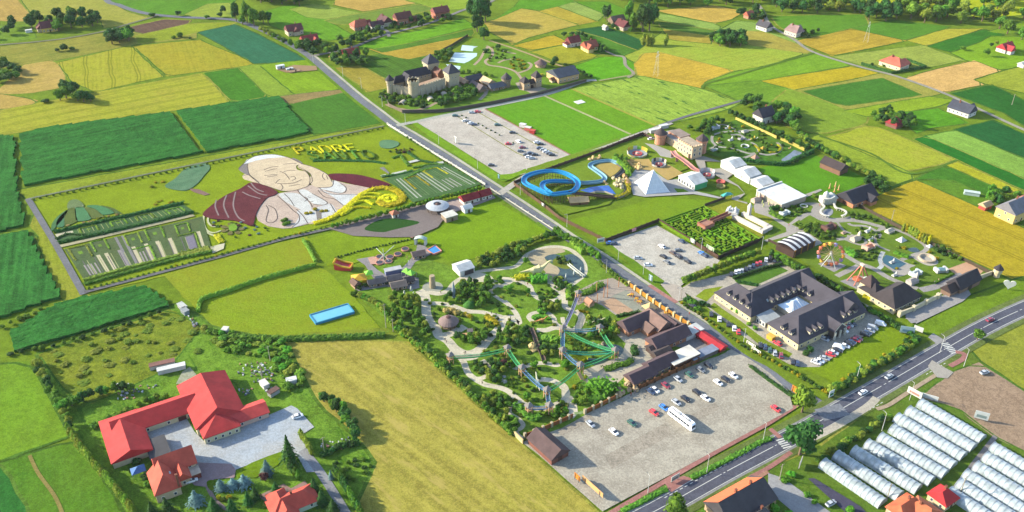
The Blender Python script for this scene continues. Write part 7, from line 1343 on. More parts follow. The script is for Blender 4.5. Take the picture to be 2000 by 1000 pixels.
o3 = smooth_line(W3([(930,407),(1010,415),(1100,410),(1200,400),(1280,375),(1290,340),(1240,290),(1140,220),(1090,180),(1130,140),(1250,115),(1380,110),(1480,150)], [2.1,1.6,1.2,1,.9,.9,.8,.8,.8,.7,.7,.7,.6]), 5); trough(o3, 2.4, pbl, wr); o4 = smooth_line(W3([(1480,150),(1550,200),(1545,250),(1480,310),(1420,345)], [.6]*5), 5); trough(o4, 2.2, cm((120,118,120)), wr); o5 = smooth_line(W3([(1600,440),(1600,520),(1540,590),(1440,612)], [.6]*4), 5); trough(o5, 2.0, cm((150,150,140)), wr); lift = smooth_line(W3([(1440,612),(1200,590),(1000,570),(780,548)], [.6,2.4,4,5.9]), 4); trough(lift, 2.2, cm((120,90,78)), wr, .7, 'lift_ramp')
k = 0
for pts in (o1, o2, lift):
    for p in resample(pts, 3.2):
        if p.z < 1.2: continue
        t = MB(); t.tube((p.x-.9, p.y-.5, 0), (p.x-.7, p.y-.4, p.z-.3), .14); t.tube((p.x+.9, p.y+.5, 0), (p.x+.7, p.y+.4, p.z-.3), .14); t.tube((p.x-.9, p.y-.5, .3), (p.x+.8, p.y+.4, p.z*.6), .09); t.tube((p.x+1.8, p.y-.6, p.z*.5), (p.x-1.8, p.y+.6, p.z*.5), .09); t.build('trestle', trest, wr, wr.location)
pool_m = plain('splash_pool', (.02, .07, .26, 1), .15, .3, .5, 0, .5); pond(WR((950,525),(1100,480),(1250,462),(1345,458),(1450,580),(1390,570),(1300,535),(1180,530),(1080,560)), pool_m, False); paved('sand_island', WR((1150,200),(1250,140),(1400,130),(1510,190),(1500,240),(1420,310),(1340,340),(1250,260)), (196,170,90), curve=True); paved('concrete_rim', WR((1080,562),(1180,532),(1300,536),(1400,572),(1420,600),(1300,560),(1180,556)), (206,190,160))
def rocks(f, lst, c, label, s=1.8):
    p0 = G(*f(lst[0])[0]); e = thing('rock_scenery', label, 'rocks', p0); r = random.Random(len(lst))
    for q in lst:
        p = G(*f(q)[0]); m = MB(); hh = s*r.uniform(.8, 1.7); m.lathe((p.x, p.y, 0), [(s*.7, 0), (s*.75, hh*.4), (s*.5, hh*.8), (s*.15, hh)], 7)
        for i in range(len(m.v)): x, y, z = m.v[i]; m.v[i] = (x+r.uniform(-.25, .25)*s, y+r.uniform(-.25, .25)*s, max(0, z+r.uniform(-.2, .2)*s*(z > .1)))
        m.build('boulder', cm(c), e, p0)
rocks(WR, [(1420,360),(1470,390),(1440,440),(1500,420),(1520,460),(1550,400),(1460,470),(1530,490),(1500,370)], (240,220,176), 'cream rock scenery at the water ride bend'); rocks(WR, [(1090,100),(1130,95),(1180,85),(1220,75)], (236,200,140), 'sand coloured rocks at the top of the water ride'); rocks(M5, [(190,490),(220,510),(240,480)], (236,196,130), 'sandy rock group beside the round ride'); rocks(M5, [(310,570),(340,590),(365,560),(340,540)], (236,200,140), 'sandy rock group above the pyramid'); rocks(WR, [(1285,420),(1320,435)], (232,200,150), 'small sandy rocks beside the splash pool', 1.3); rocks(WR, [(1570,330),(1600,380),(1620,440)], (244,196,140), 'tall peach rock wall behind the cream rocks', 2.2)
house(*WR((925,690))[0], 10, 6, 2.4, 1.6, R(8), (150,110,80), (240,200,150), 'straw roofed boarding hut below the water ride', win=[], chim=False, name='hut', cat='hut')
# ------------------------------------------------------------------ net bridges in the tree walk
def net(c):
    k = ('net', c)
    if k not in MATS:
        m, n, l, b = newmat('net_'+'_'.join(map(str, c))); b.inputs['Base Color'].default_value = A(*c); t = n.new('ShaderNodeBsdfTransparent'); x = n.new('ShaderNodeMixShader'); x.inputs[0].default_value = .62; l.new(t.outputs[0], x.inputs[1]); l.new(b.outputs[0], x.inputs[2]); l.new(x.outputs[0], n['Material Output'].inputs['Surface']); MATS[k] = m
    return MATS[k]
NT = {}
def wtower(k, p, h=3.2):
    e = thing('walk_tower', f'{k} wooden tower of the net walk', 'tower', p, DB); NT[k] = p
    for sx in (-.9, .9):
        for sy in (-.9, .9): m = MB(); m.box((sx, sy, 0), (.3, .3, h+2)); m.build('post', cm((236,190,146)), e)
    m = MB(); m.box((0, 0, h-.2), (2.4, 2.4, .2)); m.build('platform', cm((206,160,120)), e); m = MB(); m.add([(-1.5,-1.5,h+2),(1.5,-1.5,h+2),(1.5,1.5,h+2),(-1.5,1.5,h+2),(0,0,h+2.9)], [(3,2,1,0),(0,1,4),(1,2,4),(2,3,4),(3,0,4)]); m.build('roof', cm((150,142,140)), e)
for k, f, q in (('central', T4, (990,480)), ('mid-lawn', T4, (990,790)), ('ramp-end', T4, (1235,1000)), ('pond-side', T4, (1720,790)), ('plaza-side', T4, (1505,470)), ('first hedge-side', T5, (105,165)), ('upper left', T5, (690,85)), ('lawn-top', T5, (840,290)), ('bowl-side', T5, (1095,520)), ('lower', T5, (1120,680)), ('lowest', T5, (910,690)), ('playground', T7, (95,340))): wtower(k, G(*f(q)[0]))
def nbridge(a, b, c, cn, h=3.1):
    pa, pb = NT[a], NT[b]; e = thing('net_bridge', f'{cn} net bridge from the {a} to the {b} tower', 'bridge', pa); n = 10; d = pb-pa; L = d.length; pts = [pa.lerp(pb, i/n)+Vector((0, 0, h-L*.05*math.sin(math.pi*i/n))) for i in range(n+1)]; m = MB(); s1 = MB(); s2 = MB(); t = d.normalized(); nn = Vector((-t.y, t.x, 0))
    for mb, u0, z0, u1, z1 in ((m, -.35, 0, .35, 0), (s1, -.35, .02, -.8, 1.0), (s2, .35, .02, .8, 1.0)): mb.add([p+nn*u0+Vector((0, 0, z0)) for p in pts]+[p+nn*u1+Vector((0, 0, z1)) for p in pts], [(i, i+1, n+2+i, n+1+i) for i in range(n)])
    m.build('walkboard', cm(c), e, pa); s1.build('side_net', net(c), e, pa); s2.build('side_net', net(c), e, pa)
    for u in (-.8, .8): r = MB(); [r.tube(p0+nn*u+Vector((0, 0, 1.0)), p1+nn*u+Vector((0, 0, 1.0)), .06, seg=4) for p0, p1 in zip(pts, pts[1:])]; r.build('hand_rope', cm(tuple(min(255, int(v*1.3+30)) for v in c)), e, pa)
gr, bu, vi = (66,170,104), (84,130,172), (150,150,196)
for a, b, c, cn in (('central','pond-side',gr,'green'), ('plaza-side','pond-side',gr,'green'), ('mid-lawn','pond-side',(60,170,140),'teal'), ('ramp-end','pond-side',gr,'green'), ('bowl-side','ramp-end',gr,'green'), ('upper left','lawn-top',gr,'green'), ('upper left','first hedge-side',gr,'green'), ('lawn-top','bowl-side',bu,'blue'), ('bowl-side','lower',bu,'blue'), ('lower','lowest',bu,'blue'), ('central','mid-lawn',bu,'blue'), ('mid-lawn','ramp-end',bu,'blue'), ('central','playground',vi,'violet'), ('central','plaza-side',(90,150,170),'blue-grey')): nbridge(a, b, c, cn)
pts = smooth_line([G(*T4(q)[0], z) for q, z in (((555,360),2.6),((600,480),2.2),((640,600),1.6),((700,720),.9),((735,830),.5))], 4); e = thing('slide_track', 'dark wooden slide track down the lawn', 'slide', pts[0]*1); e.location.z = 0; trough(pts, 1.6, cm((110,92,82)), e, .5, 'track')
m = MB(); a, b = G(*T6((500,270))[0], 3.6), G(*T6((590,430))[0], .4); d = (b-a); e = thing('wooden_ramp', 'pale wooden ramp from the net walk down to the path', 'ramp', Vector((a.x, a.y, 0))); m.ribbon([a, b], 1.6, .25); m.build('deck', cm((240,190,140)), e, e.location)
# ------------------------------------------------------------------ statues, dinosaurs
SKM = {}
def skinned(name, verts, edges, radii, mat, label, cat, p, rz=0.0, s=1.0):
    if name in SKM: nm = SKM[name].copy(); nm.materials.clear(); nm.materials.append(mat); return tag(inst(nm, name, p, rz, s=s), label, cat)
    me = bpy.data.meshes.new(name); me.from_pydata(verts, edges, []); o = bpy.data.objects.new(name, me); col.objects.link(o); sk = o.modifiers.new('s', 'SKIN'); sb = o.modifiers.new('u', 'SUBSURF'); sb.levels = sb.render_levels = 1
    for i, r in enumerate(radii): me.skin_vertices[0].data[i].radius = (r, r)
    me.skin_vertices[0].data[0].use_root = True; dg = bpy.context.evaluated_depsgraph_get(); dg.update(); nm = bpy.data.meshes.new_from_object(o.evaluated_get(dg)); bpy.data.objects.remove(o); nm.materials.clear(); nm.materials.append(mat); SKM[name] = nm; q = inst(nm, name, p, rz, s=s); return tag(q, label, cat)
SV = [(0,0,3),(1.6,0,3.2),(3,0,4),(4.2,0,5.4),(5.2,0,6.4),(6.2,0,6.7),(7,0,6.4),(-1.8,0,3),(-3.4,0,2.6),(-5.4,0,2.3),(-7.4,0,2.1),(1.4,.8,2),(1.5,.9,0),(1.4,-.8,2),(1.5,-.9,0),(-1.5,.8,1.9),(-1.6,.9,0),(-1.5,-.8,1.9),(-1.6,-.9,0)]; SE = [(0,1),(1,2),(2,3),(3,4),(4,5),(5,6),(0,7),(7,8),(8,9),(9,10),(1,11),(11,12),(1,13),(13,14),(7,15),(15,16),(7,17),(17,18)]; SR = [1.35,1.2,.75,.5,.4,.4,.2,1.15,.7,.4,.12,.5,.36,.5,.36,.55,.38,.55,.38]
skinned('dinosaur_statue', SV, SE, SR, cm((244,232,176)), 'large cream long-necked dinosaur statue beside the sand terrace', 'dinosaur', G(*T3((1200,480))[0]), R(8), 1.15); skinned('dinosaur_statue', SV, SE, SR, cm((244,240,210)), 'tall pale dinosaur statue on the grassy bowl', 'dinosaur', G(*T5((1000,390))[0]), R(100), .62); skinned('dinosaur_statue', SV, SE, SR, cm((216,150,90)), 'small orange dinosaur statue inside the oval bed', 'dinosaur', G(*T4((690,290))[0]), R(10), .5); skinned('dinosaur_statue', SV, SE, SR, cm((220,220,190)), 'small pale dinosaur statue beside the round pond', 'dinosaur', G(*T4((1370,310))[0]), R(-20), .34); skinned('dinosaur_statue', SV, SE, SR, cm((226,196,150)), 'small sandy dinosaur statue by the yellow shrub bank', 'dinosaur', G(*T4((1240,880))[0]), R(160), .4); skinned('dinosaur_statue', SV, SE, SR, cm((230,226,190)), 'pale dinosaur statue above the round pond', 'dinosaur', G(*T4((1500,280))[0]), R(-15), .42); skinned('dinosaur_statue', SV, SE, SR, cm((196,206,150)), 'greenish dinosaur statue left of the slide track', 'dinosaur', G(*T4((220,440))[0]), R(20), .46); skinned('dinosaur_statue', SV, SE, SR, cm((240,236,226)), 'white dinosaur statue standing at the entrance roof', 'dinosaur', G(*T6((1260,400))[0]), R(-50), .5)
rocks(T4, [(570,660),(600,680)], (214,190,130), 'round tan boulder beside the slide track', 2.2); rocks(T6, [(1060,530),(1110,560),(1180,460),(1200,520),(1260,440),(1290,520),(1060,600)], (206,176,140), 'brown rock gateway of the dinosaur park', 1.8); rocks(T4, [(1420,600),(1500,620),(1560,610)], (190,176,156), 'grey rocks above the round pond', 1.4); rocks(T5, [(640,340),(655,300),(665,360)], (200,200,196), 'pale rock cascade beside the path', 1.1)
e = thing('thatched_pavilion', 'round thatched pavilion with conical roof', 'pavilion', G(*T2((975,555))[0])); m = MB(); m.lathe((0,0,0), [(4.6,2.7),(4.7,3.0),(3.2,4.2),(1.1,5.2)], 20); m.build('thatch', cm((150,126,124)), e); m = MB(); m.lathe((0,0,0), [(1.2,5.1),(1.0,5.6),(.1,5.9)], 12); m.build('cap', cm((110,76,76)), e); m = MB(); m.lathe((0,0,0), [(3.4,0),(3.4,1.1)], 20); m.build('base', cm((176,150,120)), e)
for i in range(10): a = i*math.pi/5; m = MB(); m.box((3.5*math.cos(a), 3.5*math.sin(a), 0), (.2, .2, 3)); m.build('post', cm((120,90,70)), e)
e = thing('dome_mound', 'smooth green dome mound among trees', 'mound', G(*T2((1260,270))[0])); m = MB(); m.lathe((0,0,0), [(3,0),(2.9,.9),(2.2,1.9),(1.1,2.5),(.1,2.65)], 16); m.build('dome', leaf_mat('leaf_dome', (80,140,60), (66,120,52)), e, smooth=True)
e = thing('timber_ship', 'wooden play ship with orange planks', 'play structure', G(*T2((1200,700))[0]), R(8)); m = MB(); loft(m, [[(-3.6,0,.7),(-3.6,.05,.9),(-3.6,-.05,.9)],[(-1.6,0,.2),(-1.6,1,1.3),(-1.6,-1,1.3)],[(1.6,0,.2),(1.6,1.1,1.4),(1.6,-1.1,1.4)],[(3.2,0,.3),(3.2,1,1.6),(3.2,-1,1.6)]]); m.build('hull', cm((240,186,140)), e); m = MB(); m.box((2.4,.4,1.6), (2,2,1.4)); m.box((2.4,.4,3), (2.6,2.6,.2)); m.build('cabin', cm((120,110,112)), e)
def column(label, p, r, h, c, base=0, name='column', c2=None, tip=.85):
    e = thing(name, label, 'column', p); m = MB(); m.lathe((0,0,0), [(r,0),(r*.95,h*.5),(r*tip,h)], 12); m.build('shaft', cm(c), e)
    if base: m = MB(); m.lathe((0,0,0), [(base,0),(base,.35)], 18); m.build('base', cm(c2 or (176,176,160)), e)
    return e
column('stout pale stone column on round base', G(*T1((1465,730))[0]), 1.5, 7, (196,176,146), 5, 'stone_column'); column('slim blue-grey tapering spire', G(*T1((1760,865))[0]), .9, 9, (150,166,180), 0, 'spire', tip=.15)
for i, q in enumerate([(1070,830),(1165,770),(1200,850)]): column(f'{nth(i+1)} small white statue from the left below the lodges', G(*T1(q)[0]), .5, 2.6, (240,240,230), .9, 'statue', (220,220,200), .4)
for i, q in enumerate([(1610,520),(1720,480),(1815,430)]): column(f'{nth(i+1)} white jet sculpture from the left in the pond', G(*T3(q)[0]), .45, 2.6, (236,240,236), .5, 'pond_sculpture', (226,226,220), .3)
m = MB(); pts = P(*T3((1640,350),(1740,430),(1857,520))); e = thing('footbridge', 'pale footbridge across the dark pond', 'bridge', pts[0]); m.ribbon(pts, 1.2, .2, .6); m.build('deck', cm((206,210,200)), e, pts[0])
for s in (-.6, .6): m = MB(); m.ribbon(offset(pts, s), .08, .9, .6); m.build('railing', cm((220,224,216)), e, pts[0])
# ------------------------------------------------------------------ rides
e = thing('big_wheel', 'colourful big wheel with orange gondolas on white legs', 'ride', G(*M2((110,500))[0]), R(-18)); hub = 7.6; Rw = 5.8
for s in (-1.1, 1.1):
    for x in (-3.6, 3.6): m = MB(); m.tube((x, s*2, 0), (0, s, hub), .18); m.build('leg', cm((240,244,236)), e)
    m = MB()
    for i in range(28): a, b = 2*math.pi*i/28, 2*math.pi*(i+1)/28; m.tube((Rw*math.cos(a), s*.7, hub+Rw*math.sin(a)), (Rw*math.cos(b), s*.7, hub+Rw*math.sin(b)), .12, seg=4)
    m.build('rim', cm((230,120,90)), e)
for i in range(14):
    a = 2*math.pi*i/14; m = MB(); m.tube((0, -.7, hub), (Rw*math.cos(a), -.7, hub+Rw*math.sin(a)), .07, seg=4); m.tube((0, .7, hub), (Rw*math.cos(a), .7, hub+Rw*math.sin(a)), .07, seg=4); m.build('spoke', cm((240,190,150)), e); g = MB(); z = hub+Rw*math.sin(a)-1.5; g.lathe((Rw*math.cos(a), 0, z), [(.3,0),(.85,.35),(.85,.7)], 8); g.tube((Rw*math.cos(a),0,z+.6), (Rw*math.cos(a),0,z+1.5), .06); g.lathe((Rw*math.cos(a), 0, z+1.4), [(1.05,0),(.1,.55)], 8); g.build('gondola', cm([(250,190,60),(236,130,90),(240,150,130),(150,150,210),(250,210,90)][i % 5]), e)
m = MB(); m.tube((0,-1.4,hub), (0,1.4,hub), .6, seg=10); m.build('hub', cm((250,244,230)), e)
e = thing('pendulum_ride', 'pink four-legged pendulum ride with orange disc', 'ride', G(*M2((480,690))[0]), R(20))
for sx in (-5, 5):
    for sy in (-2.6, 2.6): m = MB(); m.tube((sx, sy, 0), (0, sy*.25, 9.5), .28); m.build('leg', cm((244,150,136)), e)
m = MB(); m.box((0,0,9.3), (1.4,2.2,.9)); m.build('head', cm((250,226,210)), e); m = MB(); m.tube((0,0,9.4), (-.9,0,2.4), .3); m.tube((-.3,.5,8), (.9,.5,4), .16); m.build('arm', cm((250,200,80)), e); m = MB(); m.lathe((-1,0,1.4), [(.6,0),(2.4,.3),(2.4,.8),(.6,1.3)], 16); m.build('disc', cm((240,130,90)), e); m = MB(); m.box((3.4,-.6,.3), (1.6,1.6,1.9)); m.build('booth', cm((244,244,240)), e)
e = thing('trampoline_ride', 'white masted bungee trampoline with black round mats', 'ride', G(*T1((790,400))[0])); m = MB(); m.tube((0,0,0), (0,0,9), .22, .12); m.build('mast', cm((240,240,236)), e)
for q in ((-2.6,-1.6,3),(5,4.4,8.2),(-4,4,7),(2.6,-1.6,3.2)): m = MB(); m.tube((0,0,5.4), q, .16); m.build('arm', cm((236,236,230)), e)
for i, q in enumerate([(725,310),(868,312),(725,390),(850,372),(980,270),(1082,200)]): p = G(*T1(q)[0]); t = thing('trampoline', f'{nth(i+1)} round black trampoline with pink rim near the white mast', 'trampoline', p); m = MB(); m.lathe((0,0,0), [(2.0,0),(2.0,.75),(1.7,.8)], 18, False); m.build('rim', cm((226,160,140)), t); m = MB(); m.lathe((0,0,0), [(1.75,.7),(1.75,.74)], 18); m.build('mat', cm((70,72,92)), t)
def dish(label, f, q, r, cols):
    e = thing('spinning_ride', label, 'ride', G(*f(q)[0])); m = MB(); m.lathe((0,0,0), [(r,0),(r,.8),(r*.97,.8),(r*.55,.5)], 24); m.build('floor', cm((176,180,186)), e)
    for i in range(14): a0, a1 = math.pi*(.08+i*.13), math.pi*(.08+(i+1)*.13)-.02; h = 2.2 if a0 < math.pi else .9; m = MB(); m.add([(r*math.cos(a0), r*math.sin(a0), .8), (r*math.cos(a1), r*math.sin(a1), .8), (r*1.05*math.cos(a1), r*1.05*math.sin(a1), .8+h), (r*1.05*math.cos(a0), r*1.05*math.sin(a0), .8+h)], [(0,1,2,3)]); m.build('rim_panel', cm(cols[i % len(cols)]), e)
    m = MB(); m.lathe((0,0,.5), [(r*.5,0),(r*.5,.5),(r*.34,.5),(r*.34,.1)], 18, False); m.build('seat_ring', cm((226,90,90)), e); m = MB(); m.lathe((0,0,.5), [(r*.2,0),(r*.16,1),(.1,1.3)], 12); m.build('hub', cm((244,200,190)), e)
dish('round spinning ride with yellow rim and red seat ring', M5, (318,370), 6.2, [(244,236,70),(250,200,80),(150,220,90),(240,240,230)]); dish('smaller spinning ride with dark cups and pale rim', M5, (620,520), 4.4, [(246,220,196),(60,56,90),(250,244,240)]); dish('round pale fountain ride beside the marquee', M5, (1290,665), 4.6, [(236,236,240),(226,206,206)])
pts = smooth_line([G(*M5(q)[0], z) for q, z in (((815,320),4.6),((860,380),4.2),((950,440),3.2),((1040,510),2.2),((1110,570),1.2),((1200,610),.5))], 4); e = thing('pink_slide', 'long pink wavy slide descending from the castle', 'slide', Vector((pts[0].x, pts[0].y, 0))); trough(pts, 2.6, cm((248,170,160)), e, .5, 'chute')
for p in pts[::5]: m = MB(); m.box((p.x, p.y, 0), (1.6, .3, max(.3, p.z-.3))); m.build('support', cm((206,150,140)), e, e.location)
# inflatables and canopies
e = thing('inflatable_slide', 'red and yellow inflatable boat slide', 'inflatable', G(*T1((220,460))[0]), R(-8)); m = MB(); loft(m, [[(-4,-2,0),(-4,-2.2,3.6),(-4,2.2,3.6),(-4,2,0)],[(0,-2.2,0),(0,-2.3,2.2),(0,2.3,2.2),(0,2.2,0)],[(4.4,-1.8,0),(4.4,-1.9,1.6),(4.4,1.9,1.6),(4.4,1.8,0)]]); m.build('body', cm((240,80,80), .4), e)
for s in (-2.2, 2.2): m = MB(); m.tube((-4.2,s,4.2), (0,s,2.6), .5); m.tube((0,s,2.6), (4.4,s,2), .5); m.build('side_tube', cm((250,190,40), .4), e)
m = MB(); m.tube((-4,-2.2,4.2), (-4,2.2,4.2), .5); m.tube((4.4,-2,2), (4.4,2,2), .45); m.build('end_tube', cm((250,190,40), .4), e)
def canopy(label, p, L, W, h, rz, c, walls=()):
    e = thing('canopy', label, 'tent', p, rz); m = MB(); m.add([(-L/2,-W/2,h),(L/2,-W/2,h),(L/2,W/2,h),(-L/2,W/2,h),(0,0,h+1.6)], [(3,2,1,0),(0,1,4),(1,2,4),(2,3,4),(3,0,4)]); m.build('top', cm(c), e)
    for sx in (-1, 1):
        for sy in (-1, 1): q = MB(); q.box((sx*(L/2-.1), sy*(W/2-.1), 0), (.15, .15, h)); q.build('pole', cm((220,220,220)), e)
    for i, (x, y, a, b, wc) in enumerate(walls): q = MB(); q.box((x, y, 0), (a, b, h)); q.build('side_panel', cm(wc), e)
canopy('yellow peaked bouncy tent with red panels', G(*T1((440,650))[0]), 7, 6, 2.8, R(15), (250,190,60), [(-2.4,-3,2,.2,(226,50,60)),(2.4,-3,2,.2,(250,190,40)),(3.5,-1.8,.2,2,(226,50,60)),(-3.5,1,.2,2,(226,50,60))]); canopy('lime green canopy behind the bouncy tent', G(*T1((580,585))[0]), 4, 4, 2.6, R(15), (150,240,80)); canopy('lime green double canopy on the fun plaza', G(*T1((1110,555))[0]), 4, 4, 2.6, R(-30), (160,240,90)); canopy('second lime green canopy on the fun plaza', G(*T1((1165,585))[0]), 4, 4, 2.6, R(-30), (160,240,90)); canopy('sandy square canopy over the playground', G(*T7((790,425))[0]), 5.5, 5.5, 1.6, DB, (244,206,150)); canopy('turquoise canopy near the marquee path', G(*M6((230,700))[0]), 7, 2.4, 2.4, R(25), (90,200,196)); canopy('grey-blue tarpaulin roof beside the villa', G(*Z(170,700,.3,(340,750))[0]), 5, 4, 2, R(31), (90,140,210))
for lab, q, L, W, h, rz, a, b in (('grey show truck with painted side', (915,530), 8, 3, 2.6, R(22), (206,206,212), (130,140,190)),): bld(lab, 'truck', G(*T1(q)[0]), rz, b, a, [dict(b=(-L/2,L/2,-W/2,W/2,h,0))], 'show_truck')
def pool(label, c, h, rim, wat, nm='pool'):
    p0 = c[0]; e = thing(nm, label, 'pool', p0); ctr = sum(c, Vector())/4
    for i in range(4): MB().ribbon([c[i], c[(i+1) % 4]], .45, h+.002*i, .0).build('pool_wall', rim, e, p0)
    MB().prism([ctr+(p-ctr)*.97 for p in c], 0, h*.75).build('water', wat, e, p0)
pool('bright blue rectangular water-ball pool on the lawn', P(*Z(580,580,.08,(320,485),(1245,210),(1400,410),(470,685))), 1.3, cm((60,160,206)), plain('pool_water', A(130,214,244), .12, .05, .3, 0, .5)); pool('small red-rimmed inflatable boat pool', P(*T1((1385,215),(1500,150),(1590,230),(1475,275))), .9, cm((246,160,140)), plain('toy_water', (.03,.16,.36,1), .15, .2, 1, 0, .5))
e = thing('arch_gate', 'white arched gate to the fun plaza', 'gate', G(*T1((1300,120))[0]), R(-10)); m = MB(); m.box((-2.6,0,0), (1,2.6,3)); m.box((2.6,0,0), (1,2.6,3)); m.build('piers', cm((246,246,240)), e); m = MB(); n = 8; loft(m, [[(-3.2+6.4*i/n,-1.5,3+1.1*math.sin(math.pi*i/n)),(-3.2+6.4*i/n,1.5,3+1.1*math.sin(math.pi*i/n)),(-3.2+6.4*i/n,1.5,3.3+1.1*math.sin(math.pi*i/n)),(-3.2+6.4*i/n,-1.5,3.3+1.1*math.sin(math.pi*i/n))] for i in range(n+1)]); m.build('arch_roof', cm((210,232,220)), e)
for i, q in enumerate([(380,160),(275,200),(105,260),(345,250),(490,150),(280,310),(380,250)]): column(f'{nth(i+1)} orange climbing mast of the playground', G(*T7((q[0], q[1]+60))[0]), .18, 6, (230,160,110), 0, 'play_mast')
house(*T7((205,385))[0], 3.4, 3, 2.4, 1.6, DA, (244,200,160), (206,150,120), 'tiny orange playhouse in the playground', win=[], chim=False, name='playhouse', cat='playhouse')
for i, (q, c) in enumerate([((620,300),(240,120,90)),((665,340),(250,150,90)),((700,370),(240,130,110)),((950,480),(240,120,90))]): e = thing('climbing_frame', f'{nth(i+1)} small orange climbing frame near the orange fence', 'play structure', G(*T7(q)[0]), rnd.uniform(0, 3)); m = MB(); [m.tube((x, y, 0), (x*.5, y*.5, 2.4), .12) for x in (-.8, .8) for y in (-.8, .8)]; m.build('frame', cm(c), e); m = MB(); m.box((0,0,1.6), (1.6,1.6,.15)); m.add([(.8,-.4,1.6),(.8,.4,1.6),(2.6,.4,.1),(2.6,-.4,.1)], [(0,1,2,3)]); m.build('slide', cm((250,200,60)), e)
# ------------------------------------------------------------------ miniature landmarks
mw = (244,238,226)
e = thing('basilica_model', 'white domed basilica model with columned front', 'model', G(*M1((965,190))[0]), R(8)); m = MB(); m.box((0,0,0), (8,5,4)); m.build('body', cm(mw), e); m = MB(); m.lathe((-1,.6,4), [(1.7,0),(1.7,1.2),(1.3,2.2),(.5,2.9),(.15,3.4)], 14); m.build('dome', cm((236,236,232)), e, smooth=True); m = MB(); roof_mesh(m, 1, 4.6, -1.8, 2.6, 4, 1.2, 'v'); m.build('roof', cm((220,224,224)), e)
for i in range(7): m = MB(); m.tube((-3.3+1.1*i, -2.75, 0), (-3.3+1.1*i, -2.75, 3.6), .22); m.build('column', cm(mw), e)
def arcade(label, px, f, w=1.0, h=1.6, c=mw):
    pts = smooth_line(P(*f(*px)), 4); e = thing('colonnade_model', label, 'model', pts[0]); MB().ribbon(pts, w, .4, h).build('entablature', cm(c), e, pts[0]); MB().ribbon(pts, w*1.1, .25).build('step', cm(c), e, pts[0])
    for p in resample(pts, 1.4): m = MB(); m.tube((p.x, p.y, .2), (p.x, p.y, h), .22, seg=5); m.build('column', cm(c), e, pts[0])
arcade('left curved white colonnade before the basilica model', [(870,150),(880,220),(920,280),(870,330),(880,370),(930,400),(990,410)], M1); arcade('right curved white colonnade before the basilica model', [(1040,200),(1080,290),(1150,310),(1215,340),(1220,380),(1160,410)], M1)
e = thing('campanile_model', 'slender white bell tower model with pointed top', 'model', G(*MZ((1365,330))[0]), DB); m = MB(); m.box((0,0,0), (1.7,1.7,6.4)); m.box((0,0,6.4), (1.9,1.9,.9)); m.build('shaft', cm((246,226,214)), e); m = MB(); m.add([(-1,-1,7.3),(1,-1,7.3),(1,1,7.3),(-1,1,7.3),(0,0,9.8)], [(0,1,4),(1,2,4),(2,3,4),(3,0,4)]); m.build('spire', cm((240,232,222)), e)
e = thing('square_model', 'long white arcaded square model beside the maze', 'model', G(*MZ((1440,430))[0]), DA)
for c, s in (((2,3.2),(19,2)), ((2,-3.2),(17,2)), ((-8.2,0),(2,8.2))): m = MB(); m.box((c[0],c[1],0), (s[0],s[1],2.2)); m.build('wing', cm((250,232,222)), e); m = MB(); m.box((c[0],c[1],2.2), (s[0]+.2,s[1]+.2,.2)); m.build('roof', cm((248,236,228)), e)
e = thing('cathedral_model', 'white domed cathedral model at the lookout bridge', 'model', G(*MZ((1140,275))[0]), R(-25)); m = MB(); m.box((0,0,0), (6.5,5.5,2.6)); m.build('body', cm((246,244,244)), e)
for i, (x, y) in enumerate(((-1.6,1.2),(1.4,1.3),(0,-.4),(-2,-1.4),(2,-1.4))): m = MB(); m.lathe((x,y,2.6), [(.95,0),(.9,.8),(.4,1.4),(.1,1.9)], 10); m.build('dome', cm((240,240,244)), e)
def model(label, f, q, s, kind, c, rz=DB, c2=None):
    """small landmark model: temple, palace, church, ring, ship, tent, ruin"""
    e = thing('landmark_model', label, 'model', G(*f(q)[0]), rz); mm = cm(c); rf = cm(c2 or tuple(int(v*.85) for v in c)); m = MB()
    if kind == 'ring': m.lathe((0,0,0), [(s,0),(s,s*.35),(s*.8,s*.35),(s*.62,.25),(.1,.2)], 20, False); m.build('bowl', mm, e); return
    if kind == 'tent': m.add([(-s,-s*.8,.4),(s,-s*.8,.4),(s,s*.8,.4),(-s,s*.8,.4),(0,0,s*1.1)], [(0,1,4),(1,2,4),(2,3,4),(3,0,4)]); m.build('roof', mm, e); m = MB(); m.box((0,0,0), (s*1.5,s*1.2,.7)); m.build('base', rf, e); return
    m.box((0,0,0), (2*s,1.2*s,.7*s)); m.build('body', mm, e); m = MB(); roof_mesh(m, -s, s, -.6*s, .6*s, .7*s, .35*s, 'u', .6, .6, .12, .1); m.build('roof', rf, e)
    if kind == 'church': m = MB(); m.box((s*.85,0,0), (.5*s,.5*s,1.5*s)); m.add([(s*.6,-.25*s,1.5*s),(s*1.1,-.25*s,1.5*s),(s*1.1,.25*s,1.5*s),(s*.6,.25*s,1.5*s),(s*.85,0,2.1*s)], [(0,1,4),(1,2,4),(2,3,4),(3,0,4)]); m.build('tower', mm, e)
    if kind == 'palace':
        for x in (-s, s): m = MB(); m.box((x,0,0), (.5*s,1.5*s,.95*s)); m.build('wing', mm, e)
    if kind == 'temple':
        for i in range(6): m = MB(); m.tube((-s*.9+i*s*.36,-.75*s,0), (-s*.9+i*s*.36,-.75*s,.7*s), .08*s); m.build('column', mm, e)
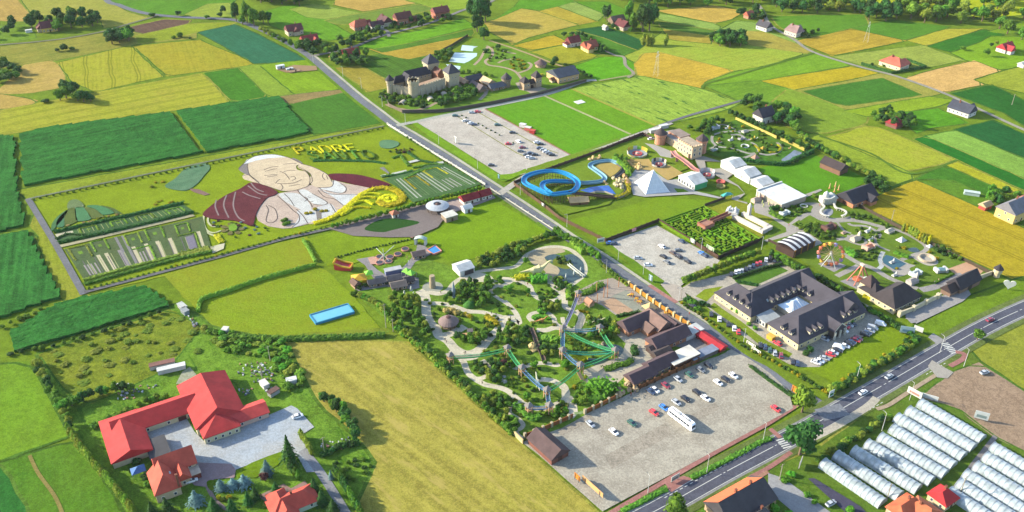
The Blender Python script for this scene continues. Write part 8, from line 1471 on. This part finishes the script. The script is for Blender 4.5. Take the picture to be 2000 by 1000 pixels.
for a in [('small white bullring model', M1, (640,240), 2.2, 'ring', mw), ('white palace model behind the corner hedge', M1, (370,355), 2.2, 'palace', (226,236,240)), ('dark pagoda model with sweeping roof', M1, (985,560), 3.0, 'palace', (120,84,76), DB, (96,70,70)), ('cream castle model on the oval island', M1, (1360,715), 2.6, 'church', (240,226,206)), ('white fountain model beside the oval path', M1, (1530,600), 1.6, 'church', (240,240,240)), ('orange roofed manor model below the oval island', M1, (1540,830), 2.6, 'palace', (236,200,180), DB, (240,150,120)), ('tiny white chapel model near the basin path', M1, (1570,720), 1.3, 'church', (244,244,240)), ('tiny peach house model beside the thin path', M1, (1195,620), 1.3, 'temple', (240,200,176)), ('pale temple model at the upper lawn path', M2, (850,90), 2.2, 'temple', (236,232,222)), ('white mosque model with four turrets', M2, (1000,190), 2.4, 'tent', (248,246,244)), ('white peaked tent model by the cypress row', M2, (1345,265), 1.6, 'tent', (246,246,246)), ('sandstone amphitheatre model on the round plaza', M2, (1310,420), 4.2, 'ring', (222,200,174)), ('white terminal model on the lower lawn', M2, (1170,610), 2.4, 'palace', (232,240,244)), ('white and blue airport model on the lower lawn', M2, (1480,570), 2.4, 'palace', (240,236,236), R(10), (150,190,200)), ('pale rock castle model before the entrance hall', M2, (1130,710), 2.8, 'church', (220,210,206)), ('small white gate house model at the basin', M2, (915,625), 1.3, 'church', (246,246,244)), ('white fountain sculpture model in the blue basin', M2, (885,465), 1.3, 'church', (244,244,244)), ('tiny white sphere kiosk by the pendulum ride', M2, (650,575), 1.0, 'ring', (244,244,244)), ('pale grey hall model in the upper miniature park', M4, (480,240), 2.6, 'palace', (206,214,222)), ('white house model in the upper miniature park', M4, (660,240), 1.3, 'church', (244,246,246)), ('white ring model on the lawn disc', M4, (925,495), 2.6, 'ring', (246,244,244)), ('white villa model near the yellow hedge', M4, (920,290), 2.0, 'temple', (240,236,226)), ('white cross shaped model on the dark bed', M4, (715,410), 1.5, 'church', (244,244,244)), ('grey domed model beside the dark bed', M4, (870,395), 1.6, 'palace', (196,190,196)), ('thatched cottage model on the path loop', M4, (545,440), 1.6, 'temple', (226,226,220), DB, (150,120,60)), ('yellow gabled model beside the golden shrubs', M4, (1040,395), 1.4, 'church', (240,210,90)), ('golden ruin model above the lower path', M4, (1185,525), 1.8, 'tent', (214,176,60)), ('pink tiled plaza model at the lower park edge', M4, (1075,660), 2.4, 'tent', (206,160,140)), ('white obelisk model near the yellow wall', M4, (1095,385), .8, 'church', (250,250,250)), ('pale stone model beside the keep', M4, (480,555), 1.6, 'palace', (214,224,226)), ('orange statue model at the pond end', M4, (1570,525), .8, 'church', (244,196,140)), ('terracotta roofed fort model on the play lawn edge', M1, (60,110), 2.0, 'church', (240,176,140)), ('peach model town beside the white sheds', M6, (690,750), 2.6, 'church', (244,214,196)), ('orange pavilion model beside the model town', M6, (790,700), 2.2, 'palace', (244,190,160), DB, (230,150,120)), ('red model train ring beside the marquee', M6, (140,450), 2.6, 'ring', (226,110,100)), ('sandy parterre model with dark border', M6, (140,520), 2.6, 'ring', (170,160,90))]: model(*a)
for i, q in enumerate([(1840,545),(1930,515),(1915,600),(1980,570)]): column(f'{nth(i+1)} orange-white totem from the left on the play lawn', G(*M6(q)[0]), .35, 3.4, (250,206,150), .7, 'totem', (226,140,100), .5)
for i, q in enumerate([(790,790),(850,750),(805,840),(890,810),(970,770)]): column(f'{nth(i+1)} pale green totem from the left beside the dodgem hall', G(*M6(q)[0]), .35, 2.6, (220,226,150), .6, 'totem', (180,170,150), .5)
# signs, boards and heart
def board(label, p, w, h, rz, c, lift=1.2, c2=None, tilt=0):
    e = thing('billboard', label, 'sign', p, rz); m = MB(); m.box((0,0,lift), (w,.18,h)); m.build('panel', cm(c), e)
    for x in (-w*.35, w*.35): m = MB(); m.box((x,.2,0), (.16,.16,lift+h*.9)); m.build('post', cm((120,116,110)), e)
    if c2: m = MB(); m.box((0,-.11,lift+h*.2), (w*.7,.06,h*.35)); m.build('print', cm(c2), e)
for lab, px, py, w, h, rz, c, c2 in (('long orange banner board at the car park corner',1157,958,11,2.2,DA,(250,190,130),(180,80,60)), ('small orange board beside the banner board',1127,940,3,2.4,DA,(244,150,50),None), ('white board beside the maze car park gate',1173,476,4,2.4,R(20),(236,244,240),(120,150,150)), ('green and white board on the maze fence',1386,494,5,3,DA,(220,240,200),(90,190,70)), ('white board on the maze fence',1352,477,3,2.2,DA,(250,250,246),None), ('white board at the upper car park',890,281,3,4,DA,(250,250,250),None), ('small blue sign at the maze car park corner',1270,551,2.4,3,DA,(196,226,236),(70,130,190)), ('white V-shaped board near the nursery',1562,912,4,3,R(60),(250,240,236),None), ('white board at the top of the tunnels',1784,776,6,3,R(-50),(250,246,240),(200,150,140)), ('long white board above the last tunnel',1812,782,7,2,R(-28),(250,250,250),None), ('white framed board on the bare earth edge',1914,822,5,3.6,R(-25),(236,240,240),(150,170,170)), ('pale blue board at the hotel lawn corner',1770,654,6,3.4,R(-15),(200,226,236),(120,160,190)), ('white board beside the hotel lawn corner',1792,650,4,2.4,R(-40),(250,246,244),None), ('small white sign at the road junction',1622,778,2.6,3.2,R(30),(240,250,250),(60,140,90)), ('bus stop shelter board beside the footway',1318,941,4,2.4,R(35),(226,226,220),(150,150,150)), ('low white board on the hotel hedge, left',1466,678,5,1.4,DA,(250,246,230),None), ('low white board on the hotel hedge, right',1476,690,5,1.4,DA,(250,246,230),None), ('white panel on the water ride fence',1060,405,2.4,1.6,DA,(250,250,250),None), ('pink panel on the board fence above the car park',1238,455,2.6,1.8,R(31),(240,170,180),None), ('small blue sign at the upper car park corner',974,351,1.8,2.4,DA,(150,206,230),None), ('red and orange sculpture board at the car park corner',1551,770,3,3,DA,(250,150,40),(240,90,40))): board(lab, G(px, py), w, h, rz, c, 1.0, c2)
e = thing('heart_sign', 'white heart shaped sign on the lawn by the highway', 'sign', G(1968,566), R(-20)); m = MB(); hpts = [(16*math.sin(t)**3*.17, (13*math.cos(t)-5*math.cos(2*t)-2*math.cos(3*t)-math.cos(4*t))*.17+3.2) for t in [2*math.pi*i/28 for i in range(28)]]; n = 28; m.add([(x,-.2,z) for x,z in hpts]+[(x,.2,z) for x,z in hpts], [tuple(range(n)), tuple(range(2*n-1,n-1,-1))]+[(i,n+i,n+(i+1)%n,(i+1)%n) for i in range(n)]); m.build('heart', cm((250,248,240)), e); m = MB(); m.box((0,0,0), (.3,.3,.5)); m.build('foot', cm((150,150,150)), e)
# lamps, poles, pylons
steel = plain('lamp_steel', (.36,.36,.34,1), .55)
def lamp(p, h, rz, label, group):
    e = thing('street_lamp', label, 'street lamp', p, rz, group); m = MB(); m.tube((0,0,0), (0,0,h), .13, .08); m.build('pole', steel, e); m = MB(); m.tube((0,0,h), (1.4,0,h+.3), .07); m.build('arm', steel, e); m = MB(); m.box((1.5,0,h+.22), (.8,.3,.16)); m.build('lamp_head', cm((150,150,146)), e)
LP = [(612,124),(670,150),(706,173),(747,209),(792,243),(857,282),(933,330),(1016,382),(1107,444),(1184,534),(1207,510),(1256,537),(1325,589),(1452,670),(1369,491),(1487,488)]
for i, q in enumerate(LP): lamp(G(*q), 8, DA+math.pi/2, f'{nth(i+1)} tall street lamp from the left along the park road', 'street lamps of the park road')
for i, q in enumerate([(1380,925),(1490,862),(1672,745),(1835,690),(1882,716),(1722,842),(1776,782),(1265,965)]): lamp(G(*q), 9, R(120), f'{nth(i+1)} tall street lamp standing near the highway', 'street lamps of the highway')
def pole(label, p, h, cat='pole'): e = thing('utility_pole', label, cat, p, R(40)); m = MB(); m.tube((0,0,0), (0,0,h), .2, .12); m.build('pole', cm((190,180,164)), e); m = MB(); m.box((0,0,h-.6), (2.2,.14,.14)); m.build('crossarm', cm((150,140,130)), e)
for lab, px, py, h in (('tall pale mast beside the mown field corner',754,640,13), ('short pole behind the mown field corner',768,648,7), ('wooden pole among the scrap',528,705,8), ('wooden pole beside the works scrap',513,742,9), ('wooden pole above the dark shrubs',634,885,8), ('pole on the grain field edge',1741,432,7), ('wooden pole at the nursery drive',1522,938,8), ('wooden pole between tunnels and shop',1876,962,8), ('wooden pole among the near tunnels',1733,972,7), ('pole at the right green field',1976,205,8), ('pole beside the far pond fence',1330,584,6)): pole(lab, G(px, py), h)
def pylon(label, p, h):
    e = thing('pylon', label, 'pylon', p, R(60)); m = MB(); s = 1.7
    for sx in (-1,1):
        for sy in (-1,1): m.tube((sx*s,sy*s,0), (sx*.25,sy*.25,h), .06, seg=4)
    for k in range(6):
        z0, z1 = h*k/6, h*(k+1)/6; a, b = s*(1-.85*k/6), s*(1-.85*(k+1)/6)
        for sg in (-1,1): m.tube((-a,sg*a,z0), (b,sg*b,z1), .03, seg=4); m.tube((sg*a,-a,z0), (sg*b,b,z1), .03, seg=4)
    m.build('lattice', plain('pylon_steel', (.3,.31,.28,1), .6), e); m = MB(); m.box((0,0,h*.8), (7,.25,.25)); m.box((0,0,h*.95), (4.4,.2,.2)); m.build('crossarms', MATS['pylon_steel'], e)
pylon('lattice pylon on the golden field at upper right', G(1691,82), 17); pylon('lattice pylon between the light and the golden field', G(1281,148), 19)
# trailers, scrap and odds
for lab, px, py, L, rz, w, r in (('open box trailer with reddish load',318,716,10,R(22),(226,220,216),(150,104,96)), ('white box trailer beside the open one',336,724,11,R(22),(246,246,246),(244,244,244)), ('pale wagon with canvas roof near the maize',357,603,5,R(-45),(190,190,186),(214,216,214)), ('grey wagon near the maize corner',362,612,4,R(-45),(150,160,166),(170,176,180)), ('white tow cart on the lawn',441,649,2.6,R(80),(240,230,220),(246,240,234)), ('white trailer among the scrap',570,748,4,R(20),(240,240,240),(246,246,246)), ('tipped white cart beside the works',517,755,4,R(-50),(244,244,240),(250,246,240)), ('grey flatbed beside the works',535,770,4.4,R(50),(190,190,190),(120,90,84)), ('small white tent by the yellow house road',57,63,5,DB,(244,248,244),(250,250,250)), ('white greenhouse block near the yellow house',1897,381,8,R(-20),(220,240,236),(230,246,244)), ('white fair wagon beside the upper lane',1278,258,7,R(25),(244,236,230),(246,246,246)), ('white truck parked beside the pink castle',1296,250,6,R(25),(236,230,230),(246,246,250)), ('first red-white wagon of the park train',1021,248,4,R(-28),(244,240,240),(250,246,246)), ('second red-white wagon of the park train',1031,254,4,R(-28),(226,120,110),(246,240,236)), ('red locomotive of the park train',1040,260,3.4,R(-28),(206,60,60),(226,90,80)), ('white helipad sheet on the upper lawn',1132,200,6,DB,(246,246,244),(250,250,250)), ('yellow skip beside the hotel wall',1505,663,3,DA,(250,190,60),(250,200,90))):
    h = .15 if 'sheet' in lab else 2.0; bld(lab, 'trailer' if h > 1 else 'sheet', G(px, py), rz, w, r, [dict(b=(-L/2,L/2,-1.2 if h > 1 else -2.4,1.2 if h > 1 else 2.4,h,0))], 'trailer' if h > 1 else 'ground_sheet')
sc_ = MB(); rr = random.Random(9); SCM = [cm((236,238,240)), cm((150,156,160)), cm((190,140,120)), cm((120,130,150))]
for poly, n in ((Z(170,700,.3,(960,40),(1180,20),(1230,120),(1180,250),(1080,150),(980,100)), 60), (Z(170,700,.3,(960,200),(1080,200),(1060,250),(990,240)), 14), (Z(170,700,.3,(180,170),(330,170),(460,180),(300,270),(190,280)), 40), ([(615,870),(680,855),(700,870),(640,885)], 22), ([(370,618),(388,636),(380,640),(366,622)], 14)):
    xs = [p[0] for p in poly]; ys = [p[1] for p in poly]; k = 0
    while k < n:
        q = (rr.uniform(min(xs), max(xs)), rr.uniform(min(ys), max(ys)))
        if inside(q, poly): p = G(*q); sc_.cur = rr.randrange(4); sc_.box((p.x, p.y, 0), (rr.uniform(.3, 1.1), rr.uniform(.3, .9), rr.uniform(.3, .9)), rr.uniform(0, 3)); k += 1
tag(sc_.build('scrap_litter', SCM), 'white and grey scrap heaps strewn over the rough ground', 'scrap', kind='stuff')
for i, q in enumerate([(470,142),(500,158),(593,203),(625,218),(652,238),(688,253),(720,270),(752,290),(855,348)]): tag(inst(proto('shrub')[i % 5][1].copy(), 'shrub', G(*UL(q)[0]), i, s=(1.6, 1.6, 1.3)), f'{nth(i+1)} dark bush from the left in the planting strip of the upper car park', 'bush', 'bushes of the upper car park').data.materials[0] = LEAF['dark']
# ------------------------------------------------------------------ visitors
BV = [(0,0,.95),(0,0,1.2),(0,0,1.42),(0,0,1.52),(0,0,1.66),(.18,0,1.38),(.26,.03,1.1),(.28,.12,.85),(-.18,0,1.38),(-.26,.03,1.1),(-.28,.1,.85),(.1,0,.9),(.11,.08,.5),(.11,.02,.06),(.11,.14,.03),(-.1,0,.9),(-.11,-.08,.5),(-.11,-.14,.06),(-.11,-.02,.03)]; BE = [(0,1),(1,2),(2,3),(3,4),(2,5),(5,6),(6,7),(2,8),(8,9),(9,10),(0,11),(11,12),(12,13),(13,14),(0,15),(15,16),(16,17),(17,18)]; BR = [.15,.15,.14,.06,.11,.075,.055,.04,.075,.055,.04,.1,.075,.05,.045,.1,.075,.05,.045]
pmesh = {}
for i, (f, q, c, cn) in enumerate([(T2,(925,765),(60,60,90),'navy'), (T2,(945,795),(90,60,60),'maroon'), (T2,(1210,945),(70,70,76),'grey'), (T2,(1190,955),(226,206,180),'cream'), (T2,(1570,385),(40,40,46),'black'), (T2,(1635,410),(60,50,70),'dark violet'), (T2,(865,100),(50,50,60),'charcoal'), (T3,(1075,630),(170,80,90),'rose'), (T4,(265,245),(40,40,46),'black'), (T5,(430,375),(60,60,66),'dark grey'), (T6,(1430,65),(244,244,240),'white'), (T6,(350,760),(90,96,120),'slate'), (T7,(790,690),(214,120,90),'orange'), (T7,(560,745),(240,240,236),'white'), (M1,(430,520),(230,170,150),'peach'), (M1,(525,565),(244,244,244),'white'), (M1,(860,240),(220,140,120),'salmon'), (M2,(1400,720),(244,226,210),'cream'), (M2,(1450,690),(244,190,180),'pink'), (T7,(1180,480),(240,130,110),'coral'), (T1,(1110,330),(230,150,150),'pink'), (T1,(1130,390),(220,230,236),'pale blue'), (T6,(1230,600),(150,60,50),'red'), (T6,(1290,560),(60,66,110),'blue')]):
    if c not in pmesh:
        o = skinned('person', BV, BE, BR, cm(c), 'x', 'person', Vector()); me = o.data; bpy.data.objects.remove(o); me.materials.append(cm((224,176,146)))
        for pgn in me.polygons:
            if pgn.center.z > 1.5 or (abs(pgn.center.x) > .2 and pgn.center.z < 1.0): pgn.material_index = 1
        pmesh[c] = me
    where = {T2: 'on the sand path by the thatched pavilion', T3: 'on the path below the dinosaur', T4: 'at the path fork', T5: 'on the lower sand path', T6: 'near the park entrance', T7: 'beside the restaurant', M1: 'on the miniature park walk', M2: 'above the ticket hall', T1: 'on the fun plaza'}[f]
    tag(inst(pmesh[c], 'person', G(*f(q)[0])+Vector((0, 0, .35)), i*1.3), f'person in {cn} clothes walking {where}', 'person', 'visitors')
set_out_plants()
for o_ in list(col.objects):
    if o_.get('label') and not 4 <= len(o_['label'].split()) <= 16: print('LABEL', len(o_['label'].split()), o_['label'])
